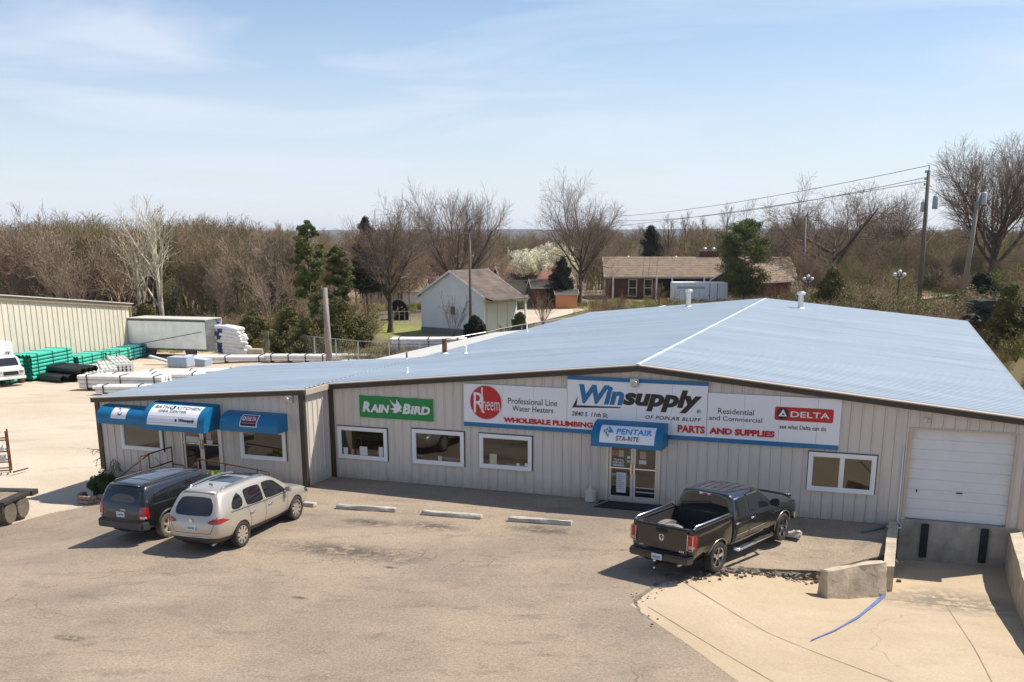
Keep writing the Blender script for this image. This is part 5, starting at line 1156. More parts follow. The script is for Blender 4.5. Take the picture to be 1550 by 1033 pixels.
# ram-like shield emblem
mb = MB(); mb.prism([(-.075, 1.13), (-.06, 1.16), (.06, 1.16), (.075, 1.13), (.06, 1.02), (.0, .98), (-.06, 1.02)], 'x', -3.045, -3.034); em = car.mb(mb, 'tailgate_emblem', M['chrome'], tg)
mb = MB(); mb.prism([(-.018, 1.15), (.018, 1.15), (.01, 1.0), (-.01, 1.0)], 'x', -3.048, -3.044); mb.prism([(-.06, 1.13), (-.03, 1.13), (-.03, 1.06), (-.05, 1.06)], 'x', -3.048, -3.044); mb.prism([(.06, 1.13), (.03, 1.13), (.03, 1.06), (.05, 1.06)], 'x', -3.048, -3.044); car.mb(mb, 'emblem_gap', M['seam'], tg)
emblem(car, '4X4', -3.04, -.62, .80, .16, .05); emblem(car, '1500', -3.04, .62, .80, .13, .03)
mb = MB(); mb.hexa([(-3.22, -.88, .52), (-2.98, -.98, .50), (-2.98, .98, .50), (-3.22, .88, .52), (-3.22, -.88, .70), (-2.98, -.98, .72), (-2.98, .98, .72), (-3.22, .88, .70)]); car.mb(mb, 'rear_bumper', M['blackpaint'], None, R(30), .035)
mb = MB(); mb.box(-3.20, -3.02, -.50, .50, .700, .716); car.mb(mb, 'bumper_step', M['rubber'])
car.plate(-3.232, .61, .0)
mb = MB(); mb.tube([(-3.05, 0, .42), (-3.36, 0, .42)], .032, 8); mb.tube([(-3.33, 0, .42), (-3.33, 0, .50)], .018, 8); car.mb(mb, 'tow_bar', M['blackmetal'])
mb = MB(); mb.lathe([(.012, .48), (.036, .51), (.04, .535), (.03, .56), (.01, .572)], 14, (-3.33, 0, 0)); mb.lathe([(.03, .30), (.03, .36)], 10, (-3.33, 0, 0)); car.mb(mb, 'tow_ball', M['chrome'], None, True)
for sg in (-1, 1):
    sd = 'R' if sg < 0 else 'L'
    mb = MB(); mb.tube([(-2.9, sg*.60, .46), (-3.14, sg*.60, .45)], .04, 12); car.mb(mb, 'exhaust_tip', M['galv'], None, True)
    mb = MB(); mb.hexa([(-3.05, sg*.80, .86), (-2.86, sg*.995, .86), (-2.86, sg*.93, .86), (-3.00, sg*.80, .86), (-3.05, sg*.80, 1.28), (-2.86, sg*.985, 1.28), (-2.86, sg*.93, 1.28), (-3.00, sg*.80, 1.28)])
    tl = car.patch('tail_light', 'B', [(sg*.80, .88), (sg*.965, .88), (sg*.955, 1.27), (sg*.80, 1.27)], M['redlens'], .05, round_=.06)
    car.patch('tail_light', sd, [(-3.0, .88), (-2.90, .88), (-2.90, 1.27), (-3.0, 1.27)], M['redlens'], .012, round_=.06)
    car.patch('lens_clear', 'B', [(sg*.82, .91), (sg*.945, .91), (sg*.945, .99), (sg*.82, .99)], M['pinkpaper'], .056, round_=.05)
    mb = MB(); bx = [(-3.062, sg*.795, .87), (-3.062, sg*.965, .87), (-3.062, sg*.955, 1.28), (-3.062, sg*.795, 1.28), (-3.062, sg*.795, .87)]; mb.tube(bx, .010, 6); car.mb(mb, 'light_bezel', M['chrome'], tl)
    car.patch('side_window', sd, [(-.90, 1.31), (-.30, 1.29), (-.30, 1.72), (-.84, 1.73)], G_, round_=.12); car.patch('side_window', sd, [(-.20, 1.29), (1.02, 1.26), (.55, 1.66), (.42, 1.72), (-.20, 1.73)], G_, round_=.12)
    car.line('window_visor', sd, [(-.86, 1.755), (-.32, 1.76)], .035, M['chrome'], .012); car.line('window_visor', sd, [(-.22, 1.76), (.38, 1.745)], .035, M['chrome'], .012)
    car.line('door_gap', sd, [(-.25, 1.27), (-.25, .56)], .014, M['seam'], .003); car.line('door_gap', sd, [(-.99, 1.24), (-.99, .56)], .014, M['seam'], .003); car.line('door_gap', sd, [(1.10, 1.2), (1.06, .9), (1.04, .56)], .014, M['seam'], .003)
    car.line('side_moulding', sd, [(-.90, .80), (-.29, .80)], .024, M['chrome'], .014); car.line('side_moulding', sd, [(-.20, .80), (.95, .80)], .024, M['chrome'], .014)
    for x_ in (-.84, -.05):
        h_ = car.cast(sd, x_, 1.12)[0].y; mb = MB(); mb.box(x_-.11, x_+.11, min(h_, h_+sg*.04), max(h_, h_+sg*.04), 1.095, 1.145); car.mb(mb, 'door_handle', M['chrome'], None, True, .014)
    mb = MB(); mb.hexa([(.86, sg*.96, 1.26), (1.04, sg*.96, 1.26), (1.00, sg*1.27, 1.25), (.86, sg*1.27, 1.25), (.88, sg*.97, 1.44), (1.00, sg*.97, 1.42), (.97, sg*1.24, 1.48), (.88, sg*1.25, 1.49)]); car.mb(mb, 'wing_mirror', M['blackpaint'], None, R(30), .035)
    mb = MB(); mb.tube([(-1.0, sg*.90, .46), (-.92, sg*1.06, .41), (.95, sg*1.06, .41), (1.05, sg*.90, .46)], .050, 10); rb2 = car.mb(mb, 'running_board', M['chrome'], None, True)
    for xa, xb in ((-.85, -.30), (-.05, .50)): mb = MB(); mb.box(xa, xb, sg*1.06-.045, sg*1.06+.045, .452, .470); car.mb(mb, 'step_pad', M['rubber'], rb2)
    for x_ in (ax0, ax1):
        mb = MB(); arcp = []
        for a_ in range(0, 181, 12):
            X_, Z_ = x_+(WR+.072)*math.cos(R(a_)), WR+.02+(WR+.072)*math.sin(R(a_)); h_ = car.cast(sd, X_, max(Z_, .62)); arcp.append((X_, (h_[0].y if h_ else sg*.97)+sg*.004, Z_))
        mb.tube(arcp, .013, 6); car.mb(mb, 'arch_moulding', mat('brass_chrome', (.45, .38, .28), .3, .8), None, True)
    mb = MB(); mb.box(ax0-WR-.14, ax0-WR-.125, sg*.95-.13, sg*.95+.05, .22, .62); car.mb(mb, 'mud_flap', M['rubber'])
    emblem_f = car.fr @ Matrix.Translation((1.25, sg*.99, 1.0)) @ (Matrix.Identity(4) if sg < 0 else Matrix.Rotation(math.pi, 4, 'Z'))
    text('RAM 1500', M['chrome'], car.root, emblem_f, -.20, .20, -.025, .025, .02, 0, .008, 'badge')
    car.patch('headlight', 'F', [(sg*.62, .86), (sg*.84, .86), (sg*.84, 1.0), (sg*.62, 1.02)], M['chrome'], .01, round_=.1)
car.patch('rear_window', 'B', [(-.74, 1.43), (.74, 1.43), (.66, 1.76), (-.66, 1.76)], G_, .008, round_=.12)
car.patch('windscreen', 'T', [(.74, -.64), (1.24, -.74), (1.30, 0), (1.24, .74), (.74, .64), (.70, 0)], G_, .008, round_=.2)
for k_ in range(5): car.line('roof_rib', 'T', [(-.7, -.44+k_*.22), (.35, -.44+k_*.22)], .035, M['blackpaint'], .010)
mb = MB(); mb.box(-.998, -.955, -.19, .19, 1.80, 1.865); bl = car.mb(mb, 'brake_lamp', M['chrome'], None, False, .01)
mb = MB(); mb.box(-1.008, -.996, -.07, .07, 1.815, 1.85); car.mb(mb, 'red_lens', M['redlens'], bl); 
for sg in (-1, 1): mb = MB(); mb.box(-1.006, -.996, sg*.12-.035, sg*.12+.035, 1.815, 1.85); car.mb(mb, 'clear_lens', M['paper'], bl)
mb = MB(); mb.add([(1.45, -.72, 1.275), (1.45, .72, 1.275), (2.68, -.62, 1.165), (2.68, .62, 1.165)], [(0, 1, 3, 2)])
mb = MB(); mb.hexa([(2.60, -.78, 1.13), (2.78, -.66, 1.10), (2.78, .66, 1.10), (2.60, .78, 1.13), (2.60, -.76, 1.20), (2.76, -.64, 1.17), (2.76, .64, 1.17), (2.60, .76, 1.20)]); car.mb(mb, 'hood_deflector', M['blackpaint'], None, True, .02)
mb = MB(); mb.hexa([(2.5, -.98, .48), (2.86, -.84, .50), (2.86, .84, .50), (2.5, .98, .48), (2.5, -.98, .74), (2.84, -.84, .74), (2.84, .84, .74), (2.5, .98, .74)]); car.mb(mb, 'front_bumper', M['chrome'], None, R(30), .04)
for x_ in (ax0, ax1):
    for y_ in (-.86, .86): car.wheel(x_, y_, WR, .28, 5, M['chrome'], M['tyre'], .66)
mb = MB(); mb.box(-2.9, 2.5, -.60, .60, .36, .50); car.mb(mb, 'chassis', M['seam'])

# ================================================================== WING FRONT: steps, rails, planting
def wgp(s, y, z): return FA @ Vector((s, y, z))
porch = empty('porch_steps', FA @ Matrix.Translation((-3.9, -2.6, 0)), 'concrete porch slab with two steps in front of the low wing doors', 'steps')
mb = MB(); mb.box(-5.0, -1.5, -2.95, -1.62, -.5, .11); mb.build('slab', M['concrete'], porch, FA, bevel=.012)
for k_ in range(2): mb = MB(); mb.box(-5.0, -3.7, -3.28-.32*k_, -2.955-.32*k_, -.5, .0-.10*k_); mb.build('step', M['concrete'], porch, FA, bevel=.01)
def rail(name, label, runs, m, posts):
    r_ = empty(name, FA @ Matrix.Translation(runs[0][0]), label, 'handrail')
    for q in runs: mb = MB(); mb.tube(q, .024, 7); mb.build('bar', m, r_, FA, True)
    for (x, y, z0, z1) in posts: mb = MB(); mb.tube([(x, y, z0), (x, y, z1)], .022, 7); mb.build('post', m, r_, FA, True)
    return r_
rail('stair_rail', 'black metal stair rail sloping down to the left of the wing doors', [[(-5.05, -1.75, 1.0), (-5.05, -2.9, .98), (-5.75, -3.9, .18)], [(-5.05, -1.75, .52), (-5.05, -2.9, .50)], [(-5.05, -2.9, .98), (-5.05, -3.3, .98)]], M['rust'], [(-5.05, -1.75, .1, 1.0), (-5.05, -2.9, -.3, .98), (-5.05, -3.3, -.3, .98)])
rail('ramp_rail', 'long rusty brown handrail running along the front of the porch', [[(-3.1, -2.99, .98), (-2.05, -2.99, .90), (-.90, -2.99, .80), (-.45, -2.99, .76)], [(-3.1, -2.99, .55), (-.90, -2.99, .40)]], M['rust'], [(-3.1, -2.99, .0, .98), (-2.05, -2.99, .0, .90), (-.90, -2.99, .0, .80), (-.45, -2.99, .0, .76)])
rail('short_rail', 'short bent dark handrail beside the round yellow green bush', [[(-4.05, -3.0, .75), (-3.6, -3.0, .72), (-3.5, -3.8, .1)]], M['blackmetal'], [(-4.05, -3.0, .1, .75)])

# vectorised leaf clouds ------------------------------------------------------
def leaves(centers, radii, n, size, aspect=1., squash=1., shell=.0, up=0., rng=None):
    """n leaf quads in each clump; returns verts, faces"""
    rng = rng or rg; centers = np.asarray(centers, float).reshape(-1, 3); radii = np.asarray(radii, float) * np.ones(len(centers)); m = len(centers)*n
    d = rng.normal(size=(m, 3)); d /= np.linalg.norm(d, axis=1)[:, None]; r_ = rng.random(m)**(1/3.)*(1-shell)+shell
    P = np.repeat(centers, n, 0)+d*(r_*np.repeat(radii, n))[:, None]*np.array([1, 1, squash])
    a = rng.normal(size=(m, 3)); a[:, 2] += up; a /= np.linalg.norm(a, axis=1)[:, None]; b = np.cross(a, rng.normal(size=(m, 3))); b /= np.linalg.norm(b, axis=1)[:, None]
    s_ = size*(.6+.8*rng.random(m))[:, None]; a = a*s_*aspect; b = b*s_*.5
    V = np.stack([P-a*.5, P-b*.5+a*.0, P+a*.5, P+b*.5], 1).reshape(-1, 3); return V, np.arange(m*4).reshape(-1, 4)
def mesh_from(name, parts):
    vs = []; fs = []; o_ = 0
    for v, f in parts: vs.append(v); fs.append(f+o_); o_ += len(v)
    return fast_mesh(name, np.concatenate(vs), np.concatenate(fs))
# branching wood ---------------------------------------------------------------
def tubes(P, Rr, ns=3):
    B, m, _ = P.shape; T = np.gradient(P, axis=1); T /= np.linalg.norm(T, axis=2, keepdims=True)+1e-9
    ref = np.where(np.abs(T[..., 2:3]) < .9, np.array([0, 0, 1.]), np.array([1., 0, 0])); a = np.cross(T, ref); a /= np.linalg.norm(a, axis=2, keepdims=True)+1e-9; b = np.cross(T, a)
    q = 2*np.pi*np.arange(ns)/ns; V = P[:, :, None]+(a[:, :, None]*np.cos(q)[:, None]+b[:, :, None]*np.sin(q)[:, None])*Rr[:, :, None, None]
    base = (np.arange(B)[:, None]*m+np.arange(m-1)[None])[..., None]*ns+np.arange(ns); nxt = (np.arange(B)[:, None]*m+np.arange(m-1)[None])[..., None]*ns+(np.arange(ns)+1) % ns
    F = np.stack([base, nxt, nxt+ns, base+ns], -1).reshape(-1, 4); return V.reshape(-1, 3), F
def grow(P, Rr, k, L, t0, t1, ang, up, wob, m, rs, rng, taper=.25, azbias=None):
    B = P.shape[0]; idx = np.repeat(np.arange(B), k); n = len(idx)
    t = (np.tile((np.arange(k)+.5)/k, B)*(t1-t0)+t0+rng.uniform(-.5, .5, n)*(t1-t0)/k).clip(0, .999)*(P.shape[1]-1); i0 = t.astype(int); u = (t-i0)[:, None]
    p = P[idx, i0]*(1-u)+P[idx, i0+1]*u; d = P[idx, i0+1]-P[idx, i0]; d /= np.linalg.norm(d, axis=1)[:, None]+1e-9; r0 = (Rr[idx, i0]*(1-u[:, 0])+Rr[idx, i0+1]*u[:, 0])*rs
    rf = np.where(np.abs(d[:, 2:3]) < .9, np.array([0, 0, 1.]), np.array([1., 0, 0])); e1 = np.cross(d, rf); e1 /= np.linalg.norm(e1, axis=1)[:, None]+1e-9; e2 = np.cross(d, e1)
    az = (np.tile(np.arange(k), B)*2.39996+np.repeat(rng.random(B)*6.283, k)+rng.normal(size=n)*.35)[:, None]; w_ = e1*np.cos(az)+e2*np.sin(az); an = R(ang)*(1+rng.uniform(-.35, .35, n))[:, None]
    dr = d*np.cos(an)+w_*np.sin(an); Ln = L*(.65+.5*rng.random(n))*(1.1-.45*(t/(P.shape[1]-1)))
    Q = [p]; step = Ln[:, None]/(m-1)
    for j in range(m-1):
        dr = dr+np.array([0, 0, up])+rng.normal(size=(n, 3))*wob; dr /= np.linalg.norm(dr, axis=1)[:, None]; Q.append(Q[-1]+dr*step)
    Q = np.stack(Q, 1); rr = r0[:, None]*np.linspace(1, taper, m)[None]; return Q, rr
def bare_tree(seed, H, r0, levels, trunk_frac=.35, lean=0., wob0=.04, minr=.006, ns0=7):
    """levels: list of (k, L, t0, t1, ang, up, wob, m, rs)"""
    rng = np.random.default_rng(seed); m = 9; P = np.zeros((1, m, 3)); P[0, :, 2] = np.linspace(0, H*trunk_frac, m); dx = np.cumsum(rng.normal(size=(m, 2))*wob0*H*.05, 0); P[0, :, :2] = dx-dx[0]; P[0, :, 0] += lean*np.linspace(0, 1, m)**1.5
    Rr = np.linspace(r0, r0*.62, m)[None].copy(); Rr[0, 0] *= 1.35; out = [tubes(P, Rr, ns0)]; tips = None
    for li, (k, L, t0, t1, ang, up, wob, mm, rs) in enumerate(levels):
        P, Rr = grow(P, Rr, k, L*H, t0, t1, ang, up, wob, mm, rs, rng, .35 if li < 2 else .45); Rr = np.maximum(Rr, minr); out.append(tubes(P, Rr, 5 if li == 0 else (4 if li == 1 else 3)))
    return out, P
def place_tree(name, me, mt, x, y, z, sc_, rot, label, cat='tree', group=None, part='crown'):
    r_ = empty(name, Matrix.Translation((x, y, z)) @ Matrix.Rotation(rot, 4, 'Z') @ Matrix.Scale(sc_, 4), label, cat, group)
    o = bpy.data.objects.new(part, me); C.objects.link(o); o.parent = r_; 
    if mt and not me.materials: me.materials.append(mt)
    return r_
def split_tree(name, parts, twigmat, barkmat, x, y, z, label, group=None, tips=None, rot=0., cat='tree'):
    """trunk with limbs, and a crown of fine branches, as two parts"""
    r_ = empty(name, Matrix.Translation((x, y, z)) @ Matrix.Rotation(rot, 4, 'Z'), label, cat, group)
    for nm, pr, mt in (('trunk', parts[:2], barkmat), ('crown', parts[2:], twigmat)):
        me = mesh_from(nm, pr); me.materials.append(mt); me.polygons.foreach_set('use_smooth', np.ones(len(me.polygons), bool)); o = bpy.data.objects.new(nm, me); C.objects.link(o); o.parent = r_
    return r_
VASE = [(9, .60, .50, 1.0, 42, .10, .05, 8, .55), (9, .30, .20, 1.0, 34, .07, .08, 6, .5), (8, .16, .15, 1.0, 34, .05, .11, 5, .5), (6, .085, .1, 1.0, 36, .03, .14, 4, .6)]
def hero(px, yb, d, top, seed, label, levels=VASE, r0=.26, tf=.40, tm='twigs', bm_='bark', minr=.009, zadd=0., rot=0., group=None):
    p = GY(px, 400, d); z = float(hz_(p[0], d))+zadd; H = CAMH+(350-top)/FP*d*1.0-z
    parts, P = bare_tree(seed, H, r0, levels, tf, minr=minr); V = np.concatenate([v for v, f in parts]); k = H/(V[:, 2].max()*1.02); kx = k*(.80 if levels is G1 or px == 690 else .95); parts = [(v*np.array([kx, kx, k]), f) for v, f in parts]
    return split_tree('bare_tree', parts, M[tm], M[bm_], p[0], d, z-.05, label, group, rot=rot)
G1 = [(11, .58, .40, 1.0, 46, .11, .10, 8, .58), (8, .30, .20, 1.0, 36, .05, .11, 6, .55), (7, .16, .15, 1.0, 36, .04, .14, 5, .55), (6, .085, .05, 1.0, 38, .03, .16, 4, .6)]
hero(588, 500, 97, 286, 11, 'round bare tree with tall straight trunk on the grass beyond the yard', G1, .30, .42)
hero(690, 405, 120, 271, 12, 'large bare tree with low forked trunk rising behind the white garage', [(9, .66, .28, 1.0, 50, .11, .09, 8, .62), (8, .34, .15, 1.0, 32, .09, .08, 6, .5), (8, .17, .15, 1.0, 30, .06, .1, 5, .5), (7, .09, .05, 1.0, 34, .04, .13, 4, .6)], .42, .26)
hero(878, 447, 122, 251, 13, 'tallest round bare tree standing between the shed and the brick house', G1, .34, .40)
OAK = [(7, .62, .45, 1.0, 58, .06, .10, 8, .6), (8, .30, .25, 1.0, 46, .04, .16, 6, .5), (8, .15, .2, 1.0, 42, .03, .2, 5, .5), (9, .09, .1, 1.0, 40, .02, .2, 4, .6)]
hero(1258, 430, 118, 264, 14, 'crooked spreading bare oak beyond the ridge of the store roof', OAK, .42, .32)
hero(1345, 430, 138, 275, 15, 'rounded bare tree between the crooked oak and the utility pole', G1, .36, .36)
hero(1502, 430, 106, 198, 16, 'huge bare tree with thick trunk behind the tilted utility pole', [(11, .66, .35, 1.0, 44, .10, .05, 9, .55), (10, .32, .15, 1.0, 32, .08, .08, 6, .5), (9, .16, .15, 1.0, 32, .05, .1, 5, .5), (7, .09, .05, 1.0, 34, .04, .13, 4, .6)], .45, .34)
SYC = [(9, .50, .35, 1.0, 32, .12, .06, 8, .5), (6, .20, .2, 1.0, 34, .09, .1, 5, .5), (5, .09, .2, 1.0, 34, .06, .12, 4, .55)]
hero(240, 470, 93, 290, 17, 'pale barked sycamore with sparse upright branches above the white trailer', SYC, .26, .55, 'barkpale', 'barkpale', .014)
hero(208, 470, 94, 318, 18, 'leaning pale barked tree crossing the sycamore over the long shed', SYC, .18, .5, 'barkpale', 'barkpale', .013, rot=2.)
POP = [(12, .20, .35, 1.0, 24, .12, .05, 5, .4), (6, .09, .2, 1.0, 28, .1, .1, 4, .5)]
for px, d, top, sd in [(1098, 190, 304, 21), (1125, 200, 300, 22), (1010, 175, 322, 23), (1035, 178, 316, 24), (1062, 185, 324, 25), (980, 180, 336, 26)]:
    hero(px, 0, d, top, sd, 'slender bare tree in the distant row behind the brick house roof', [(12, .30, .25, 1.0, 26, .12, .05, 6, .4), (8, .12, .2, 1.0, 28, .1, .1, 4, .5), (4, .06, .2, 1., 30, .05, .1, 3, .6)], .16, .75, minr=.014, group='distant row of slender bare trees')
# crape myrtle vase and bare shrubs
SHB = [(14, .95, .0, .9, 24, .03, .04, 6, .7), (6, .34, .35, 1.0, 22, .05, .08, 4, .5), (5, .14, .3, 1.0, 26, .05, .12, 3, .6)]
def shrub(px, py, d, H, seed, label, tm='twigtan', levels=SHB, group=None, spread=1., name='bare_shrub', minr=.007):
    p = GY(px, 400, d); z = float(hz_(p[0], d)); parts, P = bare_tree(seed, H, .05, levels, .10, minr=minr, ns0=5)
    V = np.concatenate([v for v, f in parts]); k = H/V[:, 2].max(); parts = [(v*np.array([k*spread, k*spread, k]), f) for v, f in parts]
    r_ = split_tree(name, parts, M[tm], M[tm], p[0], d, z-.05, label, group, cat='shrub'); return r_
shrub(684, 492, 88, 4.2, 31, 'grey vase shaped bare shrub on the grass before the white garage', 'barkgrey', spread=.8)
for px, d, H_, sd, lb, tm in [(905, 100, 5.2, 32, 'big tan bare shrub in front of the end of the brick house', 'twigtan'), (930, 96, 3.6, 33, 'lower tan bare shrub beside the brick house porch', 'twigtan'), (1000, 110, 3.0, 34, 'thin bare shrub before the porch of the brick house', 'twigtan'), (1172, 98, 4.2, 35, 'reddish bare shrub by the gable end of the brick house', 'twigred'),
    (1200, 96, 3.6, 36, 'rusty leaved shrub right of the brick house gable', 'twigred'), (762, 84, 1.6, 37, 'small bare shrub at the fence before the garage doors', 'twigred'), (822, 98, 3.2, 38, 'pale bare shrub before the brick shed', 'twigtan'), (800, 84, 1.8, 39, 'low rusty shrub near the roof edge before the driveway', 'twigred')]: shrub(px, 0, d, H_, sd, lb, tm)

# conifers ---------------------------------------------------------------------
def pine(px, d, top, seed, label, wid, base=.25, mt='pine', shape='pine', name='pine_tree', zb=None, dens=1.):
    p = GY(px, 400, d); z = float(hz_(p[0], d)) if zb is None else zb; H = CAMH+(350-top)/FP*d-z; rng = np.random.default_rng(seed)
    m = 8; P = np.zeros((1, m, 3)); P[0, :, 2] = np.linspace(0, H*.97, m); P[0, 1:, :2] = rng.normal(size=(m-1, 2))*.05; tr = [tubes(P, np.linspace(.03*H**.9*.5, .02, m)[None], 7)]
    cs = []; rs = []; bp1 = []
    nb = int((46 if shape == 'pine' else 70)*dens)
    for i in range(nb):
        t = base+(1-base)*(i+rng.random())/nb; a = rng.random()*2*math.pi
        prof = (math.sin(math.pi*min(1, (1-t)/(1-base))**.62)*.6+.42*(1-t)/(1-base)+.12) if shape == 'pine' else (((1-t)/(1-base))**.8*.95+.08)
        L = wid*prof*(.65+.5*rng.random()); zz1 = t*H; e = np.array([math.cos(a)*L, math.sin(a)*L, L*(.12 if shape == 'pine' else .35)]); bp1.append(np.array([[0, 0, zz1], [e[0]*.5, e[1]*.5, zz1+e[2]*.3], [e[0], e[1], zz1+e[2]]]))
        for u in ((.55, .8, 1.0) if shape == 'pine' else (.35, .7, .95)): cs.append([e[0]*u+rng.normal()*.12, e[1]*u+rng.normal()*.12, zz1+e[2]*u+rng.normal()*.1]); rs.append(wid*(.22 if shape == 'pine' else .24)*(.7+.5*rng.random())*(.6+.5*prof))
    bp1 = np.array(bp1); tr.append(tubes(bp1, np.tile([.04, .03, .012], (len(bp1), 1)), 4))
    r_ = empty(name, (p[0], d, z-.05), label, 'tree')
    for nm, pr, mt_ in (('trunk', tr, M['bark']), ('crown', [leaves(cs, np.array(rs)*1.15, 170 if shape == 'pine' else 130, .12 if shape == 'pine' else .125, 1.8, .62 if shape == 'pine' else .9, .0, .4, rng)], M[mt])):
        me = mesh_from(nm, pr); me.materials.append(mt_); o = bpy.data.objects.new(nm, me); C.objects.link(o); o.parent = r_
    return r_
pine(468, 88, 338, 41, 'tallest green pine with open layered branches beyond the wing roof', 1.35, .28)
pine(512, 92, 374, 42, 'shorter green pine between the tall pine and the round bare tree', 1.15, .35)
pine(1127, 122, 337, 43, 'bushy dark green pine in front of the brick house', 3.1, .12, dens=1.8)
pine(553, 104, 334, 44, 'narrow dark evergreen half hidden by the round bare tree', 1.6, .30, 'pinedark', 'cedar')
pine(985, 160, 345, 45, 'dark pointed evergreen behind the roof of the brick house', 2.6, .1, 'pinedark', 'cedar')
pine(850, 118, 392, 46, 'dark cedar beside the orange shed under the tallest bare tree', 1.7, .05, 'pinedark', 'cedar')
pine(175, 150, 385, 62, 'mossy green evergreen deep in the wood above the long shed', 2.6, .1, 'cedar', 'cedar')
for i, (px, d, top, wd, lb, mt_) in enumerate([(378, 84, 468, 1.5, 'green cedar beside the load of white rolls', 'cedar'), (432, 80, 462, 1.6, 'bright green cedar left of the grey pole', 'cedar'), (460, 78, 480, 1.5, 'low cedar touching the back of the wing roof line', 'cedar'), (508, 80, 450, 1.9, 'broad olive cedar directly behind the grey pole', 'cedar'), (536, 82, 480, 1.3, 'small olive cedar right of the grey pole', 'cedar'),
    (718, 82, 474, .9, 'small dark cedar at the fence before the garage', 'pinedark'), (787, 84, 470, .7, 'tiny bright cedar before the gravel drive', 'cedar'), (1262, 82, 408, 1.6, 'round dark cedar just behind the store roof ridge end', 'cedar'), (215, 92, 458, 1.5, 'green cedar behind the corner of the long shed', 'cedar'), (245, 95, 452, 1.2, 'second green cedar behind the white trailer', 'cedar'), (1535, 62, 430, 1.2, 'green cedar above the dark cut bank', 'cedar'), (1490, 88, 415, 1.6, 'dark cedar at the foot of the huge bare tree', 'pinedark')]):
    pine(px, d, top, 50+i, lb, wd, .02, mt_, 'cedar', 'cedar_tree')
# blossoming pears
def blossom_tree(px, d, top, wd, seed, label, mt='blossom', size=.17, n=60):
    p = GY(px, 400, d); z = float(hz_(p[0], d)); H = CAMH+(350-top)/FP*d-z; rng = np.random.default_rng(seed); parts, P = bare_tree(seed, H, .14, [(9, .5, .4, 1., 30, .12, .05, 6, .5), (7, .2, .2, 1., 28, .1, .1, 4, .5), (4, .1, .2, 1., 30, .05, .1, 3, .6)], .3)
    V = np.concatenate([v for v, f in parts]); k = np.array([wd/np.abs(V[:, 0]).max(), wd/np.abs(V[:, 1]).max(), H/V[:, 2].max()]); parts = [(v*k, f) for v, f in parts]; tips = (P*k)[:, -1]
    r_ = empty('flowering_tree', (p[0], d, z), label, 'tree')
    for nm, pr, mt_ in (('trunk', parts, M['bark']), ('crown', [leaves(tips, .40, n, size, 1., 1., 0, 0, rng)], M[mt])):
        me = mesh_from(nm, pr); me.materials.append(mt_); o = bpy.data.objects.new(nm, me); C.objects.link(o); o.parent = r_
blossom_tree(800, 150, 378, 3.6, 71, 'white blossoming tree in front, over the red roofed house')
blossom_tree(838, 158, 368, 3.8, 72, 'white blossoming tree half behind the tallest bare trunk')
blossom_tree(862, 175, 384, 2.2, 73, 'farther white blossoming tree peeping past the bare trunk')
blossom_tree(255, 96, 412, 1.2, 74, 'pale yellow budding tree behind the white trailer', 'palebud', .10, 16)

# bushes near the store ---------------------------------------------------------
def bush(x, y, z, rx, rz, mt, label, seed, n=2600, size=.075, name='round_bush'):
    rng = np.random.default_rng(seed); a = rng.random(90)*2*math.pi; e = np.arccos(rng.random(90)); q = .72+.2*rng.random(90)
    cs = np.c_[rx*q*np.sin(e)*np.cos(a), rx*q*np.sin(e)*np.sin(a), rz*q*np.cos(e)+.08]; v, f = leaves(cs, rx*.24, n//90, size, 1.2, .9, .2, .3, rng)
    r_ = empty(name, (x, y, z), label, 'bush'); me = mesh_from('foliage', [(v, f)]); me.materials.append(M[mt]); o = bpy.data.objects.new('foliage', me); C.objects.link(o); o.parent = r_
    P = np.zeros((8, 4, 3)); 
    for i in range(8): an_ = i/8*2*math.pi; P[i, :, 2] = np.linspace(0, rz*.8, 4); P[i, :, 0] = np.linspace(0, rx*.6*math.cos(an_), 4); P[i, :, 1] = np.linspace(0, rx*.6*math.sin(an_), 4)
    me = mesh_from('stem', [tubes(P, np.full((8, 4), .012), 4)]); me.materials.append(M['bark']); o = bpy.data.objects.new('stem', me); C.objects.link(o); o.parent = r_
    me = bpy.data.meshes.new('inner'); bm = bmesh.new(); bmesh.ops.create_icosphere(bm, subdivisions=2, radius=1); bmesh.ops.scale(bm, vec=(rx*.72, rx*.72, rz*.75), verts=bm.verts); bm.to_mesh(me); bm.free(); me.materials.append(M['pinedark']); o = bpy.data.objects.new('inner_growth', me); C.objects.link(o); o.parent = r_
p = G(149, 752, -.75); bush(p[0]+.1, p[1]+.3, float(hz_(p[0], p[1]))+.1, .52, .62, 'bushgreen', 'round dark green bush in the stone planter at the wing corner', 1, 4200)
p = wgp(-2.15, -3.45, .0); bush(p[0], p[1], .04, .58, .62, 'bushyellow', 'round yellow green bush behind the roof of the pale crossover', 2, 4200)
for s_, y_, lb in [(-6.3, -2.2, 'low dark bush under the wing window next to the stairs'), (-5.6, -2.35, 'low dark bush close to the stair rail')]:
    p = wgp(s_, y_, 0); bush(p[0], p[1], float(hz_(p[0], p[1])), .34, .42, 'pinedark', lb, 3, 1500)
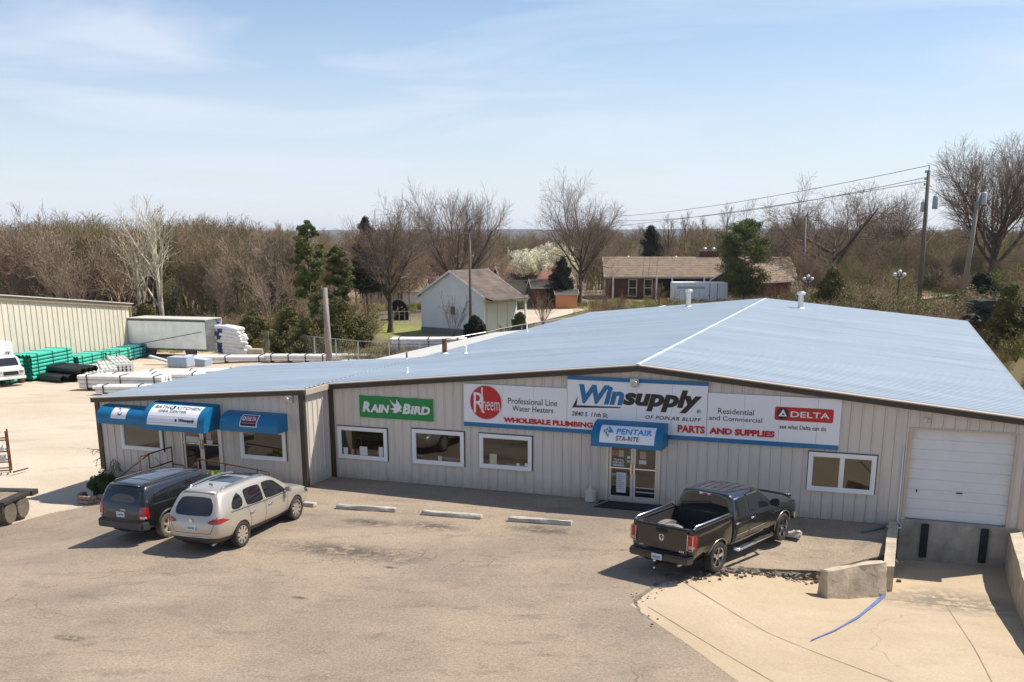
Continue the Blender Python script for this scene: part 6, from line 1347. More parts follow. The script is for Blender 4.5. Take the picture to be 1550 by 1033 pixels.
# planter of stones
pl = empty('stone_planter', (*G(152, 770, -.85)[:2], -.85), 'curved planter edge of reddish stones around the round bush', 'planter')
ctr = Vector(G(158, 760, -.8)); r2 = random.Random(3)
for row in range(2):
    for k_ in range(17):
        a_ = R(165+k_*12.5+row*6); bm = bmesh.new(); bmesh.ops.create_cube(bm, size=1); bmesh.ops.scale(bm, vec=(.20+r2.random()*.05, .14, .12), verts=bm.verts)
        for v_ in bm.verts: v_.co += Vector([r2.uniform(-.018, .018) for _ in range(3)])
        bmesh.ops.bevel(bm, geom=bm.edges[:], offset=.015, segments=1, affect='EDGES'); me = bpy.data.meshes.new('stone'); bm.to_mesh(me); bm.free(); me.materials.append(M['stone'])
        o = bpy.data.objects.new('stone', me); C.objects.link(o); o.parent = pl; x_, y_ = ctr.x+.1+1.0*math.cos(a_), ctr.y+.35+.85*math.sin(a_); o.matrix_local = MW[pl.name].inverted() @ Matrix.Translation((x_, y_, float(hz_(x_, y_))+.07+row*.125)) @ Matrix.Rotation(a_+math.pi/2, 4, 'Z')
# weeping tree
p = G(188, 738, -.8)
parts, P = bare_tree(5, 1.75, .05, [(9, .72, .55, 1.0, 62, -.10, .12, 9, .6), (7, .38, .25, 1.0, 34, -.20, .10, 7, .5), (6, .20, .2, 1.0, 34, -.22, .12, 5, .6)], .62, minr=.008)
split_tree('weeping_tree', parts, M['bark'], M['bark'], p[0], p[1]+.1, float(hz_(p[0], p[1])), 'small bare weeping tree with drooping twigs at the wing corner', cat='tree')

# ================================================================== YARD
def bundle(name, x, y, ang, L, nw, nh, r_, m, label, cat, strap=True, group=None, wrapm=None, z0=None, nseg=10):
    z = float(hz_(x, y)) if z0 is None else z0; rt = empty(name, frame(x, y, z, ang), label, cat, group); f_ = MW[rt.name]
    for j in range(nh):
        for i in range(nw):
            if rnd.random() < .03 and j == nh-1: continue
            y_ = (i-(nw-1)/2)*2*r_*1.0; mb = MB(); z_ = .10+r_+j*2*r_; a_ = rnd.uniform(-.06, .06)
            mb.tube([(-L/2+a_, y_, z_), (L/2+a_, y_, z_)], r_*.98, nseg, False); mb.tube([(-L/2+a_, y_, z_), (L/2+a_, y_, z_)], r_*.86, nseg, False); mb.build('pipe', m, rt, f_, True)
    hh, ww = .10+nh*2*r_, nw*r_
    if strap:
        for q in (-.36, 0, .36):
            mb = MB(); x_ = q*L
            for (a, b, c_, d_) in ((-ww-.015, -ww+.0, .1, hh), (ww, ww+.015, .1, hh)): mb.box(x_-.03, x_+.03, a, b, c_, d_)
            mb.box(x_-.03, x_+.03, -ww-.015, ww+.015, hh, hh+.015); mb.build('strap', M['strap'], rt, f_)
    for q in (-.36, .36): mb = MB(); mb.box(q*L-.05, q*L+.05, -ww, ww, 0, .10); mb.build('bearer', M['wood'], rt, f_)
    return rt
wl0 = np.array([-32.27, 67.27]); wl1 = np.array([-29.91, 82.71]); wd_ = (wl1-wl0)/np.linalg.norm(wl1-wl0); wang = math.atan2(wd_[1], wd_[0])
# long shed
shed = empty('long_shed', frame(wl1[0], wl1[1], -1.2, wang), 'long cream ribbed metal shed with brown eave at the far side of the yard', 'building'); fs_ = MW[shed.name]
LS = 30.
siding(shed, fs_ , -LS, 0, 0, lambda q: 3.62-.1*q*.97, step=.6, name='wall_panel', mt=M['siding_far'], rib=.05)
mb = MB(); mb.hexa([(-LS, .05, 0), (-.05, .05, 0), (-.05, 14, 0), (-LS, 14, 0), (-LS, .05, 3.55+.097*LS), (-.05, .05, 3.55), (-.05, 14, 3.55), (-LS, 14, 3.55+.097*LS)]); mb.build('inner_wall', M['siding_far'], shed, fs_)
mb = MB(); mb.hexa([(-LS, -.15, 3.50+.097*LS), (.15, -.15, 3.50), (.15, 14.2, 3.50), (-LS, 14.2, 3.50+.097*LS), (-LS, -.15, 3.76+.097*LS), (.15, -.15, 3.76), (.15, 14.2, 3.76), (-LS, 14.2, 3.76+.097*LS)]); mb.build('eave_trim', mat('shed_trim', (.24, .18, .12), .6), shed, fs_)
mb = MB(); mb.hexa([(-LS, -.25, 3.765+.097*LS), (.25, -.25, 3.765), (.25, 14.2, 3.765), (-LS, 14.2, 3.765+.097*LS), (-LS, -.25, 3.83+.097*LS), (.25, -.25, 3.83), (.25, 14.2, 3.83), (-LS, 14.2, 3.83+.097*LS)]); mb.build('roof', M['roof_old'], shed, fs_)
mb = MB(); mb.box(-.08, .10, -.12, .10, 0, 3.5); mb.build('corner_trim', mat('shed_trim2', (.24, .18, .12), .6), shed, fs_)
nrm = np.array([wd_[1], -wd_[0]])
def along(t, off): q = wl0+wd_*t+nrm*off; return float(q[0]), float(q[1])
for t, off, L_, nw, nh, r_, m, lb, seg in [(1.3, 1.5, 4.6, 7, 7, .11, 'teal', 'tallest teal stack of plastic pipes against the long shed', 8), (-1.6, 1.2, 3.0, 5, 6, .11, 'teal', 'teal pipe stack half hidden behind the white box truck', 8), (6.6, 1.2, 3.4, 6, 4, .11, 'teal', 'low teal pipe stack in the middle of the shed wall', 8), (10.4, 1.1, 3.4, 6, 4, .11, 'teal', 'low teal pipe stack nearest the white trailer, sunlit', 8), (13.6, 1.0, 2.6, 6, 4, .11, 'tealshade', 'small teal pipe stack coloured darker for the shade by the trailer', 8)]:
    x_, y_ = along(t+0, off); bundle('pipe_stack', x_, y_, wang, L_, nw, nh, r_, M[m], lb, 'pipe stack', True, None, None, None, seg)
# black pipes, pyramid laid on the gravel
bp0 = G(55, 574, -1.05)
rt = empty('black_pipe_pile', frame(bp0[0]+1.3, bp0[1]+.6, -1.08, math.atan2(-.50, .87)), 'low pile of big black corrugated pipes with open ends on the gravel', 'pipe pile'); f_ = MW[rt.name]
for j, (n_, o_) in enumerate(((7, 0), (4, .3))):
    for i in range(n_):
        y_ = (i-(n_-1)/2)*.47+o_; L0 = rnd.uniform(-.5, .5); mb = MB(); z_ = .23+j*.40; r_ = .22; k_ = 26; q = [(-2.3+L0+4.6*u/k_, y_, z_) for u in range(k_+1)]
        mb.tube(q, [r_*(1 if u % 2 else .94) for u in range(k_+1)], 12, False); mb.tube([(-2.3+L0, y_, z_), (2.3+L0, y_, z_)], r_*.82, 12, False); mb.build('pipe', M['blackpipe'], rt, f_, R(60))
# white pvc bundles
def pvc_block(px, py, ang, L_, w_, h_, label, m='wrap', z=None, straps=3, wavy=.03, endwood=True):
    z = float(hz_(*G(px, py, -1.)[:2])) if z is None else z; p = G(px, py, z); rt = empty('pipe_bundle', frame(p[0], p[1], z, R(ang)), label, 'pipe bundle'); f_ = MW[rt.name]; r2 = random.Random(int(px*7+py))
    nl = max(2, int(round(h_/.22)))
    for j in range(nl):     # one layer of pipes at a time, ends ragged
        n_ = max(3, int(w_/.22)); mb = MB(); hh = h_/nl
        for i in range(n_):
            y_ = -w_/2+w_*(i+.5)/n_; a_ = r2.uniform(-.12, .12); mb.tube([(-L_/2+a_, y_, .1+hh*(j+.5)), (0, y_+r2.uniform(-.02, .02), .1+hh*(j+.5)+r2.uniform(-.01, .02)), (L_/2+a_, y_, .1+hh*(j+.5))], min(w_/n_, hh)*.52, 8, True)
        o = mb.build('pipe_layer', M['pvc'] if m == 'pvc' else M['wrap'], rt, f_, R(50)); o['kind'] = 'stuff'
    for k_ in range(straps):
        x_ = L_*(-.4+.8*k_/max(1, straps-1)); mb = MB(); mb.box(x_-.035, x_+.035, -w_/2-.02, -w_/2+.0, .0, h_+.12); mb.box(x_-.035, x_+.035, w_/2, w_/2+.02, .0, h_+.12); mb.box(x_-.035, x_+.035, -w_/2-.02, w_/2+.02, h_+.12, h_+.14); mb.box(x_-.05, x_+.05, -w_/2, w_/2, 0, .09); mb.build('strap', M['wood'] if m == 'pvc' else M['strap'], rt, f_)
    return rt
pvc_block(143, 571, -68, 5.6, 1.1, .45, 'front grey white pipe bundle beside the black pipes', 'pvc')
pvc_block(163, 566, -66, 5.6, 1.0, .5, 'middle grey white pipe bundle of the loose pale row', 'pvc')
pvc_block(182, 560, -64, 5.6, 1.2, .6, 'back grey white pipe bundle with a metal rack on it', 'pvc')
pvc_block(190, 590, -8, 5.2, 1.0, .75, 'white pipe bundle with wooden frames nearest the wing roof', 'wrap')
pvc_block(215, 596, 2, 5.0, .9, .40, 'lower white pipe bundle lying before the wooden framed one', 'wrap')
pvc_block(235, 578, 5, 6.0, 1.2, .45, 'long white pipe bundle behind the left edge of the wing roof', 'wrap')
pvc_block(290, 572, 10, 6.0, 1.2, .40, 'white pipe bundle partly hidden by the wing roof slope', 'wrap')
pvc_block(345, 548, 0, 6.0, 1.4, .35, 'flat white bundle in front of the load of white rolls', 'wrap')
pvc_block(452, 548, -3, 4.6, .9, .42, 'strapped white bundle left of the grey pole by the back fence', 'wrap', straps=4)
pvc_block(545, 546, -2, 5.6, 1.0, .35, 'thin white bundle right of the grey pole by the fence', 'wrap')
pvc_block(650, 538, 0, 5.2, 1.3, 1.15, 'tall double white bundle between the fence and the lean-to roof', 'wrap', straps=3)
pvc_block(560, 551, 4, 3.6, .6, .20, 'loose white pieces lying just above the wing roof edge', 'wrap', straps=2)
# rack over the back bundle
p = G(178, 556, -1.1); mb = MB()
for dx in (-.9, 0, .9): mb.tube([(p[0]+dx, p[1], -1.1), (p[0]+dx, p[1], .0)], .03, 6)
mb.tube([(p[0]-.9, p[1], .0), (p[0]+.9, p[1], .0)], .03, 6); o = mb.build('pipe_rack', M['rust'], None); props(o, 'thin dark metal rack standing over a pale pipe bundle', 'rack')
# semi trailer with the white rolls
tz = -1.25; TL = np.array([-29.96, 82.15]); TR = np.array([-23.5, 80.3]); td = (TR-TL)/np.linalg.norm(TR-TL); tl_ = float(np.linalg.norm(TR-TL)); tang = math.atan2(td[1], td[0])
tr = empty('box_trailer', frame(TL[0], TL[1], tz, tang), 'weathered white box trailer with open end full of white rolls', 'trailer'); f_ = MW[tr.name]
H1, H0, TW = 2.78, .62, 2.3
mb = MB(); mb.box(0, tl_, 0, .05, H0, H1); mb.build('side_wall', M['trailer_side'], tr, f_)
for k_ in range(12): mb = MB(); x_ = .3+k_*.52; mb.box(x_, x_+.03, -.012, .0, H0+.05, H1-.1); mb.build('side_post', M['trailer_side'], tr, f_)
mb = MB(); mb.box(0, tl_, TW-.05, TW, H0, H1); mb.box(0, .05, .05, TW-.05, H0, H1); mb.build('far_wall', M['trailer_side'], tr, f_)
mb = MB(); mb.box(-.02, tl_+.02, -.02, TW+.02, H1, H1+.06); mb.build('roof', M['roof_old'], tr, f_)
mb = MB(); mb.box(0, tl_+.05, -.02, TW, H0-.12, H0); mb.box(-.02, tl_, -.03, -.014, H1-.14, H1); mb.build('frame_rail', M['trailer_dark'], tr, f_)
mb = MB(); mb.hexa([(tl_-.02, -.03, H0-.1), (tl_+.62, .55, H0-.1), (tl_+.60, .60, H0-.1), (tl_-.04, .0, H0-.1), (tl_-.02, -.03, H1), (tl_+.62, .55, H1), (tl_+.60, .60, H1), (tl_-.04, .0, H1)]); mb.build('open_door', mat('trailer_door', (.34, .34, .31), .6, 0, .25, 2), tr, f_)
mb = MB(); mb.tube([(.4, -.03, H0+.18), (tl_-.3, -.03, H1-.85)], .02, 5); mb.build('side_pole', M['trailer_dark'], tr, f_)
for x_ in (.6, 1.7, 5.2): 
    mb = MB(); mb.lathe([(.44, 0), (.44, .28)], 18, (x_, .1, .44), 'y'); mb.build('wheel', M['tyre_dusty'], tr, f_, R(40))
rl = empty('roll_stack', frame(*(TR+td*1.2+np.array([.3, 1.0])), tz, tang), 'heap of long white plastic wrapped rolls spilling from the open trailer', 'roll stack'); f_ = MW[rl.name]; r2 = random.Random(5)
M['bluelabel'] = mat('blue_label', (.03, .04, .14), .5)
for j in range(9):
    for i in range(3):
        x0_, L_ = -.6+r2.uniform(-.15, .15)-.02*j, (2.7-.10*j)*(1+r2.uniform(-.08, .1)); y_ = -.55+i*.42+r2.uniform(-.05, .05); z_ = .16+j*.255; z1_ = z_-r2.uniform(.05, .22)
        q = [(x0_, y_, z_+.1), (x0_+.15, y_, z_+.08), (x0_+L_*.5, y_+r2.uniform(-.05, .05), z_+.05), (x0_+L_-.12, y_, z1_+.05), (x0_+L_, y_, z1_+.04)]
        mb = MB(); mb.tube([tuple(a_) for a_ in q], [.10, .15, .155, .15, .09], 10); ro = mb.build('roll', M['wrap'], rl, f_, True)
        if r2.random() < .6: mb = MB(); mb.tube([(x0_+.16, y_-.01, z_+.08), (x0_+.55, y_-.01, z_+.075)], .158, 10); mb.build('roll_label', M['bluelabel'], ro, f_, True)
for j in range(4):
    for i in range(4):
        mb = MB(); q = (tl_-.2, .38+i*.50+r2.uniform(-.04, .04), H0+1.0+j*.30); v0 = Vector((*TL, tz)); F2 = MW[tr.name]; mb.tube([(q[0]-1.2, q[1], q[2]), (q[0]-.05, q[1], q[2]), (q[0]+.15+r2.uniform(0, .1), q[1], q[2]-.02)], [.14, .145, .09], 10)
        o = mb.build('wrapped_roll', M['wrap'] if (i+j) % 3 else M['bluelabel'], None, F2, True); props(o, 'white or blue wrapped roll lying inside the open trailer end', 'roll', 'wrapped rolls inside the trailer')
def crate(px, py, ang, w_, d_, h_, label, z=-1.25, tilt=0):
    p = G(px, py, z); rt = empty('slatted_crate', frame(p[0], p[1], z, R(ang)) @ Matrix.Rotation(R(tilt), 4, 'Y'), label, 'crate'); f_ = MW[rt.name]
    mb = MB(); mb.box(-w_/2+.03, w_/2-.03, -d_/2+.03, d_/2-.03, .08, h_-.02); mb.build('core', M['graywrap'], rt, f_)
    for k_ in range(6): mb = MB(); z_ = .10+k_*(h_-.12)/6; mb.box(-w_/2, w_/2, -d_/2, -d_/2+.028, z_, z_+(h_-.12)/6-.03); mb.box(w_/2-.028, w_/2, -d_/2+.03, d_/2, z_, z_+(h_-.12)/6-.03); mb.build('slat', M['graywrap'], rt, f_)
    for x_ in (-w_/2+.04, 0, w_/2-.04): mb = MB(); mb.box(x_-.03, x_+.03, -d_/2-.02, -d_/2-.001, .05, h_); mb.build('batten', M['graywrap'], rt, f_)
    mb = MB(); mb.box(-w_/2, w_/2, -d_/2, d_/2, h_-.018, h_+.01); mb.build('lid', M['graywrap'], rt, f_); mb = MB(); mb.box(-w_/2, w_/2, -d_/2, d_/2, 0, .08); mb.build('base', M['wood'], rt, f_)
crate(273, 556, -12, 1.35, 1.0, .68, 'lower grey blue slatted crate under another before the trailer'); crate(275, 556, -12, 1.35, 1.0, .68, 'upper grey blue slatted crate stacked on another', -1.25+.70)
crate(304, 557, -16, 1.25, .9, .66, 'grey blue slatted crate leaning alone below the trailer door', tilt=6)
mb = MB(); p = G(245, 552, -1.25); mb.hexa([(p[0]-.9, p[1], -.75), (p[0]+1.0, p[1]-.3, -1.22), (p[0]+1.0, p[1]+.3, -1.22), (p[0]-.9, p[1]+.5, -.75), (p[0]-.9, p[1], -.62), (p[0]+1.0, p[1]-.3, -1.12), (p[0]+1.0, p[1]+.3, -1.12), (p[0]-.9, p[1]+.5, -.62)]); o = mb.build('loading_plank', M['graywrap'], None); props(o, 'grey sloping board leaning against the trailer behind the crates', 'board')
p = G(385, 545, -1.1); mb = MB(); mb.box(p[0]-.5, p[0]+.6, p[1], p[1]+.9, -1.15, -.35); o = mb.build('stone_block', M['concrete'], None, bevel=.05); props(o, 'rough grey block beside the white rolls', 'block')
# white box truck at the edge
p = G(20, 583, -.95); bt = empty('box_truck', frame(p[0]-.15, p[1]+.1, -.98, math.atan2(-.20, -.98)+math.pi), 'white box truck parked at the edge of the yard before the teal pipes', 'truck'); f_ = MW[bt.name]
# +x points towards its front which looks to the right of the picture and to the camera
f_ = frame(p[0]-.15, p[1]+.1, -.98, R(-42)) @ Matrix.Scale(.88, 4); bt.matrix_world = f_; MW[bt.name] = f_.copy()
mb = MB(); mb.box(-4.4, -1.65, -1.1, 1.1, .85, 2.75); bx_ = mb.build('cargo_box', M['truckwhite'], bt, f_, bevel=.03)
text('ry', M['signblack'], bt, f_ @ Matrix.Translation((-1.63, 0, 0)) @ Matrix.Rotation(R(90), 4, 'Z'), .55, .85, 1.9, 2.1, .02, 0, .01)
mb = MB(); mb.prism([(-1.55, .55), (.05, .55), (.15, .80), (.10, 1.12), (-.35, 1.25), (-.72, 1.82), (-1.5, 1.88), (-1.55, 1.6)], 'y', -.95, .95); mb.build('cab', M['truckwhite'], bt, f_, R(40), bevel=.04)
mb = MB(); mb.hexa([(-.335, -.82, 1.29), (-.34, .82, 1.29), (-.36, .82, 1.29), (-.36, -.82, 1.29), (-.66, -.76, 1.77), (-.66, .76, 1.77), (-.72, .76, 1.77), (-.72, -.76, 1.77)]); mb.v = [(x+.035, y, z+.02) for x, y, z in mb.v]; mb.build('windscreen', M['carglass'], bt, f_)
for sg in (-1, 1):
    mb = MB(); mb.prism([(-1.35, 1.25), (-.55, 1.25), (-.80, 1.72), (-1.35, 1.74)], 'y', sg*.99-.005, sg*.99+.005); mb.build('side_window', M['carglass'], bt, f_)
    mb = MB(); mb.box(.10, .17, sg*.72-.14, sg*.72+.14, .82, .98); mb.build('headlight', M['chrome'], bt, f_, bevel=.01)
    for x_ in (-.45, -3.6): mb = MB(); mb.lathe([(.25, -.13), (.37, -.12), (.38, 0), (.37, .12), (.25, .13)], 20, (x_, sg*.88, .38), 'y'); mb.build('wheel', M['tyre_dusty'], bt, f_, R(40))
mb = MB(); mb.box(.12, .22, -.98, .98, .42, .62); mb.build('bumper', M['truckwhite'], bt, f_, bevel=.02)
mb = MB(); mb.box(.15, .17, -.5, .5, .70, .95); mb.build('grille', M['blackmetal'], bt, f_)
mb = MB(); mb.box(-4.3, -.2, -.45, .45, .45, .85); mb.build('chassis', M['blackmetal'], bt, f_)
# flatbed trailer at the left edge
p = G(18, 788, -.72); q = G(37, 779, -.72); an = math.atan2(q[1]-p[1], q[0]-p[0])
tA = np.array([p[0], p[1]]); tB = np.array([q[0], q[1]]); dv_ = (tB-tA)/np.linalg.norm(tB-tA)
an = math.atan2(dv_[1], dv_[0]); zz0 = float(hz_(p[0], p[1])); 
ft = empty('flatbed_trailer', frame(tA[0], tA[1], zz0+.02, an), 'rusty brown twin axle flatbed trailer cut by the edge beside the wing', 'trailer'); f_ = MW[ft.name]
for x_ in (0, .74):
    mb = MB(); mb.lathe([(.20, -.11), (.33, -.12), (.355, -.05), (.355, .05), (.33, .12), (.2, .11)], 26, (x_, .12, .355), 'y'); w_ = mb.build('wheel', M['tyre_dusty'], ft, f_, R(35))
    mb = MB(); mb.lathe([(.20, -.10), (.19, -.04), (.07, -.03), (.06, -.08)], 20, (x_, .12, .355), 'y'); mb.build('rim', M['rim_dusty'], w_, f_, R(40))
M['trailerframe'] = mat('rusty_frame', (.05, .042, .036), .7, .3, .4, 5, .2, 30)
mb = MB(); mb.hexa([(-.48, -.02, .52), (-.36, -.02, .74), (-.36, .28, .74), (-.48, .28, .52), (-.45, -.02, .50), (-.34, -.02, .70), (-.34, .28, .70), (-.45, .28, .50)]); mb.box(-.36, 1.12, -.04, .28, .74, .765); mb.box(-.36, 1.12, -.045, -.04, .68, .765)
mb.build('fender', M['trailerframe'], ft, f_, bevel=.006)
for y_ in (.30, 2.2): mb = MB(); mb.box(-3.6, 1.6, y_, y_+.07, .50, .66); mb.build('side_beam', M['trailerframe'], ft, f_)
mb = MB(); mb.box(1.25, 1.62, -.03, 2.3, .58, .74); mb.build('end_beam', M['trailerframe'], ft, f_)
for k_ in range(12): mb = MB(); mb.box(-3.5, 1.24, .38+k_*.15, .38+k_*.15+.14, .662, .70+rnd.uniform(0, .006)); mb.build('deck_plank', M['wood'], ft, f_)
# ramp gate / rack at the left edge
p = G(16, 716, -.8); gt = empty('metal_rack', frame(p[0], p[1], -.80, R(20)), 'tall rusty open metal rack at the edge of the gravel yard', 'rack'); f_ = MW[gt.name]
for x_, y_ in ((0, 0), (-1.5, .0), (0, .5), (-1.5, .5)): mb = MB(); mb.tube([(x_, y_, 0), (x_, y_, 1.58)], .035, 6); mb.build('upright', M['rust'], gt, f_)
for z_ in (.10, .42, .82, 1.25):
    mb = MB(); mb.tube([(0, 0, z_), (-1.5, 0, z_)], .025, 6); mb.tube([(0, .5, z_), (-1.5, .5, z_)], .025, 6); mb.tube([(0, 0, z_), (0, .5, z_)], .025, 6); mb.build('crossbar', M['rust'], gt, f_)
mb = MB(); mb.box(-1.4, -.12, .05, .45, .85, .98); o = mb.build('white_sheet', M['pvc'], None, f_, bevel=.01); props(o, 'flat white package lying on the rusty metal rack', 'package')
mb = MB(); mb.box(-1.4, -.12, .05, .45, .45, .62); o = mb.build('grey_package', M['galv'], None, f_, bevel=.01); props(o, 'grey flat package on the lower shelf of the rusty rack', 'package')
smalltube('loose_stick', [tuple(G(20, 715, -.75)), tuple(G(42, 709, -.75))], .03, M['rust'], 'thin rusty stick lying on the gravel beside the rack', 'stick', Matrix.Identity(4))

# ================================================================== POLES, WIRES, FENCE
def pole(px, base, d, top, px_top, r_, label, m='pole', zoff=0.):
    p = GY(px, 400, d); z = float(hz_(p[0], d))+zoff; q = GY(px_top, top, d); rt = empty('utility_pole', (p[0], d, z), label, 'utility pole')
    mb = MB(); mb.tube([(p[0], d, z-.1), tuple((np.array([p[0], d, z])+q)/2), tuple(q)], [r_*1.25, r_*1.1, r_*.85], 12); mb.build('pole', M[m], rt, None, True); return rt, Vector(q), Vector((p[0], d, z))
def can(rt, c_, r_, h_, name='transformer'):
    mb = MB(); mb.lathe([(r_*.9, 0), (r_, .03), (r_, h_-.05), (r_*.85, h_), (r_*.2, h_+.05)], 16, tuple(c_)); mb.tube([tuple(c_+Vector((0, 0, h_))), tuple(c_+Vector((0, 0, h_+.25)))], .04, 8); mb.build(name, M['transformer'], rt, None, R(40))
pl1, t1, b1_ = pole(492, 552, 62, 436, 491.5, .165, 'thick grey wooden pole rising right behind the low wing roof')
pl2, t2, b2_ = pole(711, 478, 90, 353, 711, .10, 'slim pole with short crossarm in front of the white garage', 'poledk')
mb = MB(); mb.box(t2.x-.50, t2.x+.50, t2.y-.05, t2.y+.05, t2.z-.06, t2.z+.04); mb.build('crossarm', M['pole'], pl2); mb = MB(); mb.tube([(t2.x+.02, 89.9, t2.z-1.9), (t2.x+.25, 89.8, t2.z-1.75), (t2.x+.27, 89.8, t2.z-1.85)], .04, 6); mb.build('lamp_arm', M['galv'], pl2)
pl3, t3, b3_ = pole(1397, 462, 84, 258, 1406, .15, 'tall dark utility pole with two grey transformers', 'poledk')
for dx, dz in ((-.22, -3.0), (.72, -2.8)): can(pl3, t3+Vector((dx, 0, dz)), .20 if dx > 0 else .14, .95 if dx > 0 else .7)
mb = MB(); mb.tube([tuple(t3+Vector((-.1, 0, -.9))), tuple(t3+Vector((.35, 0, -1.2)))], .04, 6); mb.tube([tuple(t3+Vector((0, 0, 0))), tuple(t3+Vector((.02, 0, .35)))], .05, 8); mb.build('bracket', M['galv'], pl3)
for dz in (-.2, -.7, -1.1): mb = MB(); mb.lathe([(.05, 0), (.08, .05), (.05, .10), (.08, .15), (.04, .2)], 10, (t3.x-.22, t3.y, t3.z+dz)); mb.build('insulator', M['galv'], pl3)
pl4, t4, b4_ = pole(1463, 440, 96, 292, 1482, .19, 'leaning grey utility pole with one white transformer', 'pole')
can(pl4, t4+Vector((.45, 0, -1.0)), .27, 1.0); mb = MB(); mb.tube([tuple(t4+Vector((-.1, 0, -.6))), tuple(t4+Vector((-.9, 0, -.75)))], .05, 6); mb.build('bracket', M['blackmetal'], pl4)
pl5, t5, b5_ = pole(1219, 428, 105, 328, 1220, .085, 'thin pole right of the brick house gable', 'pole')
pl6, t6, b6_ = pole(768, 410, 170, 374, 768, .16, 'short dark double pole beyond the white garage roof', 'poledk')
def wire(a, b, sag, label, r_=.018, n=14):
    a, b = Vector(a), Vector(b); pts = []
    for i in range(n+1): u = i/n; q = a.lerp(b, u); q.z -= sag*4*u*(1-u); pts.append(tuple(q))
    mb = MB(); mb.tube(pts, r_, 4); o = mb.build('power_line', M['blackmetal'], None); props(o, label, 'wire', 'overhead wires')
A_, B_ = t3+Vector((0, 0, .35)), Vector(GY(930, 328, 170))
wire(A_, B_, .6, 'topmost thin wire running from the tall transformer pole to the horizon trees', .022); wire(t3+Vector((-.1, 0, -.5)), Vector(GY(935, 334, 170)), .9, 'second thin wire just under the topmost one', .022); wire(t3+Vector((-.1, 0, -.8)), Vector(GY(780, 350, 230)), 1.0, 'third thin wire reaching the far trees', .022)
wire(t3+Vector((0, 0, -4.2)), t5, .8, 'wire from the transformer pole to the thin pole'); wire(t3+Vector((.1, 0, -4.0)), t4+Vector((-.2, 0, -4.5)), .25, 'dark wire joining the two big poles low down'); wire(t3+Vector((.1, 0, -5.6)), t4+Vector((-.9, 0, -.75)), -.2, 'slanting wire up to the bracket of the leaning pole')
wire(t4+Vector((0, 0, -5.4)), Vector(GY(1620, 392, 80)), .3, 'dark wire leaving the leaning pole outwards'); wire(t5+Vector((0, 0, -.2)), Vector(GY(1130, 418, 134)), .4, 'slack wire down to the brick house'); wire(t2, Vector(GY(560, 372, 140)), .4, 'wire from the slim crossarm pole into the wood'); wire(t2+Vector((0, 0, -.1)), t6, .3, 'wire from the slim crossarm pole to the double pole')
wire(t1+Vector((0, 0, -.3)), Vector(GY(540, 545, 72)), 0, 'straight guy wire coming down from the thick grey pole', .012)
# chain link fence along the back of the yard
fp = [GY(x, 400, d)[:2] for x, d in ((385, 84), (415, 80), (470, 76), (537, 73), (585, 72), (632, 71.5), (680, 71), (735, 73), (790, 77), (850, 82), (930, 88), (1010, 92))]
fe = empty('chain_link_fence', (fp[3][0], fp[3][1], -1), 'thin grey chain link fence with slim posts behind the yard', 'fence')
pts_ = []
for a, b in zip(fp[:-1], fp[1:]):
    k_ = max(1, int(np.linalg.norm(b-a)/2.2)); pts_ += [a+(b-a)*i/k_ for i in range(k_)]
pts_.append(fp[-1]); FHt = 1.75
for q in pts_: z = float(hz_(q[0], q[1])); mb = MB(); mb.tube([(q[0], q[1], z-.1), (q[0], q[1], z+FHt)], .032, 6); mb.build('post', M['galv'], fe)
mb = MB(); mb.tube([(q[0], q[1], float(hz_(q[0], q[1]))+FHt-.02) for q in pts_], .022, 5); mb.build('top_rail', M['galv'], fe)
mb = MB()
for a, b in zip(pts_[:-1], pts_[1:]):
    L = np.linalg.norm(b-a); n_ = int(L/.22)
    for i in range(n_):
        for sg in (0, 1):
            u0 = (i+.5)/n_; u1 = min(1, max(0, u0+(FHt*.35/L)*(1 if sg else -1))); q0 = a+(b-a)*u0; q1 = a+(b-a)*u1; z0 = float(hz_(q0[0], q0[1])); d_ = .0035
            mb.add([(q0[0]-d_, q0[1], z0), (q0[0]+d_, q0[1], z0), (q1[0]+d_, q1[1], z0+FHt), (q1[0]-d_, q1[1], z0+FHt)], [(0, 1, 2, 3)])
o = mb.build('wire_mesh', M['galv'], fe); o['kind'] = 'stuff'

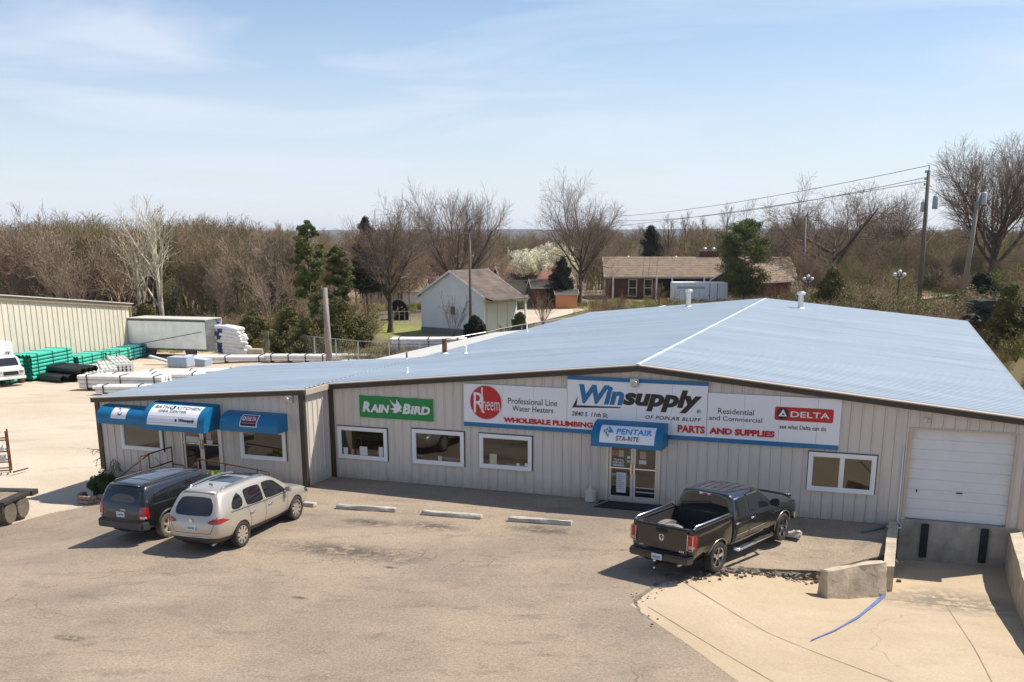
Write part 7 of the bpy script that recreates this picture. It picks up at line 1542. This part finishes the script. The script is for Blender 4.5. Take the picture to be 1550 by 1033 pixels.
# ================================================================== HOUSES
def house_frame(px, d, ang, z=None): p = GY(px, 400, d); z = float(hz_(p[0], d)) if z is None else z; return frame(p[0], p[1], z, R(ang))
def gable_house(name, fr, L, W_, He, Hr, label, wallm, roofm, ov=.4, trimm='white', found=None, cat='house', hip=0.):
    """x along the ridge, y across (0 nearest)"""
    h = empty(name, fr, label, cat)
    mb = MB(); mb.prism([(0, -.8), (W_, -.8), (W_, He), (W_/2, Hr-.06), (0, He)], 'x', 0, L); mb.build('wall', M[wallm], h, fr)
    if found: mb = MB(); mb.box(-.03, L+.03, -.03, W_+.03, -1.5, found); mb.build('foundation', M['foundation'], h, fr)
    sl_ = (Hr-He)/(W_/2); z0 = He-ov*sl_
    for sg in (0, 1):
        ya, yb = (-ov, W_/2) if sg == 0 else (W_+ov, W_/2); n_ = 9
        for i in range(n_):   # shingle courses
            u0, u1 = i/n_, (i+1)/n_+.012; mb = MB(); y0, y1 = ya+(yb-ya)*u0, ya+(yb-ya)*min(1, u1); q0, q1 = z0+(Hr-z0)*u0, z0+(Hr-z0)*min(1, u1)
            mb.hexa([(-ov, y0, q0), (L+ov, y0, q0), (L+ov-hip*0, y1, q1), (-ov, y1, q1), (-ov, y0, q0+.10), (L+ov, y0, q0+.10), (L+ov, y1, q1+.085), (-ov, y1, q1+.085)]); mb.build('roof_course', M[roofm], h, fr)
    for x_ in (-ov-.02, L+ov-.0):
        mb = MB()
        for sg in (0, 1):
            ya = -ov if sg == 0 else W_+ov
            mb.hexa([(x_, ya, z0-.12), (x_+.03, ya, z0-.12), (x_+.03, W_/2, Hr-.12), (x_, W_/2, Hr-.12), (x_, ya, z0+.09), (x_+.03, ya, z0+.09), (x_+.03, W_/2, Hr+.09), (x_, W_/2, Hr+.09)])
        mb.build('rake_board', M[trimm], h, fr); mb = MB(); mb.box(-ov, L+ov, -ov-.03, -ov, z0-.10, z0+.09); mb.box(-ov, L+ov, W_+ov, W_+ov+.03, z0-.10, z0+.09); mb.build('fascia', M[trimm], h, fr)
    return h
def hwin(h, fr, x0, x1, z0, z1, y=-.02, m='carglass'):
    mb = MB(); mb.box(x0-.08, x1+.08, y-.05, y+.02, z0-.08, z1+.08); w_ = mb.build('window', M['white'], h, fr); mb = MB(); mb.box(x0, x1, y-.065, y-.045, z0, z1); mb.build('pane', M[m], w_, fr)
    mb = MB(); mb.box(x0, x1, y-.075, y-.064, (z0+z1)/2-.03, (z0+z1)/2+.03); mb.build('window_bar', M['white'], w_, fr)
# white garage: gable end faces the camera-left, long side to the right with porch
d = 98.; p0 = GY(640, 400, d); gz0 = -.35
# ridge direction (away to the right); W along the gable end
gfr = frame(*GY(732, 400, 92.5)[:2], gz0, R(56))   # x: along the ridge away, y: to the left across the gable end
gh = gable_house('garage_house', gfr, 5.0, 6.9, 2.95, 4.95, 'white garage with brown shingle gable roof and open carport side', 'housewhite', 'shingledk', .35, found=.05)
mb = MB(); mb.box(.2, 4.8, -.025, -.002, 0, 2.6); mb.build('carport_wall', M['housecream'], gh, gfr)
for x0 in (.4, 1.95, 3.5): mb = MB(); mb.box(x0, x0+1.3, -.06, -.026, .05, 2.3); mb.build('garage_door', M['garage_door'], gh, gfr)
for x0 in (4.9,): mb = MB(); mb.box(x0, x0+.14, -1.0, -.86, -.2, 2.7); mb.build('porch_post', M['white'], gh, gfr)
mb = MB(); mb.hexa([(-.35, -1.2, 2.52), (5.35, -1.2, 2.52), (5.35, -.34, 2.74), (-.35, -.34, 2.74), (-.35, -1.2, 2.64), (5.35, -1.2, 2.64), (5.35, -.34, 2.86), (-.35, -.34, 2.86)]); mb.build('porch_roof', M['shingledk'], gh, gfr)
f_ = gfr @ Matrix.Rotation(R(90), 4, 'Z'); mb = MB(); mb.box(2.6, 3.2, .02, .06, .9, 2.0)
mb = MB(); mb.box(-.06, -.01, 3.0, 3.6, 1.2, 2.0); w_ = mb.build('window', M['white'], gh, gfr); mb = MB(); mb.box(-.075, -.055, 3.06, 3.54, 1.26, 1.94); mb.build('pane', mat('brown_pane', (.10, .07, .05), .3), w_, gfr)
# red roofed house beyond
rfr = frame(*GY(762, 400, 150)[:2], -.9, R(12)); rh = gable_house('red_roof_house', rfr, 9.5, 7, 2.5, 4.0, 'cream house with low dark red roof behind the garage', 'housecream', 'shinglered', .5); hwin(rh, rfr, 6.6, 7.5, .9, 2.0); hwin(rh, rfr, 3.4, 4.4, .9, 2.0)
# brick shed and orange shed
sfr = frame(*GY(806, 400, 118)[:2], -.2, R(8)); sh = gable_house('brick_shed', sfr, 3.0, 3.0, 2.3, 3.0, 'small brick shed with white gable beside the orange shed', 'brick', 'shingledk', .2, cat='shed')
mb = MB(); mb.box(2.2, 2.9, -.10, -.02, 0, 2.1); mb.build('pale_door', M['housewhite'], sh, sfr)
sfr = frame(*GY(842, 400, 116)[:2], -.1, R(4)); sh = gable_house('orange_shed', sfr, 2.3, 2.2, 1.6, 1.9, 'low orange shed half hidden behind the dark cedar', 'orange', 'shingledk', .15, cat='shed')
# brick ranch house
bfr = frame(*GY(922, 400, 134)[:2], -.25, R(-1.5)); 
bh = gable_house('brick_ranch_house', bfr, 22.3, 8.5, 3.0, 5.0, 'long red brick ranch house with brown shingle roof and white porch posts', 'brick', 'shingle', .6)
for x0, x1, z0, z1 in [(2.5, 3.4, .5, 2.4), (4.4, 5.3, .5, 2.4), (17.9, 18.8, .7, 2.2)]: hwin(bh, bfr, x0, x1, z0, z1)
for x0 in (.4, 5.7, 7.6, 11.5): mb = MB(); mb.box(x0, x0+.2, -.75, -.55, -.2, 2.75); mb.build('porch_post', M['white'], bh, bfr)
mb = MB(); mb.box(.2, 12, -.9, 0, -.4, .12); mb.build('porch_slab', M['brick'], bh, bfr); mb = MB(); mb.box(11.6, 14.0, 4.2, 5.1, 4.2, 5.75); ch = mb.build('chimney', M['brick'], bh, bfr)
for x0 in (12.2, 13.3): mb = MB(); mb.lathe([(.2, 5.7), (.2, 6.05), (.26, 6.08), (.15, 6.2)], 10, (x0, 4.6, 0)); mb.build('flue', M['galv'], ch, bfr)
for x0 in (2.6, 8.6): mb = MB(); mb.lathe([(.2, 4.7), (.2, 4.95), (.28, 5.0), (.1, 5.15)], 10, (x0, 4.4, 0)); mb.build('roof_vent', M['galv'], bh, bfr)
mb = MB(); mb.box(6.2, 9.4, -.03, -.002, .1, 2.5); mb.build('entry_shade_panel', M['darkhole'], bh, bfr)  # flat near-black panel on the wall, shade of the porch entry painted in
wfr = frame(*GY(1150, 400, 128)[:2], -.1, R(40)); wg = gable_house('house_wing', wfr, 6, 6.5, 2.5, 4.2, 'short brick wing with white gable trim beside the bushy pine', 'brick', 'shingle', .5)
# enclosed white cargo trailer
cfr = frame(*GY(1019, 400, 122)[:2], -.1, R(-2)); ct = empty('cargo_trailer', cfr, 'white enclosed cargo trailer parked before the brick house', 'trailer')
mb = MB(); mb.box(0, 6.2, 0, 2.2, .45, 2.5); mb.build('body', M['housewhite'], ct, cfr, bevel=.08)
for k_ in range(11): mb = MB(); mb.box(.25+k_*.56, .275+k_*.56, -.012, -.0, .5, 2.4); mb.build('panel_joint', M['galv'], ct, cfr)
mb = MB(); mb.box(4.15, 4.22, -.03, 0, .5, 2.4); mb.box(5.0, 5.07, -.03, 0, .5, 2.4); mb.build('door_frame', M['trailer_dark'], ct, cfr); mb = MB(); mb.box(.5, 3.6, -.02, -.001, 1.8, 2.05); mb.build('side_stripe', mat('grey_print', (.45, .47, .5), .6), ct, cfr)
for x_ in (2.4, 3.3): mb = MB(); mb.lathe([(.34, -.02), (.34, .2)], 16, (x_, -.02, .34), 'y'); mb.build('wheel', M['tyre'], ct, cfr, R(40))
# dark barrel shaped shed and small distant houses
p = GY(601, 400, 108); mb = MB(); n_ = 10; prof = [(1.0*math.cos(math.pi*i/n_), .5+1.45*math.sin(math.pi*i/n_)) for i in range(n_+1)]+[(-1.0, 0), (1.0, 0)]
mb.prism([(x, z) for x, z in prof], 'y', 0, 1.6); o = mb.build('arched_shelter', M['darkhole'], None, frame(p[0], p[1], float(hz_(p[0], p[1])), .1), R(30)); props(o, 'dark arched shelter on the lawn beside the round bare tree', 'shelter')
p = GY(568, 400, 106); mb = MB(); 
for k_ in range(7): mb.tube([(k_*.55, 0, 0), (k_*.55, 0, 1.0)], .03, 5)
mb.tube([(0, 0, 1.0), (3.3, 0, 1.0)], .025, 5); mb.tube([(0, 0, .1), (3.3, 0, .1)], .02, 5); o = mb.build('dog_pen', M['galv'], None, frame(p[0], p[1], float(hz_(p[0], p[1])), -.1)); props(o, 'low galvanised pen fence beside the dark arched shelter', 'fence')
for i, (px, d, L_, W_, he, hr, wm, rm, an, lb) in enumerate([(545, 150, 9, 6, 3.2, 4.6, 'housewhite', 'shingle', 10, 'white house seen through the trunks behind the lawn'), (598, 165, 8, 6, 2.6, 4.0, 'housecream', 'shinglered', -10, 'cream house behind the round bare tree'), (400, 170, 11, 7, 2.8, 4.4, 'housecream', 'shingle', 15, 'cream house hidden among the woods behind the cedars'),
    (318, 140, 6, 5, 2.6, 3.8, 'orange', 'shingledk', 20, 'peach coloured shed hidden in the wood beyond the trailer'), (35, 165, 10, 7, 2.8, 4.3, 'housewhite', 'shingle', 30, 'pale house deep in the wood above the long shed'), (330, 118, 5, 4, 2.2, 2.9, 'bark', 'shingledk', 5, 'dark wooden shed behind the green cedar'), (470, 230, 26, 12, 5, 6.5, 'housewhite', 'roof_old', 5, 'long white hall far beyond the pines')]):
    p = GY(px, 400, d); gable_house('distant_house', frame(p[0], p[1], float(hz_(p[0], d)), R(an)), L_, W_, he, hr, lb, wm, rm, .4)
p = GY(740, 380, 650); mb = MB(); mb.box(-12, 14, 0, 14, -2, 6); o = mb.build('far_hall', M['housewhite'], None, frame(p[0], p[1], -9.2, 0)); props(o, 'white industrial hall on the plain near the horizon', 'building')
# clusters of white globes
for px, d, z_, lb in ((1363, 84, 4.4, 'cluster of white globe lamps left of the tall transformer pole'), (1225, 100, 3.0, 'cluster of white globe lamps at the foot of the thin pole')):
    p = GY(px, 400, d); z = float(hz_(p[0], d)); zt = CAMH-(412-350)/FP*d if px > 1300 else CAMH-(418-350)/FP*d
    gl = empty('globe_lamp', (p[0], d, z), lb, 'lamp'); mb = MB(); mb.tube([(p[0], d, z-.1), (p[0], d, zt-.1)], .05, 8); mb.build('lamp_post', M['blackmetal'], gl)
    for dx, dz in ((-.36, 0), (0, .22), (.36, 0)):
        mb = MB(); mb.lathe([(.04, -.15), (.13, -.10), (.16, 0), (.13, .10), (.04, .15)], 14, (p[0]+dx, d, zt+dz)); mb.tube([(p[0], d, zt-.35), (p[0]+dx, d, zt+dz-.18)], .025, 5); mb.build('globe', M['globe'], gl, None, True)

# ================================================================== WOODS, THICKET, GRASS (nobody could count these)
def rand_mat(name, cols, rough=.92):
    m = bpy.data.materials.new(name); m.use_nodes = True; t = m.node_tree; b = t.nodes['Principled BSDF']; b.inputs['Roughness'].default_value = rough
    oi = t.nodes.new('ShaderNodeObjectInfo'); r_ = t.nodes.new('ShaderNodeValToRGB'); e = r_.color_ramp.elements; e[0].color = (*cols[0], 1); e[0].position = 0; e[1].color = (*cols[-1], 1); e[1].position = 1
    for i, c in enumerate(cols[1:-1]): q = e.new((i+1)/(len(cols)-1)); q.color = (*c, 1)
    t.links.new(oi.outputs['Random'], r_.inputs[0]); t.links.new(r_.outputs[0], b.inputs['Base Color']); return m
def scatter(name, P, S, rots, var, meshes, label=None):
    srcs = []
    for i, me in enumerate(meshes): srcs.append(bpy.data.objects.new(name+'_source', me))
    pm = bpy.data.meshes.new(name); pm.vertices.add(len(P)); pm.vertices.foreach_set('co', np.asarray(P, np.float32).ravel())
    a = pm.attributes.new('rotz', 'FLOAT_VECTOR', 'POINT'); a.data.foreach_set('vector', np.c_[rng_s.normal(size=len(P))*.05, rng_s.normal(size=len(P))*.05, rots].astype(np.float32).ravel())
    a = pm.attributes.new('siz', 'FLOAT_VECTOR', 'POINT'); a.data.foreach_set('vector', np.asarray(S, np.float32).ravel())
    a = pm.attributes.new('vari', 'INT', 'POINT'); a.data.foreach_set('value', np.asarray(var, np.int32)); pm.update()
    o = bpy.data.objects.new(name, pm); C.objects.link(o); o['kind'] = 'stuff'
    ng = bpy.data.node_groups.new(name, 'GeometryNodeTree'); ng.interface.new_socket('Geometry', in_out='INPUT', socket_type='NodeSocketGeometry'); ng.interface.new_socket('Geometry', in_out='OUTPUT', socket_type='NodeSocketGeometry')
    n = ng.nodes; gi = n.new('NodeGroupInput'); go = n.new('NodeGroupOutput'); jn = n.new('GeometryNodeJoinGeometry')
    def na(nm, ty): q = n.new('GeometryNodeInputNamedAttribute'); q.data_type = ty; q.inputs[0].default_value = nm; return q.outputs[0]
    ro, si, va = na('rotz', 'FLOAT_VECTOR'), na('siz', 'FLOAT_VECTOR'), na('vari', 'INT')
    for i, so_ in enumerate(srcs):
        ip = n.new('GeometryNodeInstanceOnPoints'); cp = n.new('FunctionNodeCompare'); cp.data_type = 'INT'; cp.operation = 'EQUAL'
        ints = [s for s in cp.inputs if s.type == 'INT' and s.enabled] or [s for s in cp.inputs if s.type == 'INT']
        ng.links.new(va, ints[0]); ints[1].default_value = i; oi = n.new('GeometryNodeObjectInfo'); oi.inputs['Object'].default_value = so_; oi.inputs['As Instance'].default_value = True
        ng.links.new(gi.outputs[0], ip.inputs['Points']); ng.links.new(cp.outputs[0], ip.inputs['Selection']); ng.links.new(oi.outputs['Geometry'], ip.inputs['Instance']); ng.links.new(ro, ip.inputs['Rotation']); ng.links.new(si, ip.inputs['Scale']); ng.links.new(ip.outputs[0], jn.inputs[0])
    ng.links.new(jn.outputs[0], go.inputs[0]); md = o.modifiers.new('scatter', 'NODES'); md.node_group = ng; return o
rng_s = np.random.default_rng(99)
WOODM = rand_mat('wood_bark', [(.24, .165, .105), (.17, .125, .09), (.30, .21, .13), (.20, .135, .095), (.22, .20, .075), (.27, .165, .105)])
wood = []
WLV = [[(9, .42, .40, 1.0, 32, .13, .06, 7, .6), (7, .22, .15, 1.0, 32, .09, .08, 5, .6), (6, .12, .1, 1.0, 32, .07, .1, 4, .6), (3, .06, .1, 1.0, 36, .05, .12, 3, .6)],
       [(7, .52, .30, 1.0, 42, .10, .07, 7, .62), (7, .24, .15, 1.0, 34, .08, .1, 5, .6), (6, .13, .1, 1.0, 34, .06, .1, 4, .6), (3, .07, .1, 1.0, 36, .05, .12, 3, .6)]]
for i in range(6):
    parts, P = bare_tree(200+i, 13, .17, WLV[i % 2], .55 if i % 2 == 0 else .42, minr=.013); V = np.concatenate([v for v, f in parts]); k = 1/V[:, 2].max()
    me = mesh_from('wood_tree', [(v*k, f) for v, f in parts]); me.materials.append(WOODM); wood.append(me)
# budding tree variant (greenish haze) 
parts, P = bare_tree(230, 13, .15, WLV[0], .45, minr=.013); V = np.concatenate([v for v, f in parts]); k = 1/V[:, 2].max(); tips = (P*k)[:, -1]
me = mesh_from('wood_tree', [(v*k, f) for v, f in parts]+[leaves(tips[::2], .022, 3, .013, 1., 1., 0, 0, rng_s)]); me.materials.append(rand_mat('budding', [(.17, .15, .06), (.22, .18, .07), (.15, .14, .05)])); wood.append(me)
def Ttop(px, d):
    if px < 445: return 330+8*math.sin(px*.031+1)+6*math.sin(px*.011)+(d > 180)*4+max(0, px-270)*.10
    if px < 640: return 356
    if px < 880: return 360 if d < 300 else 354
    if px < 1215: return 352+8*math.sin(px*.04) if d < 260 else 351
    return (378+10*math.sin(px*.05)) if d < 125 else (352 if d < 190 else 346)
def dmin(px): 
    return 99 if px < 150 else (106 if px < 290 else (96 if px < 445 else (118 if px < 540 else (135 if px < 640 else (165 if px < 880 else (165 if px < 1215 else 104))))))
Pn, Sn, Rn, Vn = [], [], [], []
def addtree(px, d, T=None):
    x = float(GY(px, 400, d)[0]); z = float(hz_(x, d)); t_ = (Ttop(px, d) if T is None else T)+rng_s.normal()*11+abs(rng_s.normal())*9; h = CAMH+(350-t_)/FP*d-z
    h = max(3.5, min(h, 17)); Pn.append((x, d, z-.2)); wsc = h*(.85+.35*rng_s.random()) ; Sn.append((wsc, wsc, h)); Rn.append(rng_s.random()*6.28); Vn.append(rng_s.integers(0, 6) if rng_s.random() < .88 else 6)
for _ in range(210):
    px = rng_s.uniform(-60, 445); addtree(px, dmin(px)+rng_s.random()**1.6*110)
for _ in range(170):
    px = rng_s.uniform(430, 900); addtree(px, dmin(px)+rng_s.random()**1.3*170)
for _ in range(170):
    px = rng_s.uniform(880, 1225); addtree(px, dmin(px)+rng_s.random()**1.3*160)
for _ in range(230):
    px = rng_s.uniform(1205, 1640); addtree(px, dmin(px)+rng_s.random()**1.5*140)
for _ in range(520):
    px = rng_s.uniform(-80, 1640); d = 260+rng_s.random()**1.5*520; addtree(px, d, 353)
scatter('woodland', Pn, Sn, Rn, Vn, wood)
def front_tree(px, d, T, k, label, group, tint):
    x = float(GY(px, 400, d)[0]); z = float(hz_(x, d)); h = CAMH+(350-T)/FP*d-z; me = front_meshes[k % 6]
    r_ = empty('bare_tree', Matrix.Translation((x, d, z-.1)) @ Matrix.Rotation(k*1.9, 4, 'Z') @ Matrix.Diagonal((h*.8, h*.8, h, 1)), label, 'tree', group)
    for nm, me_ in zip(('trunk', 'crown'), me): o = bpy.data.objects.new(nm, me_); C.objects.link(o); o.parent = r_
front_meshes = []; FM = rand_mat('front_bark', [(.36, .27, .19), (.28, .21, .15), (.44, .35, .25), (.33, .25, .18)])
for i in range(6):
    parts, P = bare_tree(260+i, 13, .16, WLV[i % 2], .5 if i % 2 == 0 else .38, minr=.015); V = np.concatenate([v for v, f in parts]); k = 1/V[:, 2].max(); pr = [(v*k, f) for v, f in parts]; a_, b_ = mesh_from('trunk', pr[:2]), mesh_from('crown', pr[2:]); a_.materials.append(FM); b_.materials.append(FM); front_meshes.append((a_, b_))
for k, (px, d, T) in enumerate([(10, 97, 330), (48, 98, 322), (85, 97, 336), (120, 99, 345), (150, 101, 350), (175, 100, 362), (285, 99, 362), (312, 97, 348), (338, 98, 356), (362, 96, 350), (392, 99, 338), (418, 97, 345), (440, 101, 352), (100, 94, 372), (330, 93, 385), (405, 92, 380)]):
    front_tree(px, d, T, k, 'bare brown tree at the near edge of the wood behind the yard', 'bare trees at the near edge of the wood', 0)
for k, (px, d, T) in enumerate([(640, 132, 372), (722, 138, 365), (762, 140, 378), (925, 150, 352), (960, 152, 368), (1150, 150, 360), (1300, 112, 395), (1325, 114, 390), (1385, 116, 380), (1425, 112, 372), (1540, 112, 360)]):
    front_tree(px, d, T, k+2, 'smaller bare brown tree among the houses and scrub behind the store', 'smaller bare trees behind the store', 0)
# far woods: a dark bumpy canopy out to the horizon
gx2 = np.linspace(-900, 900, 220); gy2 = np.geomspace(620, 5200, 90); X2, Y2 = np.meshgrid(gx2, gy2); X2 = X2*(Y2/900+.3)
Z2 = -8+ss(650, 2400, Y2)*9+ss(2200, 5200, Y2)*9.5+3.2*rng_s.random(X2.shape)**2+np.sin(X2*.004+Y2*.002)*1.5+ss(2500, 4500, Y2)*4*np.sin(X2*.0013+1)
Z2[0] = -16; nx, ny = X2.shape[1], X2.shape[0]; idx = np.arange(nx*ny).reshape(ny, nx); F4 = np.stack([idx[:-1, :-1], idx[:-1, 1:], idx[1:, 1:], idx[1:, :-1]], -1).reshape(-1, 4)
o = link_mesh('far_woods', fast_mesh('far_woods', np.c_[X2.ravel(), Y2.ravel(), Z2.ravel()], F4), M['farwood'], None, False); o['kind'] = 'structure'
# thicket
thk = []
TM = rand_mat('thicket_twigs', [(.30, .22, .13), (.24, .17, .11), (.36, .26, .15), (.26, .23, .09), (.33, .20, .12)])
for i in range(4):
    parts, P = bare_tree(300+i, 2.4, .03, [(12, .9, 0, .9, 34, .03, .07, 5, .7), (6, .35, .25, 1, 30, .04, .1, 4, .6), (5, .16, .2, 1, 34, .03, .12, 3, .6)], .1, minr=.006, ns0=4); V = np.concatenate([v for v, f in parts]); k = 1/V[:, 2].max(); tips = (P*k)[:, -1]
    ex = [leaves(tips[::(2 if i < 2 else 1)], .04, 2 if i < 2 else 3, .03 if i < 2 else .035, 1., 1., 0, 0, rng_s)]
    me = mesh_from('thicket_bush', [(v*k, f) for v, f in parts]+ex); me.materials.append(TM if i < 3 else rand_mat('thicket_green', [(.11, .12, .03), (.16, .15, .04), (.08, .09, .02)])); thk.append(me)
Pn, Sn, Rn, Vn = [], [], [], []
def addb(x, y, h, v=None):
    z = float(hz_(x, y)); Pn.append((x, y, z-.08)); w_ = h*(.9+.7*rng_s.random()); Sn.append((w_, w_, h)); Rn.append(rng_s.random()*6.28); Vn.append(rng_s.integers(0, 4) if v is None else v)
for _ in range(210):     # behind the back fence
    u = rng_s.random()*(len(fp)-2.001)+1; i = int(u); q = fp[i]*(1-u+i)+fp[i+1]*(u-i); addb(q[0]+rng_s.normal()*.6, q[1]+1.2+rng_s.random()*4, .5+rng_s.random()*.8)
for _ in range(140):
    px = rng_s.uniform(880, 1240); d = rng_s.uniform(86, 104); addb(float(GY(px, 400, d)[0]), d, .8+rng_s.random()*1.6)
for _ in range(420):     # the bank to the east
    px = rng_s.uniform(1215, 1640); d = rng_s.uniform(66, 108); h = .9+rng_s.random()*2.0
    if 1380 < px < 1560 and 80 < d < 98: continue
    addb(float(GY(px, 400, d)[0]), d, h)
for _ in range(110): addb(rng_s.uniform(26.5, 40), rng_s.uniform(38, 66), .8+rng_s.random()*1.3, rng_s.integers(1, 4))
for _ in range(260):
    px = rng_s.uniform(-40, 560); d = rng_s.uniform(88, 112); addb(float(GY(px, 400, d)[0]), d, 1+rng_s.random()*2.2)
scatter('thicket', Pn, Sn, Rn, Vn, thk)
# dry grass tufts
gms = []
for i in range(3):
    n_ = 60; a = rng_s.random((n_, 2))*.5-.25; h = .25+.35*rng_s.random(n_); ln = rng_s.normal(size=(n_, 2))*.10; w_ = .012
    V = np.stack([np.c_[a[:, 0]-w_, a[:, 1], np.zeros(n_)], np.c_[a[:, 0]+w_, a[:, 1], np.zeros(n_)], np.c_[a+ln, h], np.c_[a[:, 0]+ln[:, 0]-w_*.5, a[:, 1]+ln[:, 1], h]], 1).reshape(-1, 3)
    me = fast_mesh('grass_tuft', V, np.arange(n_*4).reshape(-1, 4)); me.materials.append(rand_mat('grass_blades', [(.42, .33, .17), (.34, .31, .11), (.26, .28, .07), (.40, .31, .17)])); gms.append(me)
Pn, Sn, Rn, Vn = [], [], [], []
for _ in range(9000):
    q = rng_s.random()
    if q < .55: px = rng_s.uniform(500, 1230); d = rng_s.uniform(74, 128)
    elif q < .8: px = rng_s.uniform(1200, 1640); d = rng_s.uniform(60, 115)
    else: px = rng_s.uniform(-40, 520); d = rng_s.uniform(84, 100)
    if 470 < px < 900 and 86 < d < 118: continue
    x = float(GY(px, 400, d)[0]); z = float(hz_(x, d)); Pn.append((x, d, z-.08)); k = .5+.7*rng_s.random(); Sn.append((k*1.3, k*1.3, k)); Rn.append(rng_s.random()*6.28); Vn.append(rng_s.integers(0, 3))
scatter('dry_grass', Pn, Sn, Rn, Vn, gms)
# golden bushes and cut rocks beside the far wall of the store
for i, (x, y, h, r_, mt_, lb) in enumerate([(27.6, 54, 2.4, .95, 'golden', 'golden leaved young tree rising beside the dark rocks'), (26.6, 46, 1.7, .9, 'golden', 'golden green bush pressed against the east gutter of the store'), (28.8, 48, 2.0, 1.1, 'cedar', 'olive bush behind the golden one by the store gutter'), (25.2, 40, 1.5, .8, 'golden', 'yellowish bush low beside the store roof corner'), (27.2, 38.5, 1.4, 1.0, 'cedar', 'green bush nearest the loading ramp side'), (29.8, 58, 2.2, .9, 'golden', 'tall golden shrub before the cut rocks')]):
    z = float(hz_(x, y)); rng = np.random.default_rng(80+i); cs = np.c_[rng.normal(size=(60, 2))*r_*.45, rng.random(60)*h]; cs[:, :2] *= (1.15-cs[:, 2:]/h*.8)
    r0_ = empty('leafy_bush', (x, y, z-.05), lb, 'bush'); P = np.zeros((12, 5, 3))
    for j in range(12): P[j, :, 2] = np.linspace(0, h*.9, 5); P[j, :, 0] = np.linspace(0, rng.normal()*r_*.5, 5); P[j, :, 1] = np.linspace(0, rng.normal()*r_*.5, 5)
    for nm, pr, mm in (('stem', [tubes(P, np.tile(np.linspace(.035, .01, 5), (12, 1)), 4)], 'bark'), ('foliage', [leaves(cs, r_*.30, 60, .085, 1.5, 1., .2, .3, rng)], mt_)):
        me = mesh_from(nm, pr); me.materials.append(M[mm]); o = bpy.data.objects.new(nm, me); C.objects.link(o); o.parent = r0_
for i in range(11):
    px, py = [(1478, 484), (1500, 478), (1520, 470), (1545, 466), (1510, 492), (1535, 488), (1490, 468), (1555, 480), (1528, 500), (1548, 505), (1500, 462), (1330, 452), (1355, 456), (1430, 466), (1450, 470), (1570, 470)][i]
    d = 66+((i*7) % 5)*1.2 if px > 1470 else 72; p = GY(px, py, d); bm = bmesh.new(); bmesh.ops.create_icosphere(bm, subdivisions=3, radius=1); r2 = random.Random(i); rx, ry, rz = .8+r2.random()*.6, .7, .28+r2.random()*.25
    for v_ in bm.verts:
        c_ = v_.co; k = 1+.22*math.sin(c_.x*5+i)+.16*math.sin(c_.y*7+c_.z*9+i)+r2.uniform(-.07, .07); v_.co = Vector((round(c_.x*2.5)/2.5*.4+c_.x*.6, c_.y, round(c_.z*3)/3*.6+c_.z*.4))*k; v_.co.x *= rx; v_.co.y *= ry; v_.co.z *= rz
    me = bpy.data.meshes.new('rock'); bm.to_mesh(me); bm.free(); me.materials.append(M['rock']); o = bpy.data.objects.new('rock', me); C.objects.link(o); o.location = (p[0], d, p[2]); o.rotation_euler = (0, 0, r2.random()*3); props(o, 'dark layered rock showing in the cut bank beyond the store', 'rock', 'dark rocks in the cut bank')

# ================================================================== AIR
hzm = bpy.data.materials.new('air'); hzm.use_nodes = True; t = hzm.node_tree; t.nodes.clear(); pv = t.nodes.new('ShaderNodeVolumePrincipled'); om = t.nodes.new('ShaderNodeOutputMaterial')
pv.inputs['Color'].default_value = (.86, .91, 1, 1); pv.inputs['Density'].default_value = .00009; pv.inputs['Anisotropy'].default_value = .2; t.links.new(pv.outputs[0], om.inputs['Volume'])
mb = MB(); mb.box(-5400, 5400, -80, 6600, -24, 36); o = mb.build('haze', hzm); o['kind'] = 'stuff'
